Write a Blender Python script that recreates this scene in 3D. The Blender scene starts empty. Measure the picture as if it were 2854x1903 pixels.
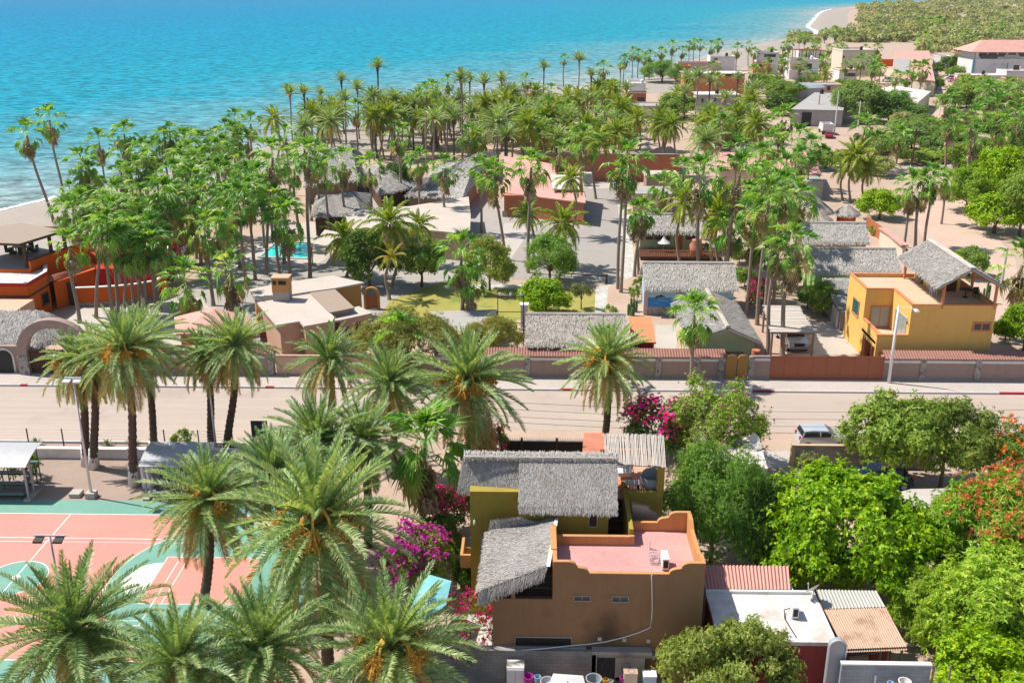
import bpy, math, random
import numpy as np
from math import sin, cos, tan, atan, atan2, radians, pi, sqrt
from mathutils import Vector, Matrix

SC = bpy.context.scene
COL = SC.collection
# ---------------------------------------------------------------- camera model (used to survey the place)
F = 2800.0; CX, CY = 1427.0, 951.5; H = 33.0
PIT = radians(19.65); YAW = radians(1.24)
R_ = np.array([cos(YAW), sin(YAW), 0.0])
F_ = np.array([-sin(YAW)*cos(PIT), cos(YAW)*cos(PIT), -sin(PIT)])
U_ = np.array([-sin(YAW)*sin(PIT), cos(YAW)*sin(PIT), cos(PIT)])
def ray(px, py): return F_ + R_*((px-CX)/F) - U_*((py-CY)/F)
def U(px, py, z=0.0):
    d = ray(px, py); t = (z-H)/d[2]
    return Vector((d[0]*t, d[1]*t, z))
def onY(px, py, Y):
    d = ray(px, py); t = Y/d[1]
    return Vector((d[0]*t, Y, H+d[2]*t))
def onX(px, py, X):
    d = ray(px, py); t = X/d[0]
    return Vector((X, d[1]*t, H+d[2]*t))
def depth_of(p): return float(np.dot(np.array([p[0], p[1], p[2]-H]), F_))
def mpp(p): return depth_of(p)/F          # metres per photo pixel at a point

# ---------------------------------------------------------------- materials
def _mat(name):
    m = bpy.data.materials.new(name); m.use_nodes = True
    nt = m.node_tree; nt.nodes.clear()
    out = nt.nodes.new('ShaderNodeOutputMaterial')
    return m, nt, out
def N(nt, t, **kw):
    n = nt.nodes.new(t)
    for k, v in kw.items():
        if k in n.inputs: n.inputs[k].default_value = v
        else: setattr(n, k, v)
    return n
def c4(c): return (c[0], c[1], c[2], 1.0)
def mul(c, k): return tuple(min(1, x*k) for x in c)
def mat(name, col, col2=None, rough=0.85, scale=1.5, scale2=14.0, amt=0.35, bump=0.0, bscale=30.0, spec=0.3, metal=0.0, stretch=None, stain=None, streak=0.0):
    """principled surface whose colour wanders between col and col2 with two sizes of noise"""
    m, nt, out = _mat(name)
    L = nt.links.new
    geo = N(nt, 'ShaderNodeNewGeometry'); src = geo.outputs['Position']
    if stretch:
        mp = N(nt, 'ShaderNodeMapping'); mp.inputs['Scale'].default_value = stretch
        L(src, mp.inputs['Vector']); src = mp.outputs['Vector']
    if col2 is None: col2 = mul(col, 0.8)
    n1 = N(nt, 'ShaderNodeTexNoise', Scale=scale, Detail=5.0, Roughness=0.6); L(src, n1.inputs['Vector'])
    n2 = N(nt, 'ShaderNodeTexNoise', Scale=scale2, Detail=3.0, Roughness=0.6); L(src, n2.inputs['Vector'])
    ad = N(nt, 'ShaderNodeMath', operation='ADD'); L(n1.outputs['Fac'], ad.inputs[0]); L(n2.outputs['Fac'], ad.inputs[1])
    mr = N(nt, 'ShaderNodeMapRange'); mr.inputs[1].default_value = 1.0-amt; mr.inputs[2].default_value = 1.0+amt
    L(ad.outputs[0], mr.inputs[0])
    mx = N(nt, 'ShaderNodeMix', data_type='RGBA'); mx.inputs[6].default_value = c4(col); mx.inputs[7].default_value = c4(col2)
    L(mr.outputs[0], mx.inputs[0]); colout = mx.outputs[2]
    if stain:
        n3 = N(nt, 'ShaderNodeTexNoise', Scale=stain[1], Detail=6.0, Roughness=0.65); L(geo.outputs['Position'], n3.inputs['Vector'])
        r3 = N(nt, 'ShaderNodeMapRange'); r3.inputs[1].default_value = stain[2]; r3.inputs[2].default_value = stain[2]+0.12
        L(n3.outputs['Fac'], r3.inputs[0])
        m3 = N(nt, 'ShaderNodeMix', data_type='RGBA'); m3.inputs[7].default_value = c4(stain[0]); L(colout, m3.inputs[6])
        s3 = N(nt, 'ShaderNodeMath', operation='MULTIPLY'); s3.inputs[1].default_value = stain[3]
        L(r3.outputs[0], s3.inputs[0]); L(s3.outputs[0], m3.inputs[0]); colout = m3.outputs[2]
    if streak:
        mp5 = N(nt, 'ShaderNodeMapping'); mp5.inputs['Scale'].default_value = (2.6, 2.6, 0.16); L(geo.outputs['Position'], mp5.inputs['Vector'])
        n5 = N(nt, 'ShaderNodeTexNoise', Scale=1.0, Detail=5.0, Roughness=0.7); L(mp5.outputs[0], n5.inputs['Vector'])
        r5 = N(nt, 'ShaderNodeMapRange'); r5.inputs[1].default_value = 0.5; r5.inputs[2].default_value = 0.75; r5.inputs[4].default_value = streak; L(n5.outputs['Fac'], r5.inputs[0])
        m5 = N(nt, 'ShaderNodeMix', data_type='RGBA'); m5.inputs[7].default_value = c4(mul(col2, 0.45)); L(colout, m5.inputs[6]); L(r5.outputs[0], m5.inputs[0]); colout = m5.outputs[2]
    b = N(nt, 'ShaderNodeBsdfPrincipled', Roughness=rough, Metallic=metal); b.inputs['Specular IOR Level'].default_value = spec
    L(colout, b.inputs['Base Color'])
    if bump:
        n4 = N(nt, 'ShaderNodeTexNoise', Scale=bscale, Detail=4.0); L(src, n4.inputs['Vector'])
        bp = N(nt, 'ShaderNodeBump', Strength=bump, Distance=0.05); L(n4.outputs['Fac'], bp.inputs['Height']); L(bp.outputs[0], b.inputs['Normal'])
    L(b.outputs[0], out.inputs[0])
    return m
def leafmat(name, c1, c2, trans=0.35, c3=None, gloss=0.25, clump=0.35):
    """one colour per leaf between c1 and c2 (a few c3), light passes through"""
    m, nt, out = _mat(name); L = nt.links.new
    geo = N(nt, 'ShaderNodeNewGeometry')
    cr = N(nt, 'ShaderNodeValToRGB'); e = cr.color_ramp.elements
    e[0].color = c4(c1); e[1].color = c4(c2); e[1].position = 0.9
    if c3: x = e.new(0.97); x.color = c4(c3)
    n1 = N(nt, 'ShaderNodeTexNoise', Scale=0.9, Detail=2.0); L(geo.outputs['Position'], n1.inputs['Vector'])
    a = N(nt, 'ShaderNodeMath', operation='MULTIPLY_ADD'); a.inputs[1].default_value = clump*2; a.inputs[2].default_value = -clump
    L(n1.outputs['Fac'], a.inputs[0])
    a2 = N(nt, 'ShaderNodeMath', operation='ADD', use_clamp=True); L(geo.outputs['Random Per Island'], a2.inputs[0]); L(a.outputs[0], a2.inputs[1])
    L(a2.outputs[0], cr.inputs[0])
    oi = N(nt, 'ShaderNodeObjectInfo')
    hs = N(nt, 'ShaderNodeHueSaturation')
    mh = N(nt, 'ShaderNodeMapRange'); mh.inputs[3].default_value = 0.486; mh.inputs[4].default_value = 0.506; L(oi.outputs['Random'], mh.inputs[0]); L(mh.outputs[0], hs.inputs['Hue'])
    mv = N(nt, 'ShaderNodeMapRange'); mv.inputs[3].default_value = 1.14; mv.inputs[4].default_value = 0.9; L(oi.outputs['Random'], mv.inputs[0]); L(mv.outputs[0], hs.inputs['Value'])
    L(cr.outputs[0], hs.inputs['Color'])
    b = N(nt, 'ShaderNodeBsdfPrincipled', Roughness=0.45); b.inputs['Specular IOR Level'].default_value = gloss
    L(hs.outputs[0], b.inputs['Base Color'])
    t = N(nt, 'ShaderNodeBsdfTranslucent')
    h2 = N(nt, 'ShaderNodeMix', data_type='RGBA', blend_type='MULTIPLY'); h2.inputs[0].default_value = 1.0; h2.inputs[7].default_value = (1.6, 1.5, 0.6, 1)
    L(hs.outputs[0], h2.inputs[6]); L(h2.outputs[2], t.inputs[0])
    ms = N(nt, 'ShaderNodeMixShader'); ms.inputs[0].default_value = trans
    L(b.outputs[0], ms.inputs[1]); L(t.outputs[0], ms.inputs[2]); L(ms.outputs[0], out.inputs[0])
    return m
def strawmat(name, c1, c2, c3):
    m, nt, out = _mat(name); L = nt.links.new
    geo = N(nt, 'ShaderNodeNewGeometry')
    n1 = N(nt, 'ShaderNodeTexNoise', Scale=0.7, Detail=4.0); L(geo.outputs['Position'], n1.inputs['Vector'])
    a = N(nt, 'ShaderNodeMath', operation='MULTIPLY_ADD'); a.inputs[1].default_value = 0.9; a.inputs[2].default_value = -0.45; L(n1.outputs['Fac'], a.inputs[0])
    a2 = N(nt, 'ShaderNodeMath', operation='ADD', use_clamp=True); L(geo.outputs['Random Per Island'], a2.inputs[0]); L(a.outputs[0], a2.inputs[1])
    cr = N(nt, 'ShaderNodeValToRGB'); e = cr.color_ramp.elements
    e[0].color = c4(c1); e[1].color = c4(c3); x = e.new(0.5); x.color = c4(c2)
    L(a2.outputs[0], cr.inputs[0])
    b = N(nt, 'ShaderNodeBsdfPrincipled', Roughness=0.9); b.inputs['Specular IOR Level'].default_value = 0.1
    L(cr.outputs[0], b.inputs['Base Color']); L(b.outputs[0], out.inputs[0])
    return m
def glassmat(name, col=(0.02,0.025,0.03), rough=0.08):
    m, nt, out = _mat(name)
    b = N(nt, 'ShaderNodeBsdfPrincipled', Roughness=rough); b.inputs['Base Color'].default_value = c4(col); b.inputs['Specular IOR Level'].default_value = 0.7
    n1 = N(nt, 'ShaderNodeTexNoise', Scale=2.0); bp = N(nt, 'ShaderNodeBump', Strength=0.03); nt.links.new(n1.outputs['Fac'], bp.inputs['Height']); nt.links.new(bp.outputs[0], b.inputs['Normal'])
    nt.links.new(b.outputs[0], out.inputs[0]); return m
def brickmat(name, c1, c2, mortar, w=0.4, h=0.2, plane='XZ'):
    m, nt, out = _mat(name); L = nt.links.new
    geo = N(nt, 'ShaderNodeNewGeometry'); sp = N(nt, 'ShaderNodeSeparateXYZ'); cb = N(nt, 'ShaderNodeCombineXYZ')
    L(geo.outputs['Position'], sp.inputs[0])
    ad = N(nt, 'ShaderNodeMath', operation='ADD'); L(sp.outputs[0], ad.inputs[0]); L(sp.outputs[1], ad.inputs[1])
    if plane == 'XZ': L(ad.outputs[0], cb.inputs[0]); L(sp.outputs[2], cb.inputs[1])
    else: L(sp.outputs[0], cb.inputs[0]); L(sp.outputs[1], cb.inputs[1])
    bt = N(nt, 'ShaderNodeTexBrick', Scale=1.0); bt.inputs['Color1'].default_value = c4(c1); bt.inputs['Color2'].default_value = c4(c2); bt.inputs['Mortar'].default_value = c4(mortar)
    bt.inputs['Brick Width'].default_value = w; bt.inputs['Row Height'].default_value = h; bt.inputs['Mortar Size'].default_value = 0.012
    L(cb.outputs[0], bt.inputs['Vector'])
    n1 = N(nt, 'ShaderNodeTexNoise', Scale=0.8, Detail=5.0); L(geo.outputs['Position'], n1.inputs['Vector'])
    mr = N(nt, 'ShaderNodeMapRange'); mr.inputs[1].default_value = 0.3; mr.inputs[2].default_value = 0.7; mr.inputs[3].default_value = 0.7; mr.inputs[4].default_value = 1.15; L(n1.outputs['Fac'], mr.inputs[0])
    mx = N(nt, 'ShaderNodeMix', data_type='RGBA', blend_type='MULTIPLY'); mx.inputs[0].default_value = 1.0
    L(bt.outputs[0], mx.inputs[6]); L(mr.outputs[0], mx.inputs[7])
    b = N(nt, 'ShaderNodeBsdfPrincipled', Roughness=0.9); b.inputs['Specular IOR Level'].default_value = 0.2
    L(mx.outputs[2], b.inputs['Base Color']); L(b.outputs[0], out.inputs[0]); return m
def stonemat(name, cols, scale=3.0):
    m, nt, out = _mat(name); L = nt.links.new
    geo = N(nt, 'ShaderNodeNewGeometry')
    v = N(nt, 'ShaderNodeTexVoronoi', Scale=scale); L(geo.outputs['Position'], v.inputs['Vector'])
    v2 = N(nt, 'ShaderNodeTexVoronoi', Scale=scale, feature='DISTANCE_TO_EDGE'); L(geo.outputs['Position'], v2.inputs['Vector'])
    sp = N(nt, 'ShaderNodeSeparateColor'); L(v.outputs['Color'], sp.inputs[0])
    cr = N(nt, 'ShaderNodeValToRGB'); e = cr.color_ramp.elements; e[0].color = c4(cols[0]); e[1].color = c4(cols[1]); L(sp.outputs[0], cr.inputs[0])
    mr = N(nt, 'ShaderNodeMapRange'); mr.inputs[1].default_value = 0.02; mr.inputs[2].default_value = 0.08; L(v2.outputs['Distance'], mr.inputs[0])
    mx = N(nt, 'ShaderNodeMix', data_type='RGBA'); mx.inputs[6].default_value = c4(cols[2]); L(cr.outputs[0], mx.inputs[7]); L(mr.outputs[0], mx.inputs[0])
    b = N(nt, 'ShaderNodeBsdfPrincipled', Roughness=0.9); L(mx.outputs[2], b.inputs['Base Color']); L(b.outputs[0], out.inputs[0]); return m

M = {}
# foliage
M['fan'] = leafmat('fan_leaf', (0.06,0.20,0.02), (0.25,0.45,0.06), 0.36, (0.46,0.50,0.19), gloss=0.45)
M['fanold'] = leafmat('old_fan_leaf', (0.20,0.19,0.06), (0.42,0.36,0.15), 0.25)
M['dead'] = strawmat('dead_frond', (0.22,0.155,0.09), (0.38,0.28,0.17), (0.58,0.46,0.31))
M['date'] = leafmat('date_leaf', (0.11,0.225,0.07), (0.37,0.50,0.20), 0.32, (0.58,0.56,0.28), gloss=0.7)
M['datered'] = leafmat('drooping_date_leaf', (0.30,0.25,0.09), (0.62,0.48,0.19), 0.25, (0.50,0.32,0.10), gloss=0.4)
M['coco'] = leafmat('coconut_leaf', (0.10,0.19,0.015), (0.32,0.42,0.05), 0.38, (0.52,0.44,0.09))
M['cocoyel'] = leafmat('yellow_coconut_leaf', (0.17,0.22,0.03), (0.40,0.36,0.06), 0.35, (0.45,0.28,0.05))
M['stalk'] = mat('fruit_stalk', (0.78,0.38,0.05), (0.62,0.36,0.08), scale2=20)
M['fruit'] = mat('date_fruit', (0.72,0.33,0.03), (0.52,0.30,0.05), scale2=30, rough=0.6)
M['mango'] = leafmat('mango_leaf', (0.10,0.26,0.015), (0.44,0.60,0.07), 0.35, (0.55,0.60,0.15), gloss=0.15)
M['mangored'] = leafmat('red_flush_leaf', (0.42,0.12,0.03), (0.58,0.25,0.08), 0.3)
M['lime'] = leafmat('lime_leaf', (0.06,0.19,0.004), (0.34,0.54,0.012), 0.4, (0.50,0.60,0.03))
M['mid'] = leafmat('mid_leaf', (0.09,0.20,0.02), (0.33,0.46,0.07), 0.3)
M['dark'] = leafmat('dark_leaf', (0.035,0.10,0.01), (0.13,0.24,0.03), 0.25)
M['feather'] = leafmat('feathery_leaf', (0.09,0.22,0.03), (0.29,0.46,0.09), 0.35)
M['olive'] = leafmat('olive_leaf', (0.20,0.23,0.05), (0.38,0.38,0.10), 0.3, (0.38,0.30,0.10))
M['citrus'] = leafmat('citrus_leaf', (0.15,0.23,0.035), (0.44,0.50,0.11), 0.3, (0.42,0.36,0.12))
M['sage'] = leafmat('sage_leaf', (0.15,0.19,0.06), (0.29,0.33,0.13), 0.25)
M['scrub'] = leafmat('scrub_leaf', (0.27,0.31,0.12), (0.46,0.47,0.21), 0.3, (0.50,0.42,0.28))
M['magenta'] = leafmat('magenta_bract', (0.70,0.02,0.26), (0.85,0.06,0.40), 0.35)
M['purple'] = leafmat('purple_bract', (0.36,0.02,0.36), (0.62,0.06,0.46), 0.35)
M['orangefl'] = leafmat('orange_flower', (0.75,0.16,0.02), (0.85,0.30,0.04), 0.3)
M['bark'] = mat('bark', (0.20,0.15,0.11), (0.11,0.08,0.06), scale2=20, bump=0.5)
M['fanbark'] = mat('fan_palm_bark', (0.34,0.26,0.21), (0.23,0.17,0.135), scale=2, stretch=(1,1,5), scale2=10, bump=0.4)
M['datebark'] = mat('date_palm_bark', (0.15,0.105,0.075), (0.07,0.048,0.035), scale=3, stretch=(1,1,3), scale2=9, bump=0.8, bscale=12)
M['limewash'] = mat('limewash', (0.68,0.66,0.63), (0.5,0.47,0.44), scale2=9)
M['almond'] = leafmat('almond_leaf', (0.10,0.19,0.025), (0.34,0.42,0.08), 0.3, (0.46,0.42,0.13))
M['mesq'] = leafmat('mesquite_leaf', (0.12,0.22,0.05), (0.30,0.42,0.13), 0.35)
M['bananaleaf'] = leafmat('agave_leaf', (0.10,0.14,0.05), (0.24,0.26,0.11), 0.15)
# straw roofs
M['thatch'] = strawmat('thatch_straw', (0.24,0.22,0.20), (0.36,0.335,0.305), (0.48,0.455,0.425))
M['thatchbrown'] = strawmat('thatch_brown', (0.27,0.235,0.20), (0.41,0.36,0.31), (0.54,0.48,0.42))
M['thatchpale'] = strawmat('thatch_pale', (0.34,0.315,0.28), (0.45,0.42,0.375), (0.55,0.52,0.47))
# ground
M['dirt'] = mat('dirt', (0.47,0.345,0.265), (0.37,0.265,0.20), scale=0.25, scale2=3.0, bump=0.2, bscale=5, stain=((0.26,0.22,0.12),0.12,0.58,0.4))
M['parkdirt'] = mat('park_dirt', (0.36,0.27,0.22), (0.28,0.205,0.165), scale=0.5, scale2=5, bump=0.2, bscale=6)
M['road'] = mat('road_concrete', (0.45,0.365,0.30), (0.36,0.29,0.24), scale=0.5, scale2=2.2, stretch=(0.035,1,1), bump=0.05, stain=((0.32,0.265,0.225),0.22,0.54,0.6))
M['sidewalk'] = mat('sidewalk', (0.48,0.42,0.37), (0.39,0.335,0.295), scale=0.4, scale2=4)
M['pavers'] = mat('pink_pavers', (0.47,0.38,0.31), (0.39,0.31,0.26), scale=0.4, scale2=6, stretch=(0.2,2,1))
M['sand'] = mat('beach_sand', (0.36,0.31,0.265), (0.29,0.245,0.205), scale=0.08, scale2=1.2)
M['asphalt'] = mat('driveway', (0.34,0.305,0.275), (0.285,0.255,0.23), scale=0.3, scale2=3)
M['concrete'] = mat('pale_concrete', (0.48,0.43,0.385), (0.40,0.355,0.31), scale=0.4, scale2=4)
M['greyconc'] = mat('grey_concrete', (0.38,0.345,0.31), (0.30,0.27,0.245), scale=0.5, scale2=5)
M['lawn'] = mat('lawn_grass', (0.26,0.26,0.045), (0.36,0.29,0.09), scale=0.35, scale2=4, bump=0.5, bscale=20, stain=((0.14,0.21,0.03),0.25,0.52,0.8))
M['grass'] = mat('green_grass', (0.15,0.22,0.03), (0.26,0.25,0.06), scale=0.4, scale2=5, bump=0.5, bscale=20)
M['coral'] = mat('coral_court_paint', (0.76,0.265,0.21), (0.67,0.215,0.175), scale=0.2, scale2=3, rough=0.6, amt=0.4, stain=((0.60,0.23,0.19),0.35,0.56,0.5))
M['courtgreen'] = mat('green_court_paint', (0.175,0.36,0.285), (0.125,0.29,0.23), scale=0.25, scale2=3, rough=0.6, amt=0.4, stain=((0.22,0.33,0.27),0.4,0.56,0.5))
M['whiteline'] = mat('white_line_paint', (0.78,0.76,0.72), (0.70,0.67,0.63), scale2=8)
# paint and stucco
def stucco(n, c, k=0.86, st=0.5): M[n] = mat(n, c, mul(c, k), scale=0.5, scale2=6, bump=0.2, bscale=25, stain=(mul(c, 0.66), 0.7, 0.56, st), streak=0.2)
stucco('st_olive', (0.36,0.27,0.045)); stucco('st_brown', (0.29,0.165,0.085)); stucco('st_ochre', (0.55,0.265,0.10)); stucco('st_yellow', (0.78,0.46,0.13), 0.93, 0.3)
stucco('st_orange', (0.62,0.115,0.012), 0.9); stucco('st_red', (0.50,0.03,0.02)); stucco('st_peach', (0.62,0.40,0.28)); stucco('st_terra', (0.47,0.165,0.085)); stucco('st_mauve', (0.36,0.255,0.215))
stucco('st_white', (0.72,0.69,0.66)); stucco('st_cream', (0.66,0.58,0.45)); stucco('st_pink', (0.62,0.40,0.36)); stucco('st_green', (0.36,0.60,0.18)); stucco('st_palegreen', (0.42,0.50,0.30)); stucco('st_grey', (0.40,0.385,0.37))
stucco('st_tan', (0.52,0.38,0.25)); stucco('st_crimson', (0.36,0.06,0.055)); stucco('st_blue', (0.05,0.27,0.62)); stucco('st_skyblue', (0.40,0.58,0.72)); stucco('st_orangetile', (0.62,0.24,0.11)); stucco('st_aqua', (0.25,0.62,0.66)); stucco('st_sienna', (0.55,0.27,0.09))
M['pinkroof'] = mat('pink_roof_paint', (0.60,0.305,0.275), (0.50,0.235,0.215), scale=0.6, scale2=5, stain=((0.40,0.19,0.18),0.5,0.56,0.5), amt=0.3)
M['roofbeige'] = mat('beige_roof', (0.52,0.45,0.385), (0.44,0.375,0.32), scale=0.4, scale2=5, stain=((0.36,0.31,0.27),0.35,0.56,0.4))
M['rooftan'] = mat('tan_roof', (0.60,0.42,0.29), (0.52,0.36,0.24), scale=0.4, scale2=5)
M['roofwhite'] = mat('white_roof', (0.70,0.66,0.62), (0.56,0.50,0.45), scale=0.7, scale2=5, stain=((0.42,0.35,0.30),0.7,0.48,0.75))
M['roofgrey'] = mat('grey_roof', (0.38,0.36,0.335), (0.31,0.29,0.27), scale=0.25, scale2=4, stain=((0.26,0.245,0.23),0.4,0.55,0.6))
M['tile'] = mat('clay_tile', (0.55,0.215,0.135), (0.42,0.15,0.095), scale=1.5, scale2=12, stain=((0.3,0.14,0.1),1.0,0.56,0.6))
M['tilepink'] = mat('pink_tile', (0.60,0.335,0.28), (0.50,0.25,0.205), scale=0.5, scale2=6, stain=((0.42,0.25,0.20),0.7,0.52,0.6))
M['tiledark'] = mat('wall_coping_tile', (0.34,0.165,0.125), (0.25,0.12,0.095), scale=2, scale2=14)
M['sheet'] = mat('zinc_sheet', (0.42,0.42,0.38), (0.36,0.36,0.32), scale=1, scale2=6, rough=0.5, spec=0.5)
M['rustsheet'] = mat('rusty_sheet', (0.53,0.37,0.27), (0.44,0.30,0.21), scale=1, scale2=6, stain=((0.30,0.19,0.12),0.9,0.50,0.8))
M['cansheet'] = mat('canopy_sheet', (0.44,0.44,0.45), (0.36,0.36,0.37), scale2=5, rough=0.5)
M['block'] = brickmat('concrete_block', (0.30,0.28,0.265), (0.24,0.225,0.215), (0.20,0.19,0.18))
M['bluegreyblock'] = brickmat('painted_block', (0.27,0.31,0.34), (0.24,0.27,0.30), (0.2,0.22,0.24))
M['roofbrick'] = brickmat('terrace_brick', (0.62,0.25,0.14), (0.55,0.20,0.11), (0.7,0.55,0.45), 0.25, 0.12, 'XY')
M['rubble'] = stonemat('rubble_stone', ((0.16,0.14,0.13),(0.36,0.31,0.28),(0.42,0.38,0.34)))
M['flag'] = stonemat('flagstone', ((0.42,0.40,0.37),(0.55,0.52,0.48),(0.36,0.33,0.30)), 1.6)
M['wood'] = mat('weathered_wood', (0.33,0.25,0.18), (0.22,0.16,0.115), scale=3, stretch=(1,6,6), scale2=20)
M['lattice'] = mat('brown_slat', (0.36,0.28,0.215), (0.27,0.205,0.155), scale=2, stretch=(0.5,12,12), scale2=6)
M['pole'] = mat('bleached_pole', (0.55,0.49,0.42), (0.40,0.35,0.30), scale=3, scale2=14)
M['darkwood'] = mat('dark_wood', (0.12,0.06,0.035), (0.07,0.035,0.02), scale=3, scale2=14)
M['redwood'] = mat('stained_wood', (0.42,0.16,0.07), (0.33,0.11,0.045), scale=3, stretch=(8,8,1), scale2=8)
M['honeywood'] = mat('honey_wood', (0.48,0.26,0.08), (0.37,0.18,0.05), scale=3, stretch=(8,8,1), scale2=8)
M['gatebrown'] = mat('gate_paint', (0.36,0.12,0.06), (0.31,0.10,0.05), scale=1, scale2=6, rough=0.5)
M['black'] = mat('black_paint', (0.015,0.014,0.014), (0.03,0.028,0.026), scale2=10, rough=0.5)
M['soot'] = mat('soot', (0.03,0.028,0.027), (0.10,0.095,0.09), scale=1.5, scale2=6)
M['navy'] = mat('navy_board', (0.035,0.045,0.06), (0.03,0.035,0.05), rough=0.4)
M['steel'] = mat('galvanised_steel', (0.52,0.53,0.55), (0.44,0.45,0.47), rough=0.45, metal=0.3, spec=0.5)
M['whitepaint'] = mat('white_paint', (0.76,0.75,0.74), (0.68,0.67,0.65), rough=0.5)
M['lilacpole'] = mat('pale_pole_paint', (0.66,0.62,0.66), (0.60,0.56,0.60), rough=0.5)
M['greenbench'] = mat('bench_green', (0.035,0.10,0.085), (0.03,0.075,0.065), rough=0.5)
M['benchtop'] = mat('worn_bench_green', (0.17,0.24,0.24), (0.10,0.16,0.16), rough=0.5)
M['kerbred'] = mat('red_kerb_paint', (0.36,0.03,0.06), (0.28,0.03,0.05))
M['kerbwhite'] = mat('white_kerb_paint', (0.54,0.52,0.52), (0.38,0.36,0.35))
M['glass'] = glassmat('window_glass'); M['greenglass'] = glassmat('green_glass', (0.03,0.12,0.10)); M['paleglass'] = glassmat('curtained_glass', (0.30,0.33,0.30), 0.2)
M['carsilver'] = mat('silver_car_paint', (0.52,0.55,0.58), (0.5,0.53,0.56), rough=0.25, spec=0.6, metal=0.3)
M['carblue'] = mat('dark_car_paint', (0.02,0.045,0.07), (0.02,0.04,0.06), rough=0.2, spec=0.6)
M['carred'] = mat('red_car_paint', (0.33,0.03,0.03), (0.27,0.025,0.025), rough=0.35, spec=0.5)
M['carwhite'] = mat('white_car_paint', (0.72,0.72,0.71), (0.62,0.61,0.59), rough=0.35, spec=0.5)
M['rubber'] = mat('tyre_rubber', (0.02,0.02,0.02), (0.03,0.03,0.03)); M['redlamp'] = mat('tail_lamp', (0.5,0.01,0.02), rough=0.2); M['lamp'] = mat('lamp_lens', (0.7,0.7,0.68), rough=0.15, spec=0.7)
M['turq'] = mat('turquoise_canvas', (0.22,0.52,0.55), (0.14,0.42,0.47), scale2=6, rough=0.6)
M['plasticgrey'] = mat('grey_plastic', (0.33,0.35,0.37), (0.28,0.30,0.32), rough=0.4)
M['magplastic'] = mat('magenta_plastic', (0.42,0.04,0.30), (0.34,0.03,0.24), rough=0.4); M['violet'] = mat('violet_cloth', (0.20,0.05,0.42), (0.16,0.04,0.34)); M['yellowp'] = mat('yellow_plastic', (0.7,0.42,0.05), (0.6,0.34,0.04))
M['cushion'] = mat('blue_cushion', (0.10,0.17,0.36), (0.07,0.12,0.28)); M['wicker'] = mat('grey_wicker', (0.42,0.44,0.46), (0.30,0.32,0.34), scale2=40)
M['cactus'] = mat('cactus_skin', (0.12,0.19,0.07), (0.08,0.13,0.05), scale2=12)
M['paleblue'] = mat('pale_blue_plastic', (0.35,0.55,0.72), (0.30,0.48,0.66), rough=0.4)

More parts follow.
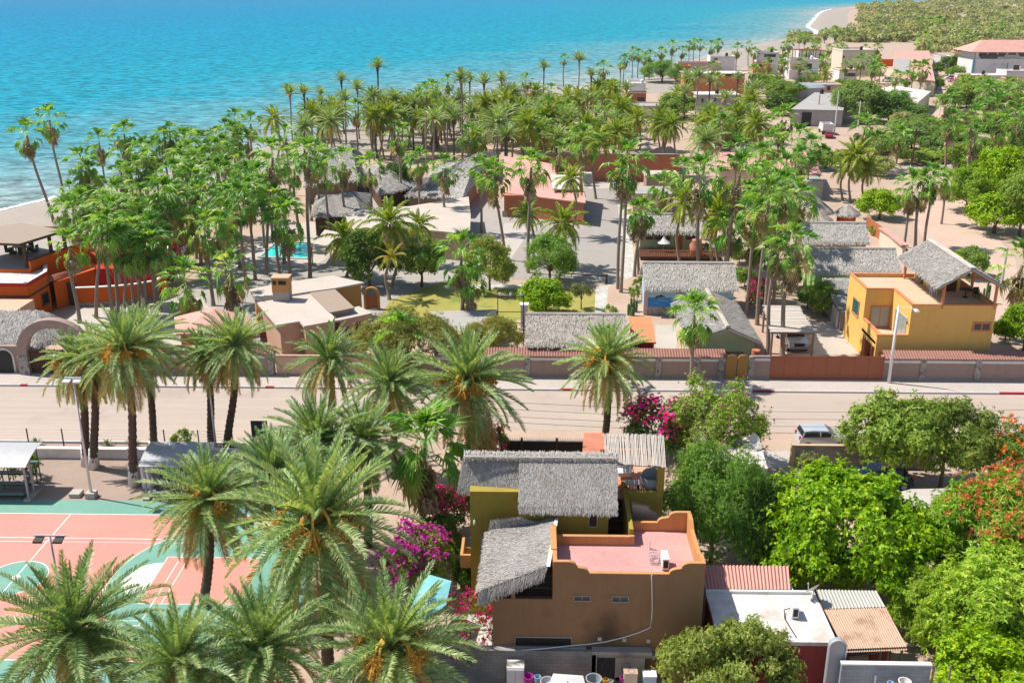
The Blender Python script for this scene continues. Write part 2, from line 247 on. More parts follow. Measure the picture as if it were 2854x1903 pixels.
# ---------------------------------------------------------------- mesh building
class MB:
    def __init__(s): s.V = []; s.n = 0; s.Fs = []; s.mi = 0
    def mat(s, i): s.mi = i; return s
    def add(s, V, faces):
        V = np.asarray(V, dtype=np.float64).reshape(-1, 3); b = s.n
        s.V.append(V); s.n += len(V)
        if isinstance(faces, np.ndarray): s.Fs.append((faces+b, s.mi))
        else:
            by = {}
            for f in faces: by.setdefault(len(f), []).append(f)
            for k, l in by.items(): s.Fs.append((np.array(l, dtype=np.int64)+b, s.mi))
        return s
    def box(s, x0, x1, y0, y1, z0, z1):
        V = [(x0,y0,z0),(x1,y0,z0),(x1,y1,z0),(x0,y1,z0),(x0,y0,z1),(x1,y0,z1),(x1,y1,z1),(x0,y1,z1)]
        return s.add(V, [(0,3,2,1),(4,5,6,7),(0,1,5,4),(1,2,6,5),(2,3,7,6),(3,0,4,7)])
    def hexa(s, b, t):   # four bottom points, four top points (both anticlockwise from above)
        return s.add([tuple(p) for p in b]+[tuple(p) for p in t], [(0,3,2,1),(4,5,6,7),(0,1,5,4),(1,2,6,5),(2,3,7,6),(3,0,4,7)])
    def prism(s, poly, z0, z1):
        a = sum(poly[i][0]*poly[(i+1)%len(poly)][1]-poly[(i+1)%len(poly)][0]*poly[i][1] for i in range(len(poly)))
        if a < 0: poly = poly[::-1]
        n = len(poly)
        V = [(p[0],p[1],z0) for p in poly]+[(p[0],p[1],z1) for p in poly]
        return s.add(V, [tuple(range(n-1,-1,-1)), tuple(range(n,2*n))]+[(i,(i+1)%n,(i+1)%n+n,i+n) for i in range(n)])
    def extr(s, poly, d):   # planar 3-D polygon pushed along d
        n = len(poly); d = Vector(d)
        V = [tuple(p) for p in poly]+[tuple(Vector(p)+d) for p in poly]
        return s.add(V, [tuple(range(n)), tuple(range(2*n-1,n-1,-1))]+[(i,i+n,(i+1)%n+n,(i+1)%n) for i in range(n)])
    def sheet(s, poly, z):
        a = sum(poly[i][0]*poly[(i+1)%len(poly)][1]-poly[(i+1)%len(poly)][0]*poly[i][1] for i in range(len(poly)))
        if a < 0: poly = poly[::-1]
        return s.add([(p[0],p[1],z) for p in poly], [tuple(range(len(poly)))])
    def quad(s, *p): return s.add([tuple(q) for q in p], [tuple(range(len(p)))])
    def tube(s, pts, r, n=6, cap=True):
        pts = [Vector(p) for p in pts]; k = len(pts)
        rs = r if isinstance(r, (list, tuple)) else [r]*k
        V = []
        for i, p in enumerate(pts):
            t = (pts[min(i+1,k-1)]-pts[max(i-1,0)]).normalized()
            a = t.cross(Vector((0,0,1)) if abs(t.z) < 0.9 else Vector((1,0,0))).normalized(); b = t.cross(a)
            for j in range(n):
                th = 2*pi*j/n; V.append(tuple(p+(a*cos(th)+b*sin(th))*rs[i]))
        Fc = [(i*n+j, i*n+(j+1)%n, (i+1)*n+(j+1)%n, (i+1)*n+j) for i in range(k-1) for j in range(n)]
        if cap: Fc += [tuple(range(n-1,-1,-1)), tuple(range((k-1)*n, k*n))]
        return s.add(V, Fc)
    def lathe(s, c, prof, n=16):
        V = [(c[0]+r*cos(2*pi*j/n), c[1]+r*sin(2*pi*j/n), c[2]+z) for r, z in prof for j in range(n)]; k = len(prof)
        Fc = [(i*n+j, i*n+(j+1)%n, (i+1)*n+(j+1)%n, (i+1)*n+j) for i in range(k-1) for j in range(n)]
        return s.add(V, Fc+[tuple(range(n-1,-1,-1)), tuple(range((k-1)*n, k*n))])
    def beam(s, a, b, w, h=None):
        a = Vector(a); b = Vector(b); h = h or w; t = (b-a).normalized()
        u = t.cross(Vector((0,0,1)) if abs(t.z) < 0.95 else Vector((1,0,0))).normalized()*w/2; v = t.cross(u).normalized()*h/2
        return s.hexa([a-u-v, a+u-v, b+u-v, b-u-v], [a-u+v, a+u+v, b+u+v, b-u+v])
    def mesh(s, name, mats, smooth=False, off=None):
        me = bpy.data.meshes.new(name)
        V = np.concatenate(s.V) if s.V else np.zeros((0,3))
        if off is not None: V = V-np.array(off)
        me.vertices.add(len(V)); me.vertices.foreach_set('co', V.astype(np.float32).ravel())
        loops = np.concatenate([f.ravel() for f, _ in s.Fs]); tot = np.concatenate([np.full(len(f), f.shape[1]) for f, _ in s.Fs])
        mi = np.concatenate([np.full(len(f), m) for f, m in s.Fs])
        me.loops.add(len(loops)); me.loops.foreach_set('vertex_index', loops.astype(np.int32))
        me.polygons.add(len(tot)); st = np.concatenate([[0], np.cumsum(tot)[:-1]])
        me.polygons.foreach_set('loop_start', st.astype(np.int32)); me.polygons.foreach_set('loop_total', tot.astype(np.int32))
        me.polygons.foreach_set('material_index', mi.astype(np.int32))
        me.polygons.foreach_set('use_smooth', np.full(len(tot), bool(smooth)))
        me.update(calc_edges=True); me.validate()
        for m in (mats if isinstance(mats, (list, tuple)) else [mats]): me.materials.append(M[m] if isinstance(m, str) else m)
        return me

OFF = {}
def tag(o, label, cat, group=None, kind=None):
    if label: o['label'] = label
    if cat: o['category'] = cat
    if group: o['group'] = group
    if kind: o['kind'] = kind
    return o
def thing(name, label, cat, loc=(0,0,0), rz=0.0, group=None):
    o = bpy.data.objects.new(name, None); COL.objects.link(o); o.location = loc; o.rotation_euler = (0,0,rz); o.empty_display_size = 0.3
    tag(o, label, cat, group); OFF[o.name] = Vector(loc) if rz == 0 else Vector((0,0,0))
    return o
def part(name, mb, m, parent, label=None, smooth=False):
    off = OFF[parent.name]
    o = bpy.data.objects.new(name, mb.mesh(name, m, smooth, off)); COL.objects.link(o); o.parent = parent; OFF[o.name] = off
    if label: o['label'] = label
    return o
def solo(name, mb, m, label, cat, group=None, smooth=False):
    V = np.concatenate(mb.V); c = Vector(((V[:,0].min()+V[:,0].max())/2, (V[:,1].min()+V[:,1].max())/2, V[:,2].min()))
    o = bpy.data.objects.new(name, mb.mesh(name, m, smooth, c)); COL.objects.link(o); o.location = c
    return tag(o, label, cat, group)
def struct(name, mb, m, label=None, cat=None, kind='structure', smooth=False):
    o = bpy.data.objects.new(name, mb.mesh(name, m, smooth)); COL.objects.link(o); o['kind'] = kind
    o['label'] = label or name.replace('_', ' '); o['category'] = cat or name.replace('_', ' ')
    return o
def copy_tree(o, parent=None):
    c = o.copy(); COL.objects.link(c)
    if parent is not None: c.parent = parent
    for ch in o.children: copy_tree(ch, c)
    return c
def pxpoly(pts, z=0.0): return [tuple(U(x, y, z)[:2]) for x, y in pts]
def inset(poly, d):
    c = (sum(p[0] for p in poly)/len(poly), sum(p[1] for p in poly)/len(poly)); out = []
    for p in poly:
        v = Vector((p[0]-c[0], p[1]-c[1])); l = v.length
        v = v*max(0.1, (l-d)/l); out.append((c[0]+v.x, c[1]+v.y))
    return out
# windows set into a wall facing the camera side (Y = const)
def ywin(parent, px0, py0, px1, py1, Y, frame='whitepaint', pane='glass', name='window', fw=0.07, mull=1):
    a = onY(px0, py0, Y); b = onY(px1, py1, Y); x0, x1, z1, z0 = a.x, b.x, a.z, b.z
    return ywinm(parent, x0, x1, z0, z1, Y, frame, pane, name, fw, mull)
def ywinm(parent, x0, x1, z0, z1, Y, frame='whitepaint', pane='glass', name='window', fw=0.07, mull=1):
    f = MB()
    f.box(x0,x1,Y-0.06,Y+0.05,z1-fw,z1).box(x0,x1,Y-0.09,Y+0.05,z0,z0+fw).box(x0,x0+fw,Y-0.06,Y+0.05,z0+fw,z1-fw).box(x1-fw,x1,Y-0.06,Y+0.05,z0+fw,z1-fw)
    for i in range(mull):
        xm = x0+(x1-x0)*(i+1)/(mull+1); f.box(xm-fw*0.35,xm+fw*0.35,Y-0.05,Y+0.05,z0+fw,z1-fw)
    w = part(name, f, frame, parent)
    part('pane', MB().box(x0+fw,x1-fw,Y-0.025,Y+0.03,z0+fw,z1-fw), pane, w)
    return w
def xwinm(parent, y0, y1, z0, z1, X, frame='whitepaint', pane='glass', name='window', fw=0.07, mull=1):   # faces -X
    f = MB()
    f.box(X-0.06,X+0.05,y0,y1,z1-fw,z1).box(X-0.09,X+0.05,y0,y1,z0,z0+fw).box(X-0.06,X+0.05,y0,y0+fw,z0+fw,z1-fw).box(X-0.06,X+0.05,y1-fw,y1,z0+fw,z1-fw)
    for i in range(mull):
        ym = y0+(y1-y0)*(i+1)/(mull+1); f.box(X-0.05,X+0.05,ym-fw*0.35,ym+fw*0.35,z0+fw,z1-fw)
    w = part(name, f, frame, parent)
    part('pane', MB().box(X-0.025,X+0.03,y0+fw,y1-fw,z0+fw,z1-fw), pane, w)
    return w
def corrug(mb, p00, p10, p11, p01, n, amp, thick=0.03):
    """sheet whose waves run from edge p00-p10 to edge p01-p11"""
    p00, p10, p11, p01 = map(Vector, (p00, p10, p11, p01)); nz = (p10-p00).cross(p01-p00).normalized()
    if nz.z < 0: nz = -nz
    k = n*4; V = []
    for row, (a, b) in enumerate(((p00, p10), (p01, p11))):
        for dz in (0, -thick):
            for i in range(k+1):
                u = i/k; V.append(tuple(a.lerp(b, u)+nz*(amp*cos(u*n*2*pi)+dz)))
    m = k+1; Fc = []
    for i in range(k):
        Fc += [(i, i+1, 2*m+i+1, 2*m+i), (m+i, 3*m+i, 3*m+i+1, m+i+1), (i, m+i, m+i+1, i+1), (2*m+i, 2*m+i+1, 3*m+i+1, 3*m+i)]
    Fc += [(0, 2*m, 3*m, m), (k, m+k, 3*m+k, 2*m+k)]
    return mb.add(V, Fc)
_trng = np.random.default_rng(11)
def straw(mb, eL, eR, rR, rL, dens=30, length=0.7, width=0.09, fringe=0.5, thick=0.22, fine=0.62):
    """one thatched slope: solid slab under layers of loose straw blades, ragged at the eave"""
    eL, eR, rR, rL = [np.array(tuple(p), dtype=float) for p in (eL, eR, rR, rL)]
    nz = np.cross(eR-eL, rL-eL); nz /= np.linalg.norm(nz)
    if nz[2] < 0: nz = -nz
    dn = np.array([0,0,-thick])
    G = []; k = 5; sink = -nz*0.03
    for dz in (dn, sink):
        for i in range(k):
            for j in range(k):
                a, b = i/(k-1), j/(k-1); G.append(((eL*(1-b)+eR*b)*(1-a)+(rL*(1-b)+rR*b)*a)+dz)
    fc = []; q = k*k; ix = lambda i, j, o=0: o+i*k+j
    for i in range(k-1):
        for j in range(k-1): fc += [(ix(i,j,q),ix(i,j+1,q),ix(i+1,j+1,q),ix(i+1,j,q)), (ix(i,j),ix(i+1,j),ix(i+1,j+1),ix(i,j+1))]
    for j in range(k-1): fc += [(ix(0,j),ix(0,j+1),ix(0,j+1,q),ix(0,j,q)), (ix(k-1,j+1),ix(k-1,j),ix(k-1,j,q),ix(k-1,j+1,q)), (ix(j+1,0),ix(j,0),ix(j,0,q),ix(j+1,0,q)), (ix(j,k-1),ix(j+1,k-1),ix(j+1,k-1,q),ix(j,k-1,q))]
    mb.add(np.array(G), fc)
    length *= fine+0.1; width *= fine; dens /= fine**1.6
    area = np.linalg.norm(np.cross(eR-eL, rL-eL)); n = int(area*dens)
    u = _trng.random(n); v = _trng.random(n)
    nf = int(np.linalg.norm(eR-eL)/width*1.6*fringe*2)
    u = np.concatenate([u, _trng.random(nf)]); v = np.concatenate([v, _trng.random(nf)*0.06])
    n = len(u)
    lo = eL+(eR-eL)*u[:,None]; hi = rL+(rR-rL)*u[:,None]
    P = lo+(hi-lo)*v[:,None]
    d = lo-hi; d /= (np.linalg.norm(d, axis=1)[:,None]+1e-9)
    s = np.cross(d, nz); sk = _trng.normal(0, 0.22, n)[:,None]
    d2 = d+s*sk; d2 /= np.linalg.norm(d2, axis=1)[:,None]; s2 = np.cross(d2, nz)
    ln = length*(0.5+_trng.random(n))[:,None]; w = width*(0.5+_trng.random(n))[:,None]
    edge = (v < 0.08)[:,None]
    lift0 = nz*(0.01+0.03*_trng.random(n))[:,None]; lift1 = nz*(0.02+0.06*_trng.random(n))[:,None]
    drop = np.where(edge, np.array([0,0,-1.0])*(0.1+0.45*_trng.random(n))[:,None]*length, 0)
    a = P-d2*ln*0.3-s2*w/2+lift0; b = P-d2*ln*0.3+s2*w/2+lift0
    c = P+d2*ln*0.6+s2*w/2*0.7+lift1+drop; e = P+d2*ln*0.6-s2*w/2*0.7+lift1+drop
    V = np.stack([a, b, c, e], axis=1).reshape(-1, 3)
    mb.add(V, np.arange(4*n).reshape(n, 4))
    return mb
def gable_x(mb, x0, x1, ye, ze, yr, zr, dens=30, **k):   # ridge along X, both slopes
    straw(mb, (x0,ye,ze), (x1,ye,ze), (x1,yr,zr), (x0,yr,zr), dens, **k)
    yb = 2*yr-ye
    straw(mb, (x1,yb,ze), (x0,yb,ze), (x0,yr,zr), (x1,yr,zr), dens*0.5, **k)
def gable_y(mb, y0, y1, xl, xr, xm, ze, zr, dens=30, **k):  # ridge along Y
    straw(mb, (xl,y1,ze), (xl,y0,ze), (xm,y0,zr), (xm,y1,zr), dens, **k)
    straw(mb, (xr,y0,ze), (xr,y1,ze), (xm,y1,zr), (xm,y0,zr), dens, **k)
def cone(mb, c, rx, ry, ze, zr, n=10, dens=30, **k):
    for i in range(n):
        a, b = 2*pi*i/n, 2*pi*(i+1)/n
        e0 = (c[0]+rx*cos(a), c[1]+ry*sin(a), ze); e1 = (c[0]+rx*cos(b), c[1]+ry*sin(b), ze)
        t0 = (c[0]+0.15*cos(a), c[1]+0.15*sin(a), zr); t1 = (c[0]+0.15*cos(b), c[1]+0.15*sin(b), zr)
        straw(mb, e0, e1, t1, t0, dens, **k)
# ================================================================ vegetation makers
def tri(n): return np.arange(3*n).reshape(n, 3)
def rot_leaf(V, az, el, roll=0.0):
    """leaf built along +x; roll about x, lift by el, turn by az"""
    cr, sr = cos(roll), sin(roll); V = np.stack([V[:,0], V[:,1]*cr-V[:,2]*sr, V[:,1]*sr+V[:,2]*cr], 1)
    ce, se = cos(el), sin(el); V = np.stack([V[:,0]*ce-V[:,2]*se, V[:,1], V[:,0]*se+V[:,2]*ce], 1)
    ca, sa = cos(az), sin(az); return np.stack([V[:,0]*ca-V[:,1]*sa, V[:,0]*sa+V[:,1]*ca, V[:,2]], 1)
def fan_leaf(rng, pet, R, nseg, droop, fold):
    th = np.linspace(-1.95, 1.95, nseg+1); rr = R*(0.72+0.28*np.cos(th*0.8))
    def pt(t, r, z0):
        x = r*np.cos(t); y = r*np.sin(t)
        z = -droop*(r/R)**2.5*R*(0.35+0.65*np.abs(np.cos(t/2)))+fold*np.abs(y)+z0
        return np.stack([pet+x, y*0.92, z], 1)
    ring = pt(th, rr*0.52, 0.035*R*np.where(np.arange(nseg+1)%2, 1, -1))
    tm = (th[1:]+th[:-1])/2; tr = R*(0.72+0.28*np.cos(tm*0.8))*(0.92+0.16*rng.random(nseg))
    tips = pt(tm+rng.normal(0, 0.03, nseg), tr, -0.34*R*rng.random(nseg))
    hub = np.array([[pet, 0, 0]])
    V = np.concatenate([hub, ring, tips, [[0,-0.05,0],[0,0.05,0],[pet,0.035,0],[pet,-0.035,0]]])
    i = np.arange(nseg); b = 2+2*nseg
    Fc = np.concatenate([np.stack([np.zeros(nseg, int), 1+i, 2+i], 1), np.stack([1+i, 2+nseg+i, 2+i], 1), [[b,b+1,b+2],[b,b+2,b+3]]])
    return V, Fc
def fan_crown(seed, n=34, R=1.05, pet=1.0, nseg=13, young=0.22, lo=-74):
    rng = np.random.default_rng(seed); mb = MB()
    for i in range(n):
        t = i/n; el = radians(88-(88-lo)*t**1.0)+rng.normal(0, 0.2); az = i*2.39996+rng.normal(0, 0.25)
        s = 0.75+0.35*min(1, t*3)+rng.normal(0, 0.06)
        V, Fc = fan_leaf(rng, pet*s*(0.6+0.5*min(1, t*2)), R*s, nseg, 0.12+0.5*t+0.4*rng.random(), 0.25+0.65*rng.random())
        V[:,1] *= 0.68; V = rot_leaf(V, az, el, rng.normal(0, 0.3)); V[:,2] += 0.85-1.25*t
        mb.mat(1 if t > 0.80 and rng.random() < 0.6 else 0).add(V, Fc)
    return mb
def skirt(seed, n=26, R=0.85, pet=0.7, length=1.8):
    rng = np.random.default_rng(seed); mb = MB()
    for i in range(n):
        el = radians(-52-36*rng.random()); az = rng.random()*2*pi
        V, Fc = fan_leaf(rng, pet, R*(0.7+0.4*rng.random()), 7, 0.15, 0.55)
        V[:,1] *= 0.55
        V = rot_leaf(V, az, el, rng.normal(0, 0.3)); V[:,2] -= 0.5+rng.random()**1.3*length*0.62
        mb.add(V, Fc)
    return mb
def frond(rng, L, e0, bend, nl, ll, lw, vee=0.35, droop=0.15, twist=0.0):
    ns = 12; s = np.linspace(0, 1, ns); e = e0-bend*s**1.25
    ds = L/(ns-1); x = np.concatenate([[0], np.cumsum(np.cos((e[1:]+e[:-1])/2)*ds)]); z = np.concatenate([[0], np.cumsum(np.sin((e[1:]+e[:-1])/2)*ds)])
    y = twist*s**2*L*0.25
    sl = np.linspace(0.10, 1.0, nl); px = np.interp(sl, s, x); pz = np.interp(sl, s, z); py = np.interp(sl, s, y); pe = np.interp(sl, s, e)
    T = np.stack([np.cos(pe), np.zeros(nl), np.sin(pe)], 1); Nn = np.stack([-np.sin(pe), np.zeros(nl), np.cos(pe)], 1)
    P = np.stack([px, py, pz], 1); out = []
    prof = ll*np.clip(np.sin(pi*(0.10+0.86*sl)), 0.12, 1)**0.55
    for sd in (-1, 1):
        b = np.radians(62-34*sl)+rng.normal(0, 0.10, nl)
        v = vee*(0.5+rng.random(nl))
        dr = T*np.cos(b)[:,None]+np.array([0, sd, 0])*np.sin(b)[:,None]+Nn*v[:,None]; dr /= np.linalg.norm(dr, axis=1)[:,None]
        l = (prof*(0.85+0.3*rng.random(nl)))[:,None]
        tip = P+dr*l; tip[:,2] -= droop*l[:,0]*(0.6+0.8*rng.random(nl))
        mid = P+dr*l*0.5+Nn*0.02
        w = T*lw/2
        out.append(np.stack([P-w, P+w, mid+w*1.2, tip, mid-w*1.2], 1).reshape(-1, 3))
    V = np.concatenate(out); n = 2*nl; k = np.arange(n)[:,None]*5
    Fq = np.concatenate([k+np.array([[0,1,2]]), k+np.array([[0,2,4]]), k+np.array([[4,2,3]])])
    wr = np.interp(s, [0, 1], [0.055, 0.012])
    A = np.stack([x, y-wr, z], 1); B = np.stack([x, y+wr, z], 1); Cc = np.stack([x, y, z-wr*1.2], 1)
    b0 = len(V); V = np.concatenate([V, A, B, Cc]); i = np.arange(ns-1)
    def strip(p, q): return np.concatenate([np.stack([b0+p+i, b0+q+i, b0+q+i+1], 1), np.stack([b0+p+i, b0+q+i+1, b0+p+i+1], 1)])
    return V, np.concatenate([Fq, strip(0, ns), strip(ns, 2*ns), strip(2*ns, 0)])
def pinnate_crown(seed, n, L, nl, ll, lw, hi=85, lo=-50, bend=(0.5, 1.3), vee=0.35, droop=0.15, old=0.2, young=0.7, wind=0.0):
    rng = np.random.default_rng(seed); mb = MB()
    for i in range(n):
        t = (i+0.5)/n; e0 = radians(hi-(hi-lo)*t**1.05)+rng.normal(0, 0.08); az = i*2.39996+rng.normal(0, 0.2)
        s = young+(1-young)*min(1, t*2.5)+rng.normal(0, 0.05)
        bd = bend[0]+(bend[1]-bend[0])*t+rng.normal(0, 0.12)
        if e0-bd < radians(-88): bd = e0+radians(88)
        V, Fc = frond(rng, L*s, e0, bd, nl, ll*s, lw, vee, droop, rng.normal(0, 0.5)+wind)
        V = rot_leaf(V, az, 0, 0)
        V[:,0] += 0.16*cos(az); V[:,1] += 0.16*sin(az); V[:,2] += 0.35*(1-t)
        mb.mat(1 if t > 1-old and rng.random() < 0.7 else 0).add(V, Fc)
    return mb
def fruit_mb(seed, n=6, L=1.3):
    rng = np.random.default_rng(seed); a = MB(); b = MB()
    for i in range(n):
        az = i*2*pi/n+rng.normal(0, 0.4); d = Vector((cos(az), sin(az), 0))
        p = [d*0.15+Vector((0,0,.3)), d*0.15+d*L*0.35+Vector((0,0,0.95)), d*L*0.8+Vector((0,0,0.85)), d*L*1.05+Vector((0,0,0.30))]
        a.tube(p, [0.07,0.06,0.05,0.04], 5)
        q = p[3]
        for k in range(80):
            e = q+Vector(rng.normal(0, 0.19, 3))+Vector((0,0,-0.30*rng.random())); f = p[2].lerp(q, 0.3+0.5*rng.random())
            a.beam(f, e, 0.018); r = 0.05
            b.add([tuple(e+Vector(v)*r) for v in ((1,0,0),(-1,0,0),(0,1,0),(0,-1,0),(0,0,1.3),(0,0,-1.3))], [(0,2,4),(2,1,4),(1,3,4),(3,0,4),(2,0,5),(1,2,5),(3,1,5),(0,3,5)])
    return a, b
def trunk_mesh(name, seed, r0, r1, m, rings=14, wob=0.02, bump=0.0, n=8, bulge=0.0, skew=0.0):
    rng = np.random.default_rng(seed); mb = MB(); pts = []; rs = []
    ph = rng.random()*6
    for i in range(rings):
        t = i/(rings-1); w = wob*sin(t*pi)
        pts.append((w*cos(ph+t*2)*8, w*sin(ph+t*2)*8+skew*sin(t*pi), t)); rs.append((r0*1.25 if i == 0 else r0+(r1-r0)*t)*(1+bump*(1 if i%2 else -1))+bulge*max(0, (t-0.9)/0.1))
    # unit height: radii are real metres, only z is stretched later
    k = len(pts); V = []
    for (x, y, z), r in zip(pts, rs):
        for j in range(n): V.append((x+r*cos(2*pi*j/n+ (z*37 if bump else 0)*0.3), y+r*sin(2*pi*j/n+(z*37 if bump else 0)*0.3), z))
    mb.add(V, [(i*n+j, i*n+(j+1)%n, (i+1)*n+(j+1)%n, (i+1)*n+j) for i in range(k-1) for j in range(n)]+[tuple(range((k-1)*n, k*n))])
    return mb.mesh(name, m, True)

PALM = {}
def make_protos():
    T = lambda *a, **k: trunk_mesh('trunk', *a, **k)
    tf = [T(1, 0.19, 0.13, 'fanbark', wob=0.02), T(2, 0.21, 0.14, 'fanbark', wob=0.04), T(3, 0.18, 0.12, 'fanbark', wob=0.01)]
    td = [T(4, 0.27, 0.22, 'datebark', rings=40, bump=0.07, wob=0.02, bulge=0.12), T(5, 0.29, 0.23, 'datebark', rings=40, bump=0.08, wob=0.03, bulge=0.12)]
    ts = [T(6, 0.19, 0.16, 'datebark', rings=20, bump=0.04, wob=0.02, bulge=0.18, n=7), T(7, 0.17, 0.15, 'fanbark', wob=0.03, bulge=0.2)]
    tc = [T(8, 0.20, 0.11, 'fanbark', wob=0.07), T(9, 0.19, 0.12, 'fanbark', wob=0.10)]
    cm = lambda mb, m: mb.mesh('crown', m)
    fans = [cm(fan_crown(20+i, 31+3*i, 0.90+0.04*i, 1.18+0.12*(i%3), 13), ['fan','fanold']) for i in range(5)]
    sk = [skirt(40+i, 26+16*i, 0.95, 0.75, (0.9,2.0,3.6)[i]).mesh('dead_skirt', ['dead']) for i in range(3)]
    PALM['fan'] = (tf, fans, sk)
    PALM['fanlow'] = (tf, [cm(fan_crown(60+i, 34, 1.15, 1.1, 17, lo=-45), ['fan','fanold']) for i in range(2)], sk)
    PALM['coco'] = (tc, [cm(pinnate_crown(70+i, 30, 3.1, 36, 0.75, 0.085, 86, -50, (0.6,1.35), 0.15, 0.45, 0.22), ['coco','cocoyel']) for i in range(4)], None)
    PALM['cocoyellow'] = (tc, [cm(pinnate_crown(80, 17, 2.2, 28, 0.5, 0.07, 80, -25, (0.5,1.2), 0.2, 0.35, 0.5), ['cocoyel','cocoyel'])], None)
    # tall wind-swept date palms of the grove: sparse, upright feathers
    PALM['plume'] = (ts, [cm(pinnate_crown(90+i, 34+3*i, 2.35, 30, 0.40, 0.06, 87, 22-9*i, (0.10,0.85), 0.25, 0.12, 0.10), ['date','datered']) for i in range(4)], None)
    PALM['datefar'] = (ts, [cm(pinnate_crown(100+i, 64, 3.1, 34, 0.48, 0.06, 86, -45, (0.3,1.2), 0.3, 0.15, 0.2), ['date','datered']) for i in range(2)], None)
    PALM['date'] = (td, [cm(pinnate_crown(110+i, 96, 3.6, 64, 0.52, 0.040, 87, -72, (0.28,1.15), 0.45, 0.14, 0.28), ['date','datered']) for i in range(4)], None)
    PALM['datesparse'] = (td, [cm(pinnate_crown(120+i, 70, 3.0, 56, 0.46, 0.042, 86, -62, (0.45,1.45), 0.42, 0.16, 0.38), ['date','datered']) for i in range(2)], None)
    a, b = fruit_mb(7, 12, 1.25)
    PALM['fruit'] = (a.mesh('fruit_stalk', 'stalk'), b.mesh('fruit', 'fruit'))
_prng = random.Random(5)
PALM_N = {}
def palm(kind, cx, cy, label, by=None, h=None, bx=None, s=1.0, v=None, group=None, sk=1, fruit=False, lime=0.0, name=None, smooth=False):
    if by is not None:
        p = U(bx if bx is not None else cx, by, 0); top = onY(cx, cy, p.y)
        base = Vector((p.x if bx is not None else top.x, p.y, 0))
    else:
        top = U(cx, cy, h); base = Vector((top.x, top.y, 0))
        if bx is not None: base.x = top.x+bx
    trunks, crowns, skirts = PALM[kind]
    cat = {'fan':'fan palm','fanlow':'fan palm','coco':'coconut palm','cocoyellow':'coconut palm','plume':'date palm','datefar':'date palm','date':'date palm','datesparse':'date palm'}[kind]
    rt = bpy.data.objects.new(cat.replace(' ', '_'), None); COL.objects.link(rt); rt.location = base
    tag(rt, label, cat, group); rt.empty_display_size = 0.3
    d = top-base
    def add(nm, me, par=rt):
        o = bpy.data.objects.new(nm, me); COL.objects.link(o); o.parent = par; return o
    i = _prng.randrange(99) if v is None else v
    t = add('trunk', trunks[i % len(trunks)]); k = (0.8+0.25*s)
    t.scale = (k, k, d.length); t.rotation_mode = 'QUATERNION'
    t.rotation_quaternion = Vector((0,0,1)).rotation_difference(d.normalized())
    c = add('crown', crowns[i % len(crowns)]); c.location = d; c.rotation_euler = (0,0,_prng.random()*6.28); c.scale = (s*_prng.uniform(.94,1.06),)*2+(s*_prng.uniform(.92,1.08),)
    if skirts and sk is not None:
        q = add('dead_skirt', skirts[sk % len(skirts)]); q.location = d; q.rotation_euler = (0,0,_prng.random()*6.28); q.scale = (s*0.9,s*0.9,s)
    if fruit:
        f = add('fruit_stalk', PALM['fruit'][0]); f.location = d; f.rotation_euler = (0,0,_prng.random()*6.28); f.scale = (s,)*3
        g = add('fruit', PALM['fruit'][1], f)
    if lime:
        L = MB(); zt = lime; dn = d.normalized()
        L.tube([(0,0,0), tuple(dn*zt*0.5), tuple(dn*zt)], [0.40*k,0.345*k,0.325*k], 12)
        add('limewashed_base', L.mesh('limewashed_base', 'limewash', True))
    return rt

def crown_np(seed, W, Hh, z0, nclus, per, L, Wd, lobes=20, lr=0.24, spread=0.55, low=-0.55, cup=0.3, mi=None, flatten=1.0):
    rng = np.random.default_rng(seed); c0 = np.array([0, 0, z0+Hh*0.5]); rad = np.array([W/2, W/2, Hh/2])
    D = rng.normal(size=(lobes*4, 3)); D /= np.linalg.norm(D, axis=1)[:,None]; D = D[D[:,2] > low][:lobes]
    lobes = len(D); lr_ = lr*(0.6+0.8*rng.random(lobes))
    Cn = c0+D*rad*(1-lr_*0.75)[:,None]*(0.42+0.66*rng.random(lobes)**0.6)[:,None]
    li = rng.choice(lobes, nclus, p=lr_**2/np.sum(lr_**2))
    d = rng.normal(size=(nclus, 3)); d += D[li]*0.9; d[:,2] += 0.25; d /= np.linalg.norm(d, axis=1)[:,None]
    P = Cn[li]+d*(rad*1.0)*(lr_[li]*2*(0.35+0.65*rng.random(nclus)**0.6)*0.66)[:,None]
    sp_ = rng.random(nclus) < 0.16; P = np.where(sp_[:,None], Cn[li]+d*rad*(lr_[li]*2*(1.0+0.55*rng.random(nclus))*0.66)[:,None], P)
    nrm = d*0.7+D[li]*0.35+rng.normal(size=(nclus,3))*0.5; nrm[:,2] += 0.2; nrm /= np.linalg.norm(nrm, axis=1)[:,None]
    P = np.repeat(P, per, 0); nr = np.repeat(nrm, per, 0); m = len(P)
    t = rng.normal(size=(m, 3)); t -= nr*np.sum(t*nr, 1)[:,None]; t /= np.linalg.norm(t, axis=1)[:,None]
    A = t+nr*(cup+rng.normal(0, 0.3, m))[:,None]; A /= np.linalg.norm(A, axis=1)[:,None]
    B = np.cross(A, nr); B /= np.linalg.norm(B, axis=1)[:,None]
    l = (L*(0.6+0.7*rng.random(m)))[:,None]; w = (Wd*(0.6+0.7*rng.random(m)))[:,None]
    P = P+rng.normal(0, 0.10*L, (m, 3))
    tip = P+A*l; tip[:,2] -= 0.22*l[:,0]
    mid = P+A*l*0.45
    V = np.stack([P, mid+B*w/2, tip, mid-B*w/2], 1).reshape(-1, 3)
    return V, np.arange(4*m).reshape(m, 4), Cn
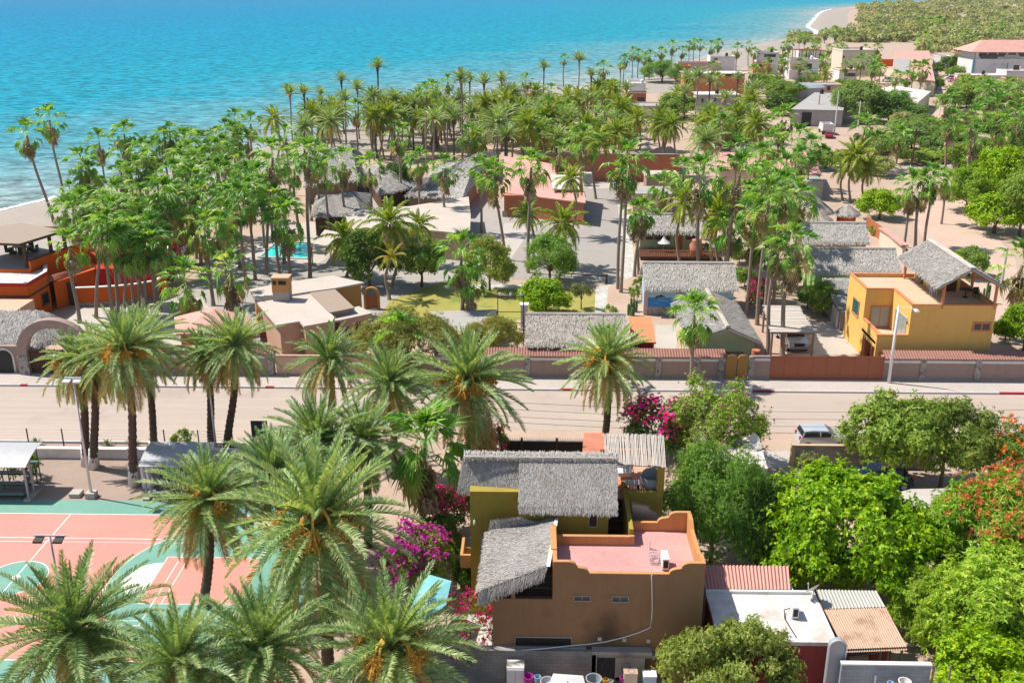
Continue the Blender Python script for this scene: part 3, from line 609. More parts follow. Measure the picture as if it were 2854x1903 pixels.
def tree_protos(kind, seed, W, Hh, z0, nclus, per, L, Wd, leaf, tr=0.16, lobes=20, lr=0.24, flowers=None, cup=0.3, low=-0.55):
    V, Fc, Cn = crown_np(seed, W, Hh, z0, nclus, per, L, Wd, lobes, lr, cup=cup, low=low)
    mb = MB().add(V, Fc); mats = [leaf]
    extra = None
    if flowers:
        fm, nf, fl, fw, bias = flowers
        V2, F2, _ = crown_np(seed, W*1.07, Hh*1.07, z0, nf, 7, fl, fw, lobes, lr, cup=0.9, low=low)
        if bias is not None:
            q = V2.reshape(-1, 7, 4, 3); cc = q.mean((1, 2)); keep = (cc@np.array(bias[:3])) > bias[3]; q = q[keep]; V2 = q.reshape(-1, 3); F2 = np.arange(len(V2)).reshape(-1, 4)
        extra = MB().add(V2, F2).mesh('blossom', fm)
    t = MB(); rng = random.Random(seed)
    zc = z0+Hh*0.3
    t.tube([(0,0,0),(0.06*W*rng.uniform(-1,1)*0.3,0.1*rng.uniform(-1,1),zc*0.5),(0.02*W,0,zc)], [tr*1.3, tr, tr*0.75], 8)
    for c in Cn[:10]:
        m = Vector((c[0]*0.45, c[1]*0.45, zc+(c[2]-zc)*0.5)); t.tube([(0,0,zc*0.7), m, tuple(c)], [tr*0.55, tr*0.3, tr*0.08], 5)
    TREE.setdefault(kind, []).append((mb.mesh('crown', mats), t.mesh('trunk', 'bark', True), W, z0+Hh, extra))
TREE = {}
def make_trees():
    tp = tree_protos
    tp('mango', 1, 9, 7.2, 0.4, 5200, 8, 0.36, 0.10, 'mango', 0.2, 60, 0.19)
    tp('mangored', 2, 8.4, 7.2, 0.4, 4800, 8, 0.36, 0.10, 'mango', 0.2, 56, 0.19, ('mangored', 1050, 0.36, 0.10, (0.25,-0.3,0.7,3.7)))
    tp('lime', 3, 8.4, 6.4, 0.2, 9500, 6, 0.25, 0.14, 'lime', 0.2, 70, 0.18)
    tp('lime', 4, 7, 5.9, 0.2, 4600, 6, 0.26, 0.15, 'lime', 0.2, 50, 0.20)
    tp('mid', 5, 7, 5.2, 1.2, 4200, 6, 0.25, 0.12, 'mid', 0.16, 48, 0.20)
    tp('mid', 6, 6, 5.5, 0.6, 3600, 6, 0.25, 0.12, 'mid', 0.16, 42, 0.22)
    tp('almond', 7, 7.4, 5.2, 1.4, 4600, 6, 0.25, 0.12, 'almond', 0.14, 50, 0.19, None)
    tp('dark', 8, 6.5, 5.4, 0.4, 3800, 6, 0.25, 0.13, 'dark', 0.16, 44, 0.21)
    tp('feather', 9, 8, 7.6, 0.2, 9500, 7, 0.20, 0.06, 'feather', 0.16, 70, 0.18, cup=0.6)
    tp('feather', 10, 5.5, 5.1, 0.3, 5200, 7, 0.20, 0.06, 'feather', 0.14, 44, 0.2, cup=0.6)
    tp('olive', 11, 6.5, 4.2, 0.1, 5200, 7, 0.20, 0.05, 'olive', 0.12, 50, 0.2, cup=0.6)
    tp('citrus', 12, 6.4, 5.0, 0.5, 6500, 6, 0.18, 0.09, 'citrus', 0.14, 60, 0.18)
    tp('sage', 13, 3, 2.2, 0.9, 900, 6, 0.16, 0.06, 'sage', 0.07, 16, 0.25)
    tp('orange', 14, 6, 4.7, 0.2, 4400, 7, 0.20, 0.055, 'feather', 0.12, 44, 0.2, ('orangefl', 420, 0.24, 0.16, None), 0.6)
    tp('magenta', 15, 4, 3.8, 0.0, 1600, 6, 0.16, 0.09, 'dark', 0.07, 36, 0.2, ('magenta', 520, 0.17, 0.15, (-0.1,-0.4,0.5,0.7)), 0.5)
    tp('purple', 16, 4.4, 3.8, 0.0, 2200, 6, 0.15, 0.08, 'mid', 0.07, 40, 0.2, ('purple', 900, 0.17, 0.15, (0.3,-0.2,0.6,1.1)), 0.5)
    tp('pinkspray', 17, 4.6, 3.4, 0.3, 380, 6, 0.15, 0.06, 'olive', 0.05, 26, 0.17, ('magenta', 150, 0.16, 0.14, None), 0.6)
    tp('shrub', 18, 2.2, 1.6, 0.05, 520, 6, 0.15, 0.07, 'mid', 0.05, 14, 0.26)
    tp('scrubtree', 19, 5, 3.6, 0.1, 1400, 7, 0.34, 0.14, 'scrub', 0.12, 18, 0.25)
    tp('scrubtree', 20, 5.6, 3.8, 0.1, 1400, 7, 0.34, 0.14, 'mid', 0.12, 18, 0.25)
    tp('lilac', 21, 6, 6.0, 0.1, 5200, 7, 0.19, 0.07, 'mid', 0.12, 50, 0.19, ('purple', 160, 0.15, 0.11, (-0.3,0,0.8,2.3)), 0.5)
    tp('mesquite', 22, 8, 5.6, 0.3, 3600, 7, 0.34, 0.12, 'mesq', 0.16, 50, 0.19, cup=0.5)
def tree(kind, cx, by, ty, wpx, label, cat='tree', group=None, v=0, name=None, flower=None, rz=None):
    """base at photo point (cx, by) on the ground, crown top at ty, crown wpx photo pixels wide"""
    base = U(cx, by, 0); top = onY(cx, ty, base.y)
    W = wpx*mpp((base.x, base.y, top.z*0.6)); P = TREE[kind]; me, tm, pw, ph, ex = P[v % len(P)]
    rt = bpy.data.objects.new(name or cat.replace(' ', '_'), None); COL.objects.link(rt); rt.location = base; tag(rt, label, cat, group)
    rt.rotation_euler = (0,0,_prng.random()*6.28 if rz is None else rz); s = W/pw; rt.scale = (s, s, max(0.4, top.z)/ph)
    for nm, m_ in (('trunk', tm), ('crown', me))+((('blossom' if not flower else flower, ex),) if ex else ()):
        o = bpy.data.objects.new(nm, m_); COL.objects.link(o); o.parent = rt
    return rt
# ================================================================ the setting
YN = U(1427,1197).y      # near edge of the street
YF = U(1427,1088).y      # far kerb
YW = U(1427,1054).y      # street wall of the compounds
def sea_material():
    m, nt, out = _mat('sea_water'); L = nt.links.new
    geo = N(nt, 'ShaderNodeNewGeometry')
    at = N(nt, 'ShaderNodeAttribute', attribute_name='offshore')
    mp = N(nt, 'ShaderNodeMapping'); mp.inputs['Scale'].default_value = (0.55, 1.0, 1.0); mp.inputs['Rotation'].default_value = (0,0,0.25); L(geo.outputs['Position'], mp.inputs['Vector'])
    n0 = N(nt, 'ShaderNodeTexNoise', Scale=0.012, Detail=5.0, Roughness=0.6); L(mp.outputs[0], n0.inputs['Vector'])
    a0 = N(nt, 'ShaderNodeMath', operation='MULTIPLY_ADD'); a0.inputs[1].default_value = 0.20; a0.inputs[2].default_value = -0.10; L(n0.outputs['Fac'], a0.inputs[0])
    a1 = N(nt, 'ShaderNodeMath', operation='ADD', use_clamp=True); L(at.outputs['Fac'], a1.inputs[0]); L(a0.outputs[0], a1.inputs[1])
    cr = N(nt, 'ShaderNodeValToRGB'); e = cr.color_ramp.elements
    e[0].color = (0.31,0.32,0.285,1); e[1].color = (0.0,0.135,0.30,1)
    for p, c in ((0.03,(0.23,0.29,0.285)),(0.09,(0.10,0.25,0.28)),(0.20,(0.010,0.225,0.305)),(0.42,(0.001,0.195,0.31)),(0.75,(0.0,0.155,0.30))):
        x = e.new(p); x.color = c4(c)
    L(a1.outputs[0], cr.inputs[0])
    # wind ripples: patches of slightly different blue
    mp2 = N(nt, 'ShaderNodeMapping'); mp2.inputs['Scale'].default_value = (0.26, 0.42, 1.0); mp2.inputs['Rotation'].default_value = (0,0,0.2); L(geo.outputs['Position'], mp2.inputs['Vector'])
    n1 = N(nt, 'ShaderNodeTexNoise', Scale=1.0, Detail=7.0, Roughness=0.72); L(mp2.outputs[0], n1.inputs['Vector'])
    r1 = N(nt, 'ShaderNodeMapRange'); r1.inputs[1].default_value = 0.34; r1.inputs[2].default_value = 0.66; r1.inputs[3].default_value = 0.35; r1.inputs[4].default_value = 1.65; L(n1.outputs['Fac'], r1.inputs[0])
    mx = N(nt, 'ShaderNodeMix', data_type='RGBA', blend_type='MULTIPLY'); mx.inputs[0].default_value = 1.0; L(cr.outputs[0], mx.inputs[6]); L(r1.outputs[0], mx.inputs[7])
    # scattered whitecaps
    mp3 = N(nt, 'ShaderNodeMapping'); mp3.inputs['Scale'].default_value = (0.09, 0.30, 1.0); L(geo.outputs['Position'], mp3.inputs['Vector'])
    n2 = N(nt, 'ShaderNodeTexNoise', Scale=1.0, Detail=4.0, Roughness=0.8); L(mp3.outputs[0], n2.inputs['Vector'])
    r2 = N(nt, 'ShaderNodeMapRange'); r2.inputs[1].default_value = 0.79; r2.inputs[2].default_value = 0.83; L(n2.outputs['Fac'], r2.inputs[0])
    m2 = N(nt, 'ShaderNodeMix', data_type='RGBA'); m2.inputs[7].default_value = (0.75,0.78,0.78,1); L(mx.outputs[2], m2.inputs[6]); L(r2.outputs[0], m2.inputs[0])
    b = N(nt, 'ShaderNodeBsdfPrincipled', Roughness=0.5); b.inputs['Specular IOR Level'].default_value = 0.06
    L(m2.outputs[2], b.inputs['Base Color'])
    bp = N(nt, 'ShaderNodeBump', Strength=0.5, Distance=0.6); L(n1.outputs['Fac'], bp.inputs['Height']); L(bp.outputs[0], b.inputs['Normal'])
    df = N(nt, 'ShaderNodeBsdfDiffuse'); L(m2.outputs[2], df.inputs[0]); L(bp.outputs[0], df.inputs['Normal'])
    gs = N(nt, 'ShaderNodeBsdfGlossy'); gs.inputs['Roughness'].default_value = 0.3; L(bp.outputs[0], gs.inputs['Normal'])
    ms_ = N(nt, 'ShaderNodeMixShader'); ms_.inputs[0].default_value = 0.05; L(df.outputs[0], ms_.inputs[1]); L(gs.outputs[0], ms_.inputs[2])
    nt.nodes.remove(b); L(ms_.outputs[0], out.inputs[0]); return m
M['sea'] = sea_material()
# shoreline (water's edge), left to right then away round the point
SEA_Z = -0.7
shore_px = [(-700,790),(-300,660),(0,589),(140,556),(330,510),(560,455),(860,380),(1120,318),(1420,258),(1721,240),(1850,196),(1960,158),(2080,132),(2174,113),(2256,103),(2280,88),(2258,76),(2270,58),(2296,33),(2348,22),(2480,11),(2700,0),(3200,-20),(4200,-36)]
shore = [Vector(U(x, y, SEA_Z)) for x, y in shore_px]
def smooth_line(P, k=6):
    out = []
    for i in range(len(P)-1):
        p0, p1, p2, p3 = P[max(i-1,0)], P[i], P[i+1], P[min(i+2,len(P)-1)]
        for j in range(k):
            t = j/k; out.append(0.5*((2*p1)+(p2-p0)*t+(2*p0-5*p1+4*p2-p3)*t*t+(3*p1-p0-3*p2+p3)*t**3))
    return out+[P[-1]]
sh = smooth_line(shore)
nrm = []
for i in range(len(sh)):
    t = (sh[min(i+1,len(sh)-1)]-sh[max(i-1,0)]); nrm.append(Vector((t.y, -t.x, 0)).normalized())   # to the landward side
def offline(d, z): return [Vector((p.x+n.x*d, p.y+n.y*d, z)) for p, n in zip(sh, nrm)]
mbL = MB()
a_, b_, c_, d_ = offline(-6, SEA_Z-0.9), sh, offline(4, SEA_Z+0.5), offline(9, 0.0)
def band(mb, A, B): 
    for i in range(len(A)-1): mb.quad(A[i], A[i+1], B[i+1], B[i])
band(mbL, b_, a_); band(mbL, c_, b_); band(mbL, d_, c_)
struct('beach', mbL, 'sand')
land = [(p.x, p.y) for p in d_]+[(9000, 9000), (9000, -400), (-1200, -400), (-1200, d_[0].y-60)]
struct('ground', MB().sheet(land, 0.0), 'dirt')
# sand strip behind the beach
inner = offline(30, 0.004); outer = offline(9, 0.004); ms = MB()
band(ms, inner[:sum(1 for x in range(int(len(sh)*0.82)))], outer[:int(len(sh)*0.82)]); struct('sand', ms, 'sand')
# water: fan of bands running out to sea, with distance from the shore stored for the colour of the bottom
msea = MB(); dist = [0, 8, 20, 45, 90, 160, 280, 480, 800, 1400, 2600, 6000, 20000]; rows = []
val = {0:0.0, 8:0.02, 20:0.06, 45:0.11, 90:0.17, 160:0.24, 280:0.34, 480:0.46, 800:0.62, 1400:0.8, 2600:0.95, 6000:1.0, 20000:1.0}
from math import hypot
xs = list(np.linspace(-900, 1500, 61)); ys = [20]+list(np.geomspace(60, 3000, 70))+[6000, 20000]
xs = [-20000, -6000, -2500]+xs+[2500, 5000, 20000]
S2 = np.array([(p.x, p.y) for p in sh])
G = np.array([(x, y) for y in ys for x in xs])
seg = S2[1:]-S2[:-1]
dmin = np.full(len(G), 1e9)
for p, s_ in zip(S2[:-1], seg):
    t = np.clip(((G-p)@s_)/(s_@s_), 0, 1); dmin = np.minimum(dmin, np.linalg.norm(G-(p+t[:,None]*s_), axis=1))
nx = len(xs); idx = np.arange(len(G)).reshape(len(ys), nx)
Fq = np.stack([idx[:-1,:-1].ravel(), idx[:-1,1:].ravel(), idx[1:,1:].ravel(), idx[1:,:-1].ravel()], 1)
msea.add(np.concatenate([G, np.full((len(G),1), SEA_Z)], 1), Fq)
sea = struct('sea', msea, 'sea')
at = sea.data.attributes.new('offshore', 'FLOAT', 'POINT')
kd = sorted(val); at.data.foreach_set('value', np.interp(dmin, kd, [val[k] for k in kd]).astype(np.float32))
# surf along the beach and round the point
def foam(i0, i1, w, seed):
    rng = random.Random(seed); mb = MB(); A = []; B = []
    P = offline(0, SEA_Z+0.06)
    for i in range(i0, i1):
        for j in range(8):
            t = j/8; p = P[i].lerp(P[i+1], t); n = nrm[i]; k = w*(0.35+rng.random()*0.9); o = rng.uniform(-0.3, 0.5)
            A.append(p+n*o); B.append(p-n*(k+0.2))
    for i in range(len(A)-1): mb.quad(A[i], A[i+1], B[i+1], B[i])
    return mb
M['foam'] = mat('sea_foam', (0.78,0.79,0.79), (0.55,0.60,0.61), scale=0.7, scale2=2.5, rough=0.7, amt=0.3)
mf = foam(6, 20, 1.2, 3); struct('surf', mf, 'foam')
struct('surf', foam(80, 112, 3.5, 4), 'foam')

# ---- street, pavements, park
m = MB().box(-160, 160, YN, YF, -0.1, 0.004); struct('street', m, 'road')
m = MB().box(-160, 160, YF+0.25, YW+0.6, 0.0, 0.13); struct('far_pavement', m, 'sidewalk')
k = MB(); k2 = MB()
xr = U(1150,1089).x; x = -160.0; red = False
reds = [(40,62),(160,172),(735,760),(972,985),(1560,1600),(2095,2155),(2462,2490),(2774,3000)]; xs_k = [-160.0]
for p0, p1 in reds:
    a, b = U(p0,1089).x, U(p1,1089).x; k.box(xs_k[-1], a, YF, YF+.25, 0.0, .145); k2.box(a, b, YF, YF+.25, 0.0, .145); xs_k.append(b)
k.box(xs_k[-1], 160, YF, YF+.25, 0.0, .145)
struct('white_kerb', k, 'kerbwhite'); struct('red_kerb', k2, 'kerbred')
yk = U(600,1239).y; xe = U(730,1240).x
struct('near_pavement', MB().box(-160, xe, yk+0.2, YN-0.004, -0.05, 0.05), 'pavers')
struct('near_kerb', MB().box(-160, xe, yk, yk+0.2, -0.05, 0.16), 'kerbwhite')
wy0, wy1 = U(300,1279).y, U(300,1279).y+0.35
struct('park_ground', MB().sheet([(-90, U(300,1395).y), (U(720,1300).x, U(300,1395).y), (U(720,1300).x, yk), (-90, yk)], 0.006), 'parkdirt')
# ---- basketball court: centre at the spot, long side along X
c0 = U(43,1610); cx0, cy0 = c0.x, c0.y
HX, HY = 14.0, 7.55
def sh4(x0, x1, y0, y1): return [(cx0+x0, cy0+y0), (cx0+x1, cy0+y0), (cx0+x1, cy0+y1), (cx0+x0, cy0+y1)]
struct('court', MB().sheet(sh4(-HX-3, HX+3.4, -HY-3, U(300,1395).y-cy0), 0.012), 'courtgreen')
struct('court', MB().sheet(sh4(-HX, HX, -HY, HY), 0.016), 'coral')
def arc(cx, cy, r, a0, a1, n=40): return [(cx+r*cos(a0+(a1-a0)*i/n), cy+r*sin(a0+(a1-a0)*i/n)) for i in range(n+1)]
g = MB()
g.sheet(arc(cx0, cy0, 1.8, 0, 2*pi)[:-1], 0.020)
hx = cx0+HX-1.575
for sgn in (1, -1):
    ar = [(cx0+sgn*(px_-cx0), py_) for px_, py_ in arc(hx, cy0, 6.75, pi-1.35, pi+1.35)]
    a1 = [(cx0+sgn*HX, ar[0][1])]+ar+[(cx0+sgn*HX, ar[-1][1])]
    g.sheet(a1, 0.020)
struct('court', g, 'courtgreen')
w = MB(); q = MB()
def ring(mb, pts, t=0.05, z=0.024):
    for i in range(len(pts)-1):
        a = Vector(pts[i]+(0,)); b = Vector(pts[i+1]+(0,)); n = Vector((-(b-a).y, (b-a).x, 0)).normalized()*t/2
        mb.quad((a+n)+Vector((0,0,z)), (a-n)+Vector((0,0,z)), (b-n)+Vector((0,0,z)), (b+n)+Vector((0,0,z)))
for sgn in (1, -1):
    X = lambda d: cx0+sgn*(HX-d)
    q.sheet([(X(0), cy0-2.45), (X(5.8), cy0-2.45), (X(5.8), cy0+2.45), (X(0), cy0+2.45)], 0.024)
    w.sheet([(cx0+sgn*(HX-5.8)+sgn*(-1)*abs(1.8*sin(t))*1.0, cy0+1.8*cos(t)) for t in np.linspace(0, pi, 30)], 0.024)
    ring(w, [(X(0), cy0-2.45), (X(5.8), cy0-2.45), (X(5.8), cy0+2.45), (X(0), cy0+2.45)], z=0.028)
    ring(w, [(X(4.5), cy0-2.45), (X(4.5), cy0+2.45)], z=0.028)
    ar = [(cx0+sgn*(px_-cx0), py_) for px_, py_ in arc(hx, cy0, 6.75, pi-1.35, pi+1.35)]
    ring(w, [(X(0), ar[0][1])]+ar+[(X(0), ar[-1][1])])
struct('court', q, 'coral')
ring(w, sh4(-HX, HX, -HY, HY)+[sh4(-HX, HX, -HY, HY)[0]], 0.07)
ring(w, [(cx0, cy0-HY), (cx0, cy0+HY)], 0.07, 0.025); ring(w, arc(cx0, cy0, 1.8, 0, 2*pi), 0.07, 0.0245)
w.sheet(arc(cx0, cy0, 0.28, 0, 2*pi, 20)[:-1], 0.028)
for yy, t in ((4.5, 0.07), (4.05, 0.045)): ring(w, [(cx0-9, cy0+yy), (cx0+9, cy0+yy)], t, 0.0255); ring(w, [(cx0-9, cy0-yy), (cx0+9, cy0-yy)], t, 0.0255)
ring(w, [(cx0-9, cy0-4.5), (cx0-9, cy0+4.5)], 0.05, 0.0295); ring(w, [(cx0+9, cy0-4.5), (cx0+9, cy0+4.5)], 0.05, 0.0295)
struct('court_lines', w, 'whiteline')
# ---- yards and surfaces inside the compounds
def patch(name, pts, m, z=0.006): return struct(name, MB().sheet(pxpoly(pts), z), m)
patch('driveway', [(1625,505),(1722,505),(1740,740),(1700,792),(1575,782),(1405,778),(1380,740),(1470,640),(1625,636)], 'asphalt', 0.008)
patch('apron', [(1640,505),(1716,505),(1722,524),(1640,526)], 'concrete', 0.012)
patch('apron', [(1405,622),(1490,624),(1425,720),(1390,722)], 'concrete', 0.012)
patch('path', [(1722,570),(1752,572),(1772,770),(1725,795),(1703,800),(1690,880),(1658,880),(1660,800),(1700,793),(1738,742)], 'flag', 0.010)
patch('yard', [(460,840),(690,700),(850,655),(1050,560),(1400,560),(1640,500),(1630,640),(1400,800),(1100,830),(1050,900),(860,990),(420,1000)], 'greyconc', 0.004)
patch('yard', [(210,1000),(160,900),(260,835),(560,830),(620,900),(430,1030)], 'concrete', 0.006)
patch('lawn', [(1040,915),(1085,838),(1190,800),(1265,778),(1420,800),(1658,806),(1656,884),(1440,890),(1440,940),(1200,930),(1060,950)], 'lawn', 0.010)
patch('path', [(1240,795),(1460,793),(1460,805),(1240,806)], 'flag', 0.014)
patch('path', [(1010,800),(1120,770),(1260,765),(1262,780),(1120,800),(1060,850),(1070,880),(1030,880)], 'greyconc', 0.014)
patch('grass', [(1118,480),(1170,465),(1190,480),(1145,500)], 'grass', 0.010)
patch('grass', [(495,680),(560,665),(600,690),(520,720)], 'grass', 0.010)
patch('flower_bed', [(1695,800),(1775,765),(1800,860),(1790,900),(1690,880)], 'dirt', 0.012)
patch('terrace', [(1826,905),(1900,905),(1880,985),(1828,985)], 'concrete', 0.012)
patch('terrace', [(2255,905),(2370,900),(2420,990),(2265,990)], 'concrete', 0.012)
patch('terrace', [(2235,676),(2425,678),(2440,700),(2235,700)], 'pinkroof', 0.012)
patch('side_road', [(2110,480),(2140,462),(2854,462),(2854,448),(2990,448),(2990,468),(2480,470),(2440,482)], 'road', 0.010)
patch('dirt_road', [(2255,345),(2300,335),(2360,420),(2400,560),(2340,560)], 'dirt', 0.008)
M['pathsoil'] = mat('bare_soil', (0.53,0.385,0.30), (0.45,0.32,0.245), scale=0.3, scale2=3)
patch('dirt_road', [(2505,560),(2690,560),(2830,720),(2854,900),(2700,900),(2560,640)], 'pathsoil', 0.008)
patch('dirt_road', [(2400,270),(2470,195),(2640,200),(2650,330),(2605,330),(2600,245),(2470,250),(2440,345),(2260,345),(2205,330)], 'pathsoil', 0.010)
patch('side_lane', [(2040,1258),(2208,1256),(2205,1302),(2140,1302)], 'concrete', 0.012)
patch('ground_slab', [(1425,1715),(1462,1730),(1470,1812),(1300,1812),(1305,1700)], 'flag', 0.012)
# pool
pp = pxpoly([(721,719),(768,676),(868,678),(860,722)]); dk = pxpoly([(655,745),(745,640),(860,618),(1010,640),(900,728),(880,738)])
struct('pool_deck', MB().sheet(dk, 0.016), 'concrete')
def pool_mat():
    m_, nt, out = _mat('pool_water'); b = N(nt, 'ShaderNodeBsdfPrincipled', Roughness=0.12); L = nt.links.new
    geo = N(nt, 'ShaderNodeNewGeometry'); n1 = N(nt, 'ShaderNodeTexNoise', Scale=0.5, Detail=3.0); L(geo.outputs['Position'], n1.inputs['Vector'])
    cr = N(nt, 'ShaderNodeValToRGB'); cr.color_ramp.elements[0].color = (0.02,0.50,0.52,1); cr.color_ramp.elements[1].color = (0.06,0.62,0.58,1); L(n1.outputs['Fac'], cr.inputs[0]); L(cr.outputs[0], b.inputs['Base Color'])
    b.inputs['Specular IOR Level'].default_value = 0.3
    n2 = N(nt, 'ShaderNodeTexNoise', Scale=4.0, Detail=2.0); L(geo.outputs['Position'], n2.inputs['Vector']); bp = N(nt, 'ShaderNodeBump', Strength=0.15); L(n2.outputs['Fac'], bp.inputs['Height']); L(bp.outputs[0], b.inputs['Normal'])
    L(b.outputs[0], out.inputs[0]); return m_
M['pool'] = pool_mat()
struct('pool_water', MB().sheet(pp, 0.030), 'pool')
rim = MB()
for i in range(4):
    a, b = Vector(pp[i]+(0.06,)), Vector(pp[(i+1)%4]+(0.06,)); rim.beam(a, b, 0.4, 0.14)
solo('pool_rim', rim, 'concrete', 'pale stone rim round the turquoise swimming pool', 'pool rim')
# ================================================================ buildings
def flat_house(name, label, pxL, pxR, py, z, depth, wall, roof, over=0.0, par=0.0, parm=None, wins=(), cat='house', Y=None, frame='whitepaint', pane='glass', z0=0.0, thick=0.2):
    y0 = U((pxL+pxR)/2, py, z).y if Y is None else Y
    x0, x1 = onY(pxL, py, y0).x, onY(pxR, py, y0).x
    t = thing(name, label, cat, ((x0+x1)/2, y0, 0))
    part('wall', MB().box(x0+over, x1-over, y0+over, y0+depth-over, z0, z-thick), wall, t)
    part('roof', MB().box(x0, x1, y0, y0+depth, z-thick, z), roof, t)
    if par:
        p = MB(); w = 0.18
        p.box(x0-.01,x1+.01,y0-.01,y0+w,z+.002,z+par).box(x0-.01,x1+.01,y0+depth-w,y0+depth+.01,z+.002,z+par).box(x0-.01,x0+w,y0+w,y0+depth-w,z+.002,z+par-.003).box(x1-w,x1+.01,y0+w,y0+depth-w,z+.002,z+par-.003)
        part('parapet', p, parm or wall, t)
    for q in wins: ywin(t, *q[:4], y0+over, frame if len(q) < 5 else q[4], pane if len(q) < 6 else q[5], 'window' if len(q) < 7 else q[6])
    t['_y'] = y0+over; return t
def poly_house(name, label, pts, z, wall, roof, ins=0.3, thick=0.18, cat='house', z0=0.0):
    P = pxpoly(pts, z); c = (sum(p[0] for p in P)/len(P), sum(p[1] for p in P)/len(P), 0)
    t = thing(name, label, cat, c)
    part('wall', MB().prism(inset(P, ins), z0, z-thick), wall, t); part('roof', MB().prism(P, z-thick, z), roof, t)
    return t
def thatch_house(name, label, pxL, pxR, pye, ze, pyr, zr, wall, mat_='thatch', dens=28, over=0.5, wins=(), cat='thatched house', half=False, base=None, L=0.7, Wd=0.10, frame='darkwood', pane='glass', ridge=True):
    ye = U((pxL+pxR)/2, pye, ze).y; yr = U((pxL+pxR)/2, pyr, zr).y
    x0, x1 = onY(pxL, pye, ye).x, onY(pxR, pye, ye).x; yb = 2*yr-ye
    t = thing(name, label, cat, ((x0+x1)/2, ye, 0))
    w = MB(); a, b = x0+over*0.7, x1-over*0.7
    if wall:
        zt = ze+0.12
        w.box(a, b, ye+over, yb-over, 0, zt-0.15)
        for xx in (a, b-0.18): w.extr([(xx, ye+over, zt-0.151), (xx, yb-over, zt-0.151), (xx, yr, zr-0.35)], (0.18,0,0))
        part('wall', w, wall, t)
    if base: part('stone_base', MB().box(a-.04, b+.04, ye+over-.04, ye+over+0.1, 0, base), 'rubble', t)
    r = MB(); gable_x(r, x0, x1, ye, ze, yr, zr, dens, length=L, width=Wd); rf = part('roof', r, mat_, t)
    if ridge: part('ridge_cap', MB().tube([(x0, yr, zr+.02), (x1, yr, zr+.02)], 0.16, 6), mat_, rf)
    for q in wins: ywin(t, *q[:4], ye+over, frame if len(q) < 5 else q[4], pane if len(q) < 6 else q[5], 'window' if len(q) < 7 else q[6])
    t['_y'] = ye+over; return t

# ---------------------------------------------------------------- the adobe house in the foreground
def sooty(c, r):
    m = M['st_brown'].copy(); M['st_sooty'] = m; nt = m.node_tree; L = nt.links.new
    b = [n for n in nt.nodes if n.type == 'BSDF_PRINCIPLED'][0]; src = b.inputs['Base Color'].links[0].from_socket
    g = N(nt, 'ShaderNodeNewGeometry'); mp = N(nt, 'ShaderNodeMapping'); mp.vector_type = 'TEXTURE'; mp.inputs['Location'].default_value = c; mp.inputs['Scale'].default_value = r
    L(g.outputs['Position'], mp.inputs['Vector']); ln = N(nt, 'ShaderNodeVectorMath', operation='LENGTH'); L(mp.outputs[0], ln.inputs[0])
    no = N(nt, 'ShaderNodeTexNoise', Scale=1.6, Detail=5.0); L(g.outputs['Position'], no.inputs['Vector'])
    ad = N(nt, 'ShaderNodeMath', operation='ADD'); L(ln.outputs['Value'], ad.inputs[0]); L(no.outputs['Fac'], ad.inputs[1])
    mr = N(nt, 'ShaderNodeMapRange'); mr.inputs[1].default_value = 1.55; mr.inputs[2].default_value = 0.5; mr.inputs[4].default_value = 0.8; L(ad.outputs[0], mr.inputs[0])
    mx = N(nt, 'ShaderNodeMix', data_type='RGBA'); mx.inputs[7].default_value = (0.03,0.026,0.024,1); L(src, mx.inputs[6]); L(mr.outputs[0], mx.inputs[0]); L(mx.outputs[2], b.inputs['Base Color'])
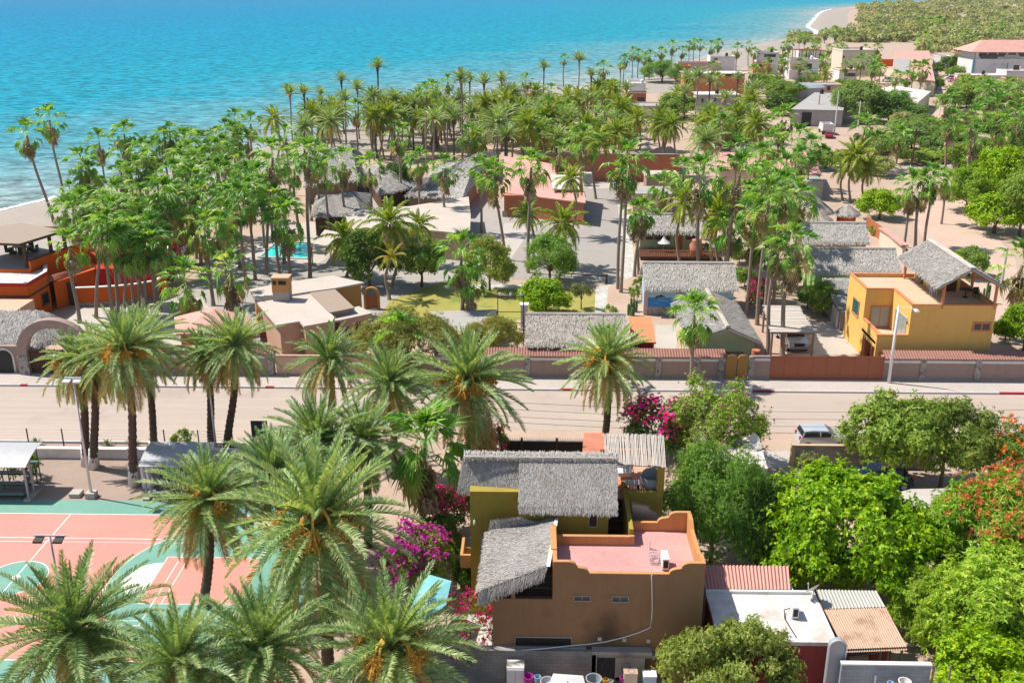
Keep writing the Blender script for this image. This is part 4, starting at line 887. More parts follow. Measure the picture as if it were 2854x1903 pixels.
def adobe():
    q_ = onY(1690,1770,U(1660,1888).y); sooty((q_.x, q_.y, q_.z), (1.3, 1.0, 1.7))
    Yh = U(1660,1888).y; zp = onY(1750,1598,Yh).z; zr = zp-0.55
    xL, xM, xR = onY(1373,1720,Yh).x, onY(1541,1600,Yh).x, onY(1962,1640,Yh).x
    yB = U(1900,1452,zp).y; yN = U(1660,1490,zp).y; xN = U(1757,1493,zp).x
    zl = onY(1450,1668,Yh).z
    t = thing('adobe_house', 'brown and olive adobe house with pink flat roof and shaggy straw roofs', 'house', ((xL+xR)/2, Yh, 0))
    w = MB()
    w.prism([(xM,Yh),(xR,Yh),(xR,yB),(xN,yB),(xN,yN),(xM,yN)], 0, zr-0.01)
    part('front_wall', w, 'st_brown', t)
    Y1 = U(1350,1708).y; xo0, xo1 = onY(1311,1500,Y1).x, onY(1456,1400,Y1).x; z1 = onY(1380,1386,Y1).z
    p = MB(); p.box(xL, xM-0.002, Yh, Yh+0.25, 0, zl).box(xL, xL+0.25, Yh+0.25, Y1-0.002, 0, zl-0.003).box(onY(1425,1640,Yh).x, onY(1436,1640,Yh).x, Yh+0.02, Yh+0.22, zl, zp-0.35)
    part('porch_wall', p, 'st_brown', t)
    part('porch_floor', MB().box(xL+0.25, xM-0.002, Yh+0.25, Y1-0.002, zl-1.1, zl-1.0), 'tile', t)
    part('porch_back', MB().box(xL+0.25, xM-0.002, Yh+1.6, Yh+1.75, zl-1.0, zp-0.5), 'darkwood', t)
    g = MB(); xa = onY(1437,1640,Yh).x
    for i in range(17): xx = xa+(xM-0.05-xa)*i/16; g.box(xx-.012,xx+.012,Yh+.10,Yh+.125,zl,zp-0.05)
    xb = onY(1388,1640,Yh).x; xc = onY(1424,1640,Yh).x
    for i in range(7): xx = xb+(xc-xb)*i/6; g.box(xx-.012,xx+.012,Yh+.10,Yh+.125,zl,zp-0.5)
    g.box(xb, xM-0.05, Yh+.095, Yh+.13, zl+0.55, zl+0.59); part('window_grille', g, 'black', t)
    part('flat_roof', MB().prism([(xM+.2,Yh+.2),(xR-.2,Yh+.2),(xR-.2,yB-.2),(xN+.2,yB-.2),(xN+.2,yN-.2),(xM+.2,yN-.2)], zr-0.008, zr+0.06), 'pinkroof', t)
    # curled parapets
    def curl(a, b, up=0.62, n=6):
        """profile from a post at a sweeping down to the low run towards b (1-D positions, heights)"""
        s = 1 if b > a else -1; o = [(a, up), (a+s*0.72, up)]
        for i in range(1, n+1): th = pi/2*i/n; o.append((a+s*(0.72+0.42*sin(th)), up-0.30*(1-cos(th))))
        o.append((a+s*1.32, up-0.34))
        for i in range(1, n+1): th = pi/2*i/n; o.append((a+s*(1.32+0.40*sin(th)), up-0.34-(up-0.34)*(1-cos(th))))
        return o
    q = MB(); th = 0.2
    lft = curl(xM, xR); rgt = curl(xR, xM)[::-1]
    prof = [(x, Yh-0.015, zp+h) for x, h in lft]+[(x, Yh-0.015, zp+h) for x, h in rgt]
    prof = [(x, Yh+0.003, z) for x, _, z in prof]
    q.extr([(xM, Yh+0.003, zr-0.3)]+prof+[(xR, Yh+0.003, zr-0.3)], (0, th, 0))
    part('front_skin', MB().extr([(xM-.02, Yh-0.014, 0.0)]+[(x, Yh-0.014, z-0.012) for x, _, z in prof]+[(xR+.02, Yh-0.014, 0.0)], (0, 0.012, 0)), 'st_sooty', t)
    rb = curl(xR, xN)[::-1]
    q.extr([(xN, yB+0.01, zr-0.3), (xN, yB+0.01, zp)]+[(x, yB+0.01, zp+h) for x, h in rb]+[(xR, yB+0.01, zr-0.3)], (0, -th, 0))
    f1 = curl(Yh+th, yB-th); f2 = curl(yB-th, Yh+th)[::-1]
    q.extr([(xR+0.012, Yh+th, zr-0.3)]+[(xR+0.012, y, zp+min(h, 0.61)) for y, h in [f1[0], f1[1], f1[7], f1[8]]]+[(xR+0.012, y, zp+min(h, 0.61)) for y, h in [f2[-9], f2[-8], f2[-2], f2[-1]]]+[(xR+0.012, yB-th, zr-0.3)], (-th, 0, 0))
    q.box(xM-0.012, xM+th, Yh+th-0.01, yN, zr-0.3, zp+0.61); q.box(xM-0.10, xM+th+.004, Yh+th+0.9, yN-0.5, zp+0.61, zp+0.66)
    q.box(xM+th, xN, yN-th, yN+0.01, zr-0.3, zp+0.02); q.box(xN-0.02, xN+th, yN-th, yB-th, zr-0.3, zp+0.05)
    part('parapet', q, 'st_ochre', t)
    for a in ((1598,1657,1646,1673),(1704,1659,1752,1676)): ywin(t, *a, Yh, 'greyconc', 'glass', 'window', .04)
    gw = ywin(t, 1434,1771,1594,1801, Yh, 'greyconc', 'black', 'barred_window', 0.06, 0)
    gg = MB(); a, b = onY(1434,1775,Yh), onY(1594,1801,Yh)
    for i in range(22): xx = a.x+0.06+(b.x-a.x-0.12)*i/21; gg.box(xx-.01,xx+.01,Yh-.10,Yh-.08,b.z,a.z)
    gg.box(a.x,b.x,Yh-.105,Yh-.085,a.z-0.30,a.z-0.27); part('bars', gg, 'black', gw)
    le = MB(); a, b = onY(1427,1799,Yh), onY(1607,1812,Yh); le.box(a.x, b.x, Yh-0.2, Yh-0.016, b.z-.02, a.z-0.05); c, d = onY(1607,1812,Yh), onY(1838,1824,Yh); le.box(c.x+.01, d.x, Yh-0.3, Yh-0.016, d.z+.02, c.z-0.02)
    part('ledge', le, 'greyconc', t)
    for px, py in ((1671,1778),(1740,1781),(1807,1784)): a = onY(px, py, Yh); part('wall_box', MB().box(a.x-.09,a.x+.09,Yh-.07,Yh-.002,a.z-.09,a.z+.09), 'steel', t)
    pts = [onY(px, py, Yh-0.07) for px, py in ((1816,1601),(1817,1650),(1818,1700),(1816,1725),(1812,1748),(1780,1762),(1735,1776),(1690,1787),(1640,1794),(1600,1797))]
    pts += [Vector((onY(1520,1806,Yh-0.35).x, Yh-0.35, onY(1520,1806,Yh-0.35).z)), Vector((onY(1440,1812,Yh-0.4).x, Yh-0.4, onY(1440,1812,Yh-0.4).z))]
    part('conduit', MB().tube(pts, 0.028, 6), 'whitepaint', t)
    # olive blocks behind
    o = MB(); o.box(xo0, xo1, Y1, Y1+3.6, 0, z1+0.35)
    Y2 = yN+1.15; xs0, xs1, xs2 = onY(1449,1440,Y2).x, onY(1696,1440,Y2).x, onY(1749,1440,Y2).x
    o.box(xs0, xs1, Y2, Y2+3.5, 0, z1-0.1)
    o.box(xs2, xN+0.16, yN+0.02, Y2+4.2, 0, zp+0.35)
    Y3 = U(1800,1372,6.6).y; xt1 = onY(1847,1400,Y3).x
    o.box(xN+0.165, xt1, Y3, Y3+0.25, 0, 6.6); o.box(xt1-0.25, xt1, Y3+0.25, Y3+4.5, 0, 6.597); o.box(xt1-0.35, xt1+0.02, Y3-0.02, Y3+0.33, 6.6, 8.3)
    part('olive_wall', o, 'st_olive', t)
    part('terrace_floor', MB().box(xs2-1.0, xt1-0.25, Y3+0.25, Y3+4.5, 6.0, 6.12), 'roofbrick', t)
    part('terrace_back_wall', MB().box(xs2-1.0, xt1-0.25, Y3+4.5, Y3+4.7, 0, 7.0), 'st_terra', t)
    s = MB()
    for i in range(11): s.box(xs1+0.002, xs2-0.002, Y2+0.32*i, Y2+0.32*i+0.34, 0, 3.2+0.25*i)
    part('staircase', s, 'darkwood', t)
    part('landing', MB().box(xs1+0.002, xs2+0.5, Y2+3.55, Y3+2.4, 5.7, 6.16), 'st_orangetile', t)
    a, b = onY(1643,1429,Y2), onY(1663,1466,Y2); sw = part('window', MB().box(a.x-.03,b.x+.03,Y2-.03,Y2+.05,b.z-.05,b.z).box(a.x-.03,a.x,Y2-.02,Y2+.05,b.z,a.z).box(b.x,b.x+.03,Y2-.02,Y2+.05,b.z,a.z), 'steel', t)
    part('pane', MB().box(a.x,b.x,Y2-.012,Y2+.05,b.z,a.z), 'glass', sw)
    gb = MB(); a, b = onY(1339,1491,Y1), onY(1358,1550,Y1); n = 5
    for i in range(3):
        for j in range(n): gb.box(a.x+(b.x-a.x)*i/3+.01, a.x+(b.x-a.x)*(i+1)/3-.01, Y1-.03, Y1+.05, b.z+(a.z-b.z)*j/n+.012, b.z+(a.z-b.z)*(j+1)/n-.012)
    part('glass_block_panel', gb, 'paleglass', t)
    a = onY(1323,1452,Y1); lm = MB(); lm.lathe((a.x, Y1-.10, a.z-.14), [(.07,0),(.08,.12),(.05,.24),(.02,.28)], 8); part('wall_lamp', lm, 'whitepaint', t)
    bl = MB(); a, b = U(1285,1530,3.4), U(1312,1500,3.4); bl.box(a.x, xo0-.002, Y1+0.3, Y1+2.2, 2.7, 2.85).box(a.x, a.x+.15, Y1+0.3, Y1+2.2, 2.85, 3.5).box(a.x+.15, xo0-.002, Y1+0.3, Y1+0.45, 2.85, 3.497)
    part('balcony', bl, 'st_ochre', t)
    # straw roofs
    r = MB(); ze, zg = z1+0.1, z1+1.9; yr = U(1500,1266,zg).y
    E = lambda px, py: U(px, py, ze)
    rx0, rx1 = onY(1293,1260,yr).x, onY(1721,1272,yr).x; xm = E(1446,1380).x
    ea, eb = E(1277,1362), E(1443,1376); ec, ed = E(1446,1408), E(1721,1414)
    K = dict(dens=420, length=0.42, width=0.04, fringe=0.8)
    straw(r, ea, eb, (xm,yr,zg), (rx0,yr,zg), **K); straw(r, (ec.x, ec.y, ze-0.25), (ed.x, ed.y, ze-0.25), (rx1,yr,zg+.02), (xm,yr,zg+.02), **K)
    straw(r, (rx1,2*yr-ec.y,ze), (rx0,2*yr-ec.y,ze), (rx0,yr,zg), (rx1,yr,zg), dens=25)
    ro = part('thatched_roof', r, 'thatch', t)
    cap = MB(); straw(cap, (rx0,yr-0.32,zg-0.10), (rx1,yr-0.32,zg-0.10), (rx1,yr+.05,zg+.14), (rx0,yr+.05,zg+.14), dens=120, length=0.3, width=0.05, fringe=0.05, thick=0.1); part('ridge_cap', cap, 'thatchpale', ro)
    part('ridge_pole', MB().tube([(rx0, yr-.36, zg+.0), (rx1, yr-.36, zg+.0)], 0.035, 6), 'pole', ro)
    r = MB(); TL, TR, RB, LB = U(1361,1480,5.7), U(1549,1442,zp+.45), U(1526,1578,zp+.35), U(1334,1648,5.0)
    straw(r, TL, LB, RB, TR, dens=420, length=0.42, width=0.042, fringe=0.9, thick=0.15)
    straw(r, LB+Vector((0,-.12,-.35)), RB+Vector((-.1,-.10,-.28)), RB, LB, dens=150, length=0.5, width=0.06, fringe=1.6, thick=0.05)
    part('porch_thatch', r, 'thatch', t)
    r = MB(); straw(r, U(1362,1476,5.75), U(1500,1458,6.3), U(1452,1440,6.75), U(1368,1452,6.2), dens=150, length=0.5, width=0.06, thick=0.1); part('porch_thatch', r, 'thatch', t)
    part('flashing', MB().hexa([U(1523,1578,zp+.30), U(1533,1578,zp+.30), U(1556,1442,zp+.40), U(1547,1443,zp+.40)], [U(1523,1578,zp+.42), U(1533,1578,zp+.42), U(1556,1442,zp+.52), U(1547,1443,zp+.52)]), 'whitepaint', t)
    r = MB(); straw(r, U(1858,1452,zp-.5), U(1765,1445,zp-.5), U(1762,1402,zp+.7), U(1800,1410,zp+.5), dens=120, length=0.5, width=0.06, fringe=0.3, thick=0.1); part('stair_thatch', r, 'thatch', t)
    # pole pergola over the terrace
    pg = MB(); za = 8.35; A, B, C, D = U(1682,1209,za), U(1851,1213,za), U(1857,1302,za), U(1687,1290,za); rng = random.Random(3)
    for i in range(44):
        u = (i+0.5)/44+rng.uniform(-.004,.004); a = D.lerp(C, u)+Vector((0,rng.uniform(-.12,.1),0)); b = A.lerp(B, u)+Vector((0,rng.uniform(-.1,.15),0)); pg.tube([a, a.lerp(b,.5)+Vector((rng.uniform(-.02,.02),0,rng.uniform(-.02,.02))), b], rng.uniform(.026,.040), 5)
    pr = part('pole_pergola', pg, 'pole', t)
    bm_ = MB(); bm_.beam(D+Vector((0,.25,-.1)), C+Vector((0,.25,-.1)), .12); bm_.beam(A+Vector((0,-.25,-.1)), B+Vector((0,-.25,-.1)), .12)
    for p_ in (A, B): bm_.beam((p_.x+(.3 if p_ is A else -.3), p_.y-.25, 6.1), (p_.x+(.3 if p_ is A else -.3), p_.y-.25, za-.15), .14)
    part('pergola_frame', bm_, 'wood', t)
    return dict(zr=zr+0.06, Yh=Yh, xM=xM, xR=xR, yN=yN, Y3=Y3, yB=yB)
AD = adobe()
# walled garden behind the adobe house: dark gate, tiled porch roof
gy = U(1500,1226,2.3).y; a, b = onY(1409,1226,gy), onY(1625,1226,gy)
t = thing('metal_gate', 'wide black metal gate with spiked top rail behind the straw roof', 'gate', ((a.x+b.x)/2, gy, 0))
part('panel', MB().box(a.x, b.x, gy, gy+.06, .05, 2.2), 'black', t)
sp = MB()
for i in range(46): xx = a.x+(b.x-a.x)*i/45; sp.add([(xx-.025,gy+.03,2.24),(xx+.025,gy+.03,2.24),(xx,gy+.06,2.24),(xx,gy+.035,2.52)], [(0,2,1),(0,1,3),(1,2,3),(2,0,3)])
sp.box(a.x, b.x, gy-.01, gy+.07, 2.18, 2.25); part('spikes', sp, 'steel', t)
for px in (1454,1552): x = onY(px, 1240, gy).x; part('post', MB().box(x-.08, x+.08, gy-.12, gy-.005, 0, 2.5), 'darkwood', t)
t = poly_house('tiled_porch', 'small terracotta tiled porch roof between dark gate and pole pergola', [(1622,1268),(1684,1268),(1684,1206),(1628,1206)], 2.9, 'st_terra', 'tile', 0.5)
# ---------------------------------------------------------------- house at lower right with white roof
def lower_right():
    z = 3.4
    P = pxpoly([(1966,1648),(2272,1650),(2322,1788),(2195,1788),(1968,1788)], z)
    t = thing('red_house', 'low crimson house with flat whitewashed roof beside the adobe house', 'house', (P[0][0], P[3][1], 0))
    x0, x1 = P[0][0], (P[1][0]+P[2][0])/2; y0, y1 = P[3][1], P[0][1]
    part('wall', MB().box(x0+.05, x1-.05, y0+.05, y1, 0, z-.2), 'st_crimson', t)
    part('roof', MB().box(x0, x1, y0, y1, z-.2, z), 'roofwhite', t)
    part('roof_lip', MB().box(x1-.14, x1+.02, y0-.02, y1, z+.003, z+.13).box(x0, x1-.14, y1-.16, y1, z+.003, z+.16), 'st_white', t)
    m = MB(); a, b, c, d = U(1966,1640,z+.05), U(2262,1640,z+.05), U(2225,1618,z+.75), U(1966,1606,z+.75)
    corrug(m, (x0, y1+.02, z+.18), (x1-1.2, y1+.02, z+.18), (x1-1.0, y1+1.5, z+.65), (x0, y1+1.5, z+.65), 24, 0.055, 0.04)
    part('tile_strip', m, 'tilepink', t)
    part('rear_wall', MB().box(x0, x1-1.0, y1+.05, y1+1.4, 0, z+.1), 'st_white', t)
    # lean-to sheds with corrugated sheets
    t2 = thing('lean_to', 'tin lean-to shed with rusty corrugated roof sheets beside the white roof', 'shed', (x1+2.5, y0, 0))
    z2 = 3.1; q = [U(2274,1642,z2+.25), U(2441,1645,z2+.25), U(2466,1690,z2+.12), U(2294,1696,z2+.12)]; r = [U(2294,1694,z2+.10), U(2466,1688,z2+.10), U(2526,1801,z2-.25), U(2352,1808,z2-.25)]
    m = MB(); corrug(m, q[3], q[2], q[1], q[0], 18, 0.035); part('zinc_roof', m, 'sheet', t2)
    m = MB(); corrug(m, r[3], r[2], r[1], r[0], 26, 0.025); part('rusty_roof', m, 'rustsheet', t2)
    m = MB(); corrug(m, r[3]+Vector((-.05,-.1,-.12)), r[2]+Vector((.02,-.1,-.12)), r[2].lerp(r[1],.16)+Vector((0,0,-.05)), r[3].lerp(r[0],.16)+Vector((0,0,-.05)), 26, 0.025); part('rusty_roof', m, 'rustsheet', t2)
    f = MB(); f.prism([(r[3].x+.15, r[3].y+.9), (r[2].x-.3, r[2].y+.9), (q[1].x-.2, q[1].y-.2), (q[0].x+.25, q[0].y-.2)], 0, z2-.35); part('shed_wall', f, 'st_crimson', t2)
    pf = MB()
    for k in (0.05, 0.62, 0.75, 0.97): p = r[3].lerp(r[2], k); pf.box(p.x-.05, p.x+.05, p.y+.15, p.y+.25, 0, z2-.33)
    a = r[3].lerp(r[2], .05); b = r[3].lerp(r[2], .95); pf.beam((a.x, a.y+.2, 2.2), (b.x, b.y+.2, 2.62), .06); part('frame_post', pf, 'wood', t2)
    bx = r[3].lerp(r[2], .25); wn = MB().box(bx.x-.1, bx.x+.9, bx.y+.84, bx.y+.9, 1.4, 2.2); part('window', wn, 'glass', t2)
    return z
ZR2 = lower_right()
# ---------------------------------------------------------------- street wall of the compounds
def wall_run(label, px0, px1, h=2.15, tiles=True, m='st_mauve', pil=(), y=None):
    Y = YW if y is None else y; a, b = onY(px0, 1050, Y).x, onY(px1, 1050, Y).x
    t = thing('compound_wall', label, 'wall', ((a+b)/2, Y, 0))
    part('wall', MB().box(a, b, Y, Y+.25, 0, h), m, t)
    if tiles:
        q = MB(); corrug(q, (a, Y-.16, h+.03), (b, Y-.16, h+.03), (b, Y+.95, h+.42), (a, Y+.95, h+.42), int((b-a)/0.24), 0.035, 0.05); part('tile_coping', q, 'tiledark', t)
        part('coping_bed', MB().box(a, b, Y+.25, Y+.95, h-.25, h-.003), m, t)
    part('band', MB().box(a+.02, b-.02, Y-.035, Y-.002, h-.42, h-.18), 'st_white' if m == 'st_mauve' else m, t)
    for p in pil: x = onY(p, 1020, Y).x; part('stone_pillar', MB().box(x-.24, x+.24, Y-.10, Y-.0021, 0, h-.02), 'rubble', t)
    part('plinth', MB().box(a, b, Y-.06, Y-.003, 0, .28), 'greyconc', t)
    return t
wall_run('mauve street wall with red tile coping under the left street palms', 292, 768, pil=(430,560,690,755))
wall_run('plain peach street wall without coping right of the tiled wall', 772, 1210, 2.0, False, 'st_peach')
wall_run('long mauve street wall with tile coping in front of the straw roof', 1212, 2019, pil=(1290,1470,1640,1835,1945,2010))
wall_run('mauve street wall with tile coping below the yellow house', 2459, 3250, pil=(2573,2726,2880,3040))
a, b = onY(2021,1050,YW).x, onY(2083,1050,YW).x; xm = (a+b)/2; r = (b-a)/4
pts = [(a, YW, .05), (a, YW, 1.95)]
for cx_ in (a+r, b-r): pts += [(cx_-r*cos(pi*i/10), YW, 1.95+r*0.85*sin(pi*i/10)) for i in range(1, 10)]+([(xm, YW, 1.95)] if cx_ < xm else [])
pts += [(b, YW, 1.95), (b, YW, .05)]
t = thing('wooden_door', 'honey coloured double door with heart shaped top in the street wall', 'door', (xm, YW, 0))
part('door_leaf', MB().extr(pts, (0, .12, 0)), 'honeywood', t); part('seam', MB().box(xm-.02, xm+.02, YW-.02, YW-.002, .06, 1.9), 'darkwood', t)
part('handle', MB().box(xm+.06, xm+.10, YW-.06, YW-.002, .95, 1.2), 'steel', t)
wall_run('short mauve wall piece with white band between heart door and brown gate', 2086, 2143, 2.25, False, pil=(2094,))
a, b = onY(2145,1050,YW), onY(2458,1050,YW)
t = thing('sliding_gate', 'long rust brown sheet metal gate beside the yellow house', 'gate', ((a.x+b.x)/2, YW, 0))
part('panel', MB().box(a.x, b.x, YW, YW+.06, .12, 2.28), 'gatebrown', t)
rl = MB()
for i in range(9): x = a.x+(b.x-a.x)*i/8; rl.box(x-.025, x+.025, YW-.02, YW-.002, .14, 2.26)
rl.box(a.x, b.x, YW-.05, YW-.022, 2.24, 2.32); part('rail', rl, 'gatebrown', t)
# ---------------------------------------------------------------- arch gate and gatehouse at the left
t = thing('arch_gate', 'mauve stone arch over dark slatted gate left of the street palms', 'gate', (U(150,1048).x, YW-.3, 0))
Ya = YW-0.35; A0, A1 = onY(58,1045,Ya).x, onY(262,1045,Ya).x; R = (A1-A0)/2; xc = (A0+A1)/2; zc = onY(150,892,Ya).z-R*0.92; wd = 0.85
o, i_ = [(A0,Ya,0),(A0,Ya,zc)], [(A0+wd,Ya,0),(A0+wd,Ya,zc)]
for k in range(1, 24): th = pi*k/24; o.append((xc-R*cos(th),Ya,zc+R*.92*sin(th))); i_.append((xc-(R-wd)*cos(th),Ya,zc+(R-wd)*.92*sin(th)))
o += [(A1,Ya,zc),(A1,Ya,0)]; i_ += [(A1-wd,Ya,zc),(A1-wd,Ya,0)]
m = MB()
for k in range(len(o)-1): m.hexa([o[k], i_[k], i_[k+1], o[k+1]], [(p[0], p[1]+.8, p[2]) for p in (o[k], i_[k], i_[k+1], o[k+1])])
part('arch', m, 'st_mauve', t)
part('stone_leg', MB().box(A0-.03, A0+wd+.03, Ya-.05, Ya-.002, 0, zc*.85), 'rubble', t); part('stone_leg', MB().box(A1-wd-.03, A1+.03, Ya-.05, Ya-.002, 0, zc*.85), 'rubble', t)
g = MB()
for k in range(26): x = A0+wd+.1+(A1-A0-2*wd-.2)*k/25; g.box(x-.07, x+.06, Ya+.35, Ya+.40, .05, 2.3+.12*sin(k*1.7))
g.box(A0+wd, A1-wd, Ya+.42, Ya+.48, 2.0, 2.15).box(A0+wd, A1-wd, Ya+.42, Ya+.48, .4, .55); part('gate_leaf', g, 'darkwood', t)
yg = YW+.2; x0, x1 = onY(-160,1030,yg).x, A0-.05
t = thing('gatehouse', 'mauve gatehouse with rounded straw roof and arched iron door', 'house', ((x0+x1)/2, yg, 0))
part('wall', MB().box(x0, x1, yg, yg+4.5, 0, 2.6), 'st_mauve', t)
ax0, ax1 = onY(0,1040,yg).x, onY(42,1040,yg).x; xm = (ax0+ax1)/2; rr = (ax1-ax0)/2
fr = [(ax0-.18,yg-.06,0),(ax0-.18,yg-.06,1.55)]+[(xm-(rr+.18)*cos(pi*k/12),yg-.06,1.55+(rr+.18)*sin(pi*k/12)) for k in range(1,12)]+[(ax1+.18,yg-.06,1.55),(ax1+.18,yg-.06,0)]
d_ = part('arched_door', MB().extr(fr, (0,.056,0)), 'limewash', t)
fr = [(ax0,yg-.09,0.02),(ax0,yg-.09,1.55)]+[(xm-rr*cos(pi*k/12),yg-.09,1.55+rr*sin(pi*k/12)) for k in range(1,12)]+[(ax1,yg-.09,1.55),(ax1,yg-.09,.02)]
part('door_leaf', MB().extr(fr, (0,.028,0)), 'black', d_)
m = MB(); zt, z0_ = 4.6, 2.5
c1, c2 = U(-160,905,3.9), U(150,905,3.9)
ys, ye2 = U(60,965,2.5).y, U(60,965,2.5).y+7.5
ym = (ys+ye2)/2; xw, xe_ = c1.x-1, U(198,925,2.6).x
straw(m, (xw,ys,z0_), (xe_-1.5,ys,z0_), (xe_-2.6,ym,zt), (xw,ym,zt), 60, length=.6, width=.09); straw(m, (xe_-1.5,ys,z0_), (xe_,ys+2,z0_), (xe_-1.9,ym,zt-.3), (xe_-2.6,ym,zt), 60, length=.6, width=.09)
straw(m, (xe_,ys+2,z0_), (xe_,ye2-2,z0_), (xe_-1.9,ym+.2,zt-.3), (xe_-1.9,ym,zt-.3), 60, length=.6, width=.09); straw(m, (xe_,ye2-2,z0_), (xw,ye2,z0_), (xw,ym,zt), (xe_-1.9,ym+.2,zt-.3), 40, length=.6, width=.09)
part('roof', m, 'thatch', t)
t = flat_house('peach_store', 'low peach store with tile edge behind the gatehouse straw roof', -80, 40, 868, 3.0, 4, 'st_peach', 'st_peach')
# ---------------------------------------------------------------- orange house by the beach
def orange_house():
    z = 4.3; Yf = U(60,790,z).y
    t = thing('orange_house', 'bright orange beach house with roof terrace, red walls and slatted shade roof', 'house', (U(60,790,z).x, Yf, 0))
    xl, xc_ = onY(-260,788,Yf).x, onY(73,787,Yf).x; p = U(130,757,z); pb = U(69,752,z)
    poly = [(xl,Yf),(xc_,Yf),(p.x,p.y),(pb.x+.3,pb.y+4.5),(xl,Yf+10)]
    part('wall', MB().prism(poly, 0, z-.35), 'st_orange', t)
    part('roof', MB().prism(inset(poly, .4), z-.349, z-.25), 'roofwhite', t)
    par = MB(); bd = MB(); cap = MB()
    for a, b in ((poly[0],poly[1]),(poly[1],poly[2]),(poly[2],poly[3])):
        a, b = Vector(a+(0,)), Vector(b+(0,)); n = Vector(((b-a).y, -(b-a).x, 0)).normalized()
        par.hexa([a+Vector((0,0,z-.36)), b+Vector((0,0,z-.36)), b-n*.3+Vector((0,0,z-.36)), a-n*.3+Vector((0,0,z-.36))], [a+Vector((0,0,z)), b+Vector((0,0,z)), b-n*.3+Vector((0,0,z)), a-n*.3+Vector((0,0,z))])
        for mb, q, lo, hi in ((bd, .03, z-1.55, z-1.3), (cap, .05, z+.003, z+.07)):
            mb.hexa([a+n*q+Vector((0,0,lo)), b+n*q+Vector((0,0,lo)), b-n*(-.002 if mb is bd else .34)+Vector((0,0,lo)), a-n*(-.002 if mb is bd else .34)+Vector((0,0,lo))], [a+n*q+Vector((0,0,hi)), b+n*q+Vector((0,0,hi)), b-n*(-.002 if mb is bd else .34)+Vector((0,0,hi)), a-n*(-.002 if mb is bd else .34)+Vector((0,0,hi))])
    part('parapet', par, 'st_red', t); part('dark_band', bd, 'darkwood', t); part('coping', cap, 'st_white', t)
    ywin(t, 18,843,73,862, Yf, 'darkwood', 'glass', mull=4)
    a, b = Vector(poly[1]+(0,)), Vector(poly[2]+(0,)); dd = (b-a); n = Vector((dd.y,-dd.x,0)).normalized(); w = MB()
    q0, q1 = a+dd*.55, a+dd*.92
    w.hexa([q0+n*.05+Vector((0,0,1.0)), q1+n*.05+Vector((0,0,1.0)), q1+Vector((0,0,1.0)), q0+Vector((0,0,1.0))], [q0+n*.05+Vector((0,0,2.4)), q1+n*.05+Vector((0,0,2.4)), q1+Vector((0,0,2.4)), q0+Vector((0,0,2.4))])
    wo = part('window', w, 'darkwood', t); g = MB(); q0, q1 = a+dd*.62, a+dd*.86
    g.hexa([q0+n*.07+Vector((0,0,1.25)), q1+n*.07+Vector((0,0,1.25)), q1+n*.04+Vector((0,0,1.25)), q0+n*.04+Vector((0,0,1.25))], [q0+n*.07+Vector((0,0,2.15)), q1+n*.07+Vector((0,0,2.15)), q1+n*.04+Vector((0,0,2.15)), q0+n*.04+Vector((0,0,2.15))]); part('pane', g, 'glass', wo)
    st = a+dd*.33+n*.04+Vector((0,0,.75)); sp = []
    for k in range(10): rr = .55 if k%2 == 0 else .2; an = pi/2+k*pi/5; sp.append(st+dd.normalized()*rr*cos(an)+Vector((0,0,rr*sin(an))))
    part('starfish_ornament', MB().extr(sp, n*.05), 'darkwood', t)
    # terrace block behind with slatted shade
    zt = 4.6; T = pxpoly([(-200,745),(84,747),(160,718),(250,690),(190,650),(-200,650)], zt)
    part('terrace_block', MB().prism(T, 0, zt-.2), 'st_orange', t); part('terrace_floor', MB().prism(inset(T,.3), zt-.199, zt-.15), 'greyconc', t)
    pr = MB(); cp = MB()
    for a, b in ((1,2),(2,3),(3,4),(4,5)):
        a, b = Vector(T[a]+(zt+.25,)), Vector(T[b]+(zt+.25,)); pr.beam(a, b, .25, .9); cp.beam(a+Vector((0,0,.5)), b+Vector((0,0,.5)), .32, .07)
    part('terrace_parapet', pr, 'st_orange', t); part('terrace_coping', cp, 'darkwood', t)
    zs = 7.2; S = [U(-120,655,zs), U(55,621,zs), U(178,641,zs), U(54,679,zs), U(-120,672,zs)]
    sl = part('shade_roof', MB().prism([tuple(s[:2]) for s in S], zs-.08, zs), 'lattice', t)
    bm = MB(); 
    for a, b in ((1,2),(2,3),(3,4)): bm.beam(S[a]-Vector((0,0,.17)), S[b]-Vector((0,0,.17)), .16, .18)
    part('shade_beam', bm, 'darkwood', sl)
    for s in (S[3].lerp(S[2],.05), S[3].lerp(S[2],.62), S[3].lerp(S[2],.95), S[1]): ps = part('shade_post', MB().box(s.x-.15, s.x+.15, s.y+.1, s.y+.4, zt-.15, zs-.25), 'darkwood', t)
    # porch: tiled lean-to, red walls, curved front wall, stair
    m = MB(); pa, pb_, pc, pd = U(132,788,3.2), U(266,744,3.2), U(262,734,3.7), U(130,770,3.7); corrug(m, pa, pb_, pc, pd, 40, .04); part('porch_roof', m, 'tile', t)
    rp = pxpoly([(140,790),(265,750),(440,742),(470,700),(250,690),(160,718)], 3.0)
    part('red_wall', MB().prism([rp[1],rp[2],rp[3],rp[4]], 0, 3.0), 'st_red', t); part('porch_back', MB().prism([(rp[0][0]+.2,rp[0][1]+.3),(rp[1][0],rp[1][1]+.3),rp[4],rp[5]], 0, 3.0), 'st_orange', t)
    dp = U(175,860); part('arched_door', MB().box(dp.x-1.1, dp.x+1.3, dp.y+1.2, dp.y+1.3, 0, 2.6), 'darkwood', t)
    cw = [(205,802),(260,800),(330,796),(385,790),(425,783),(462,768)]; w = MB(); cp = MB(); st_ = MB()
    C = [U(x, y, 2.1) for x, y in cw]
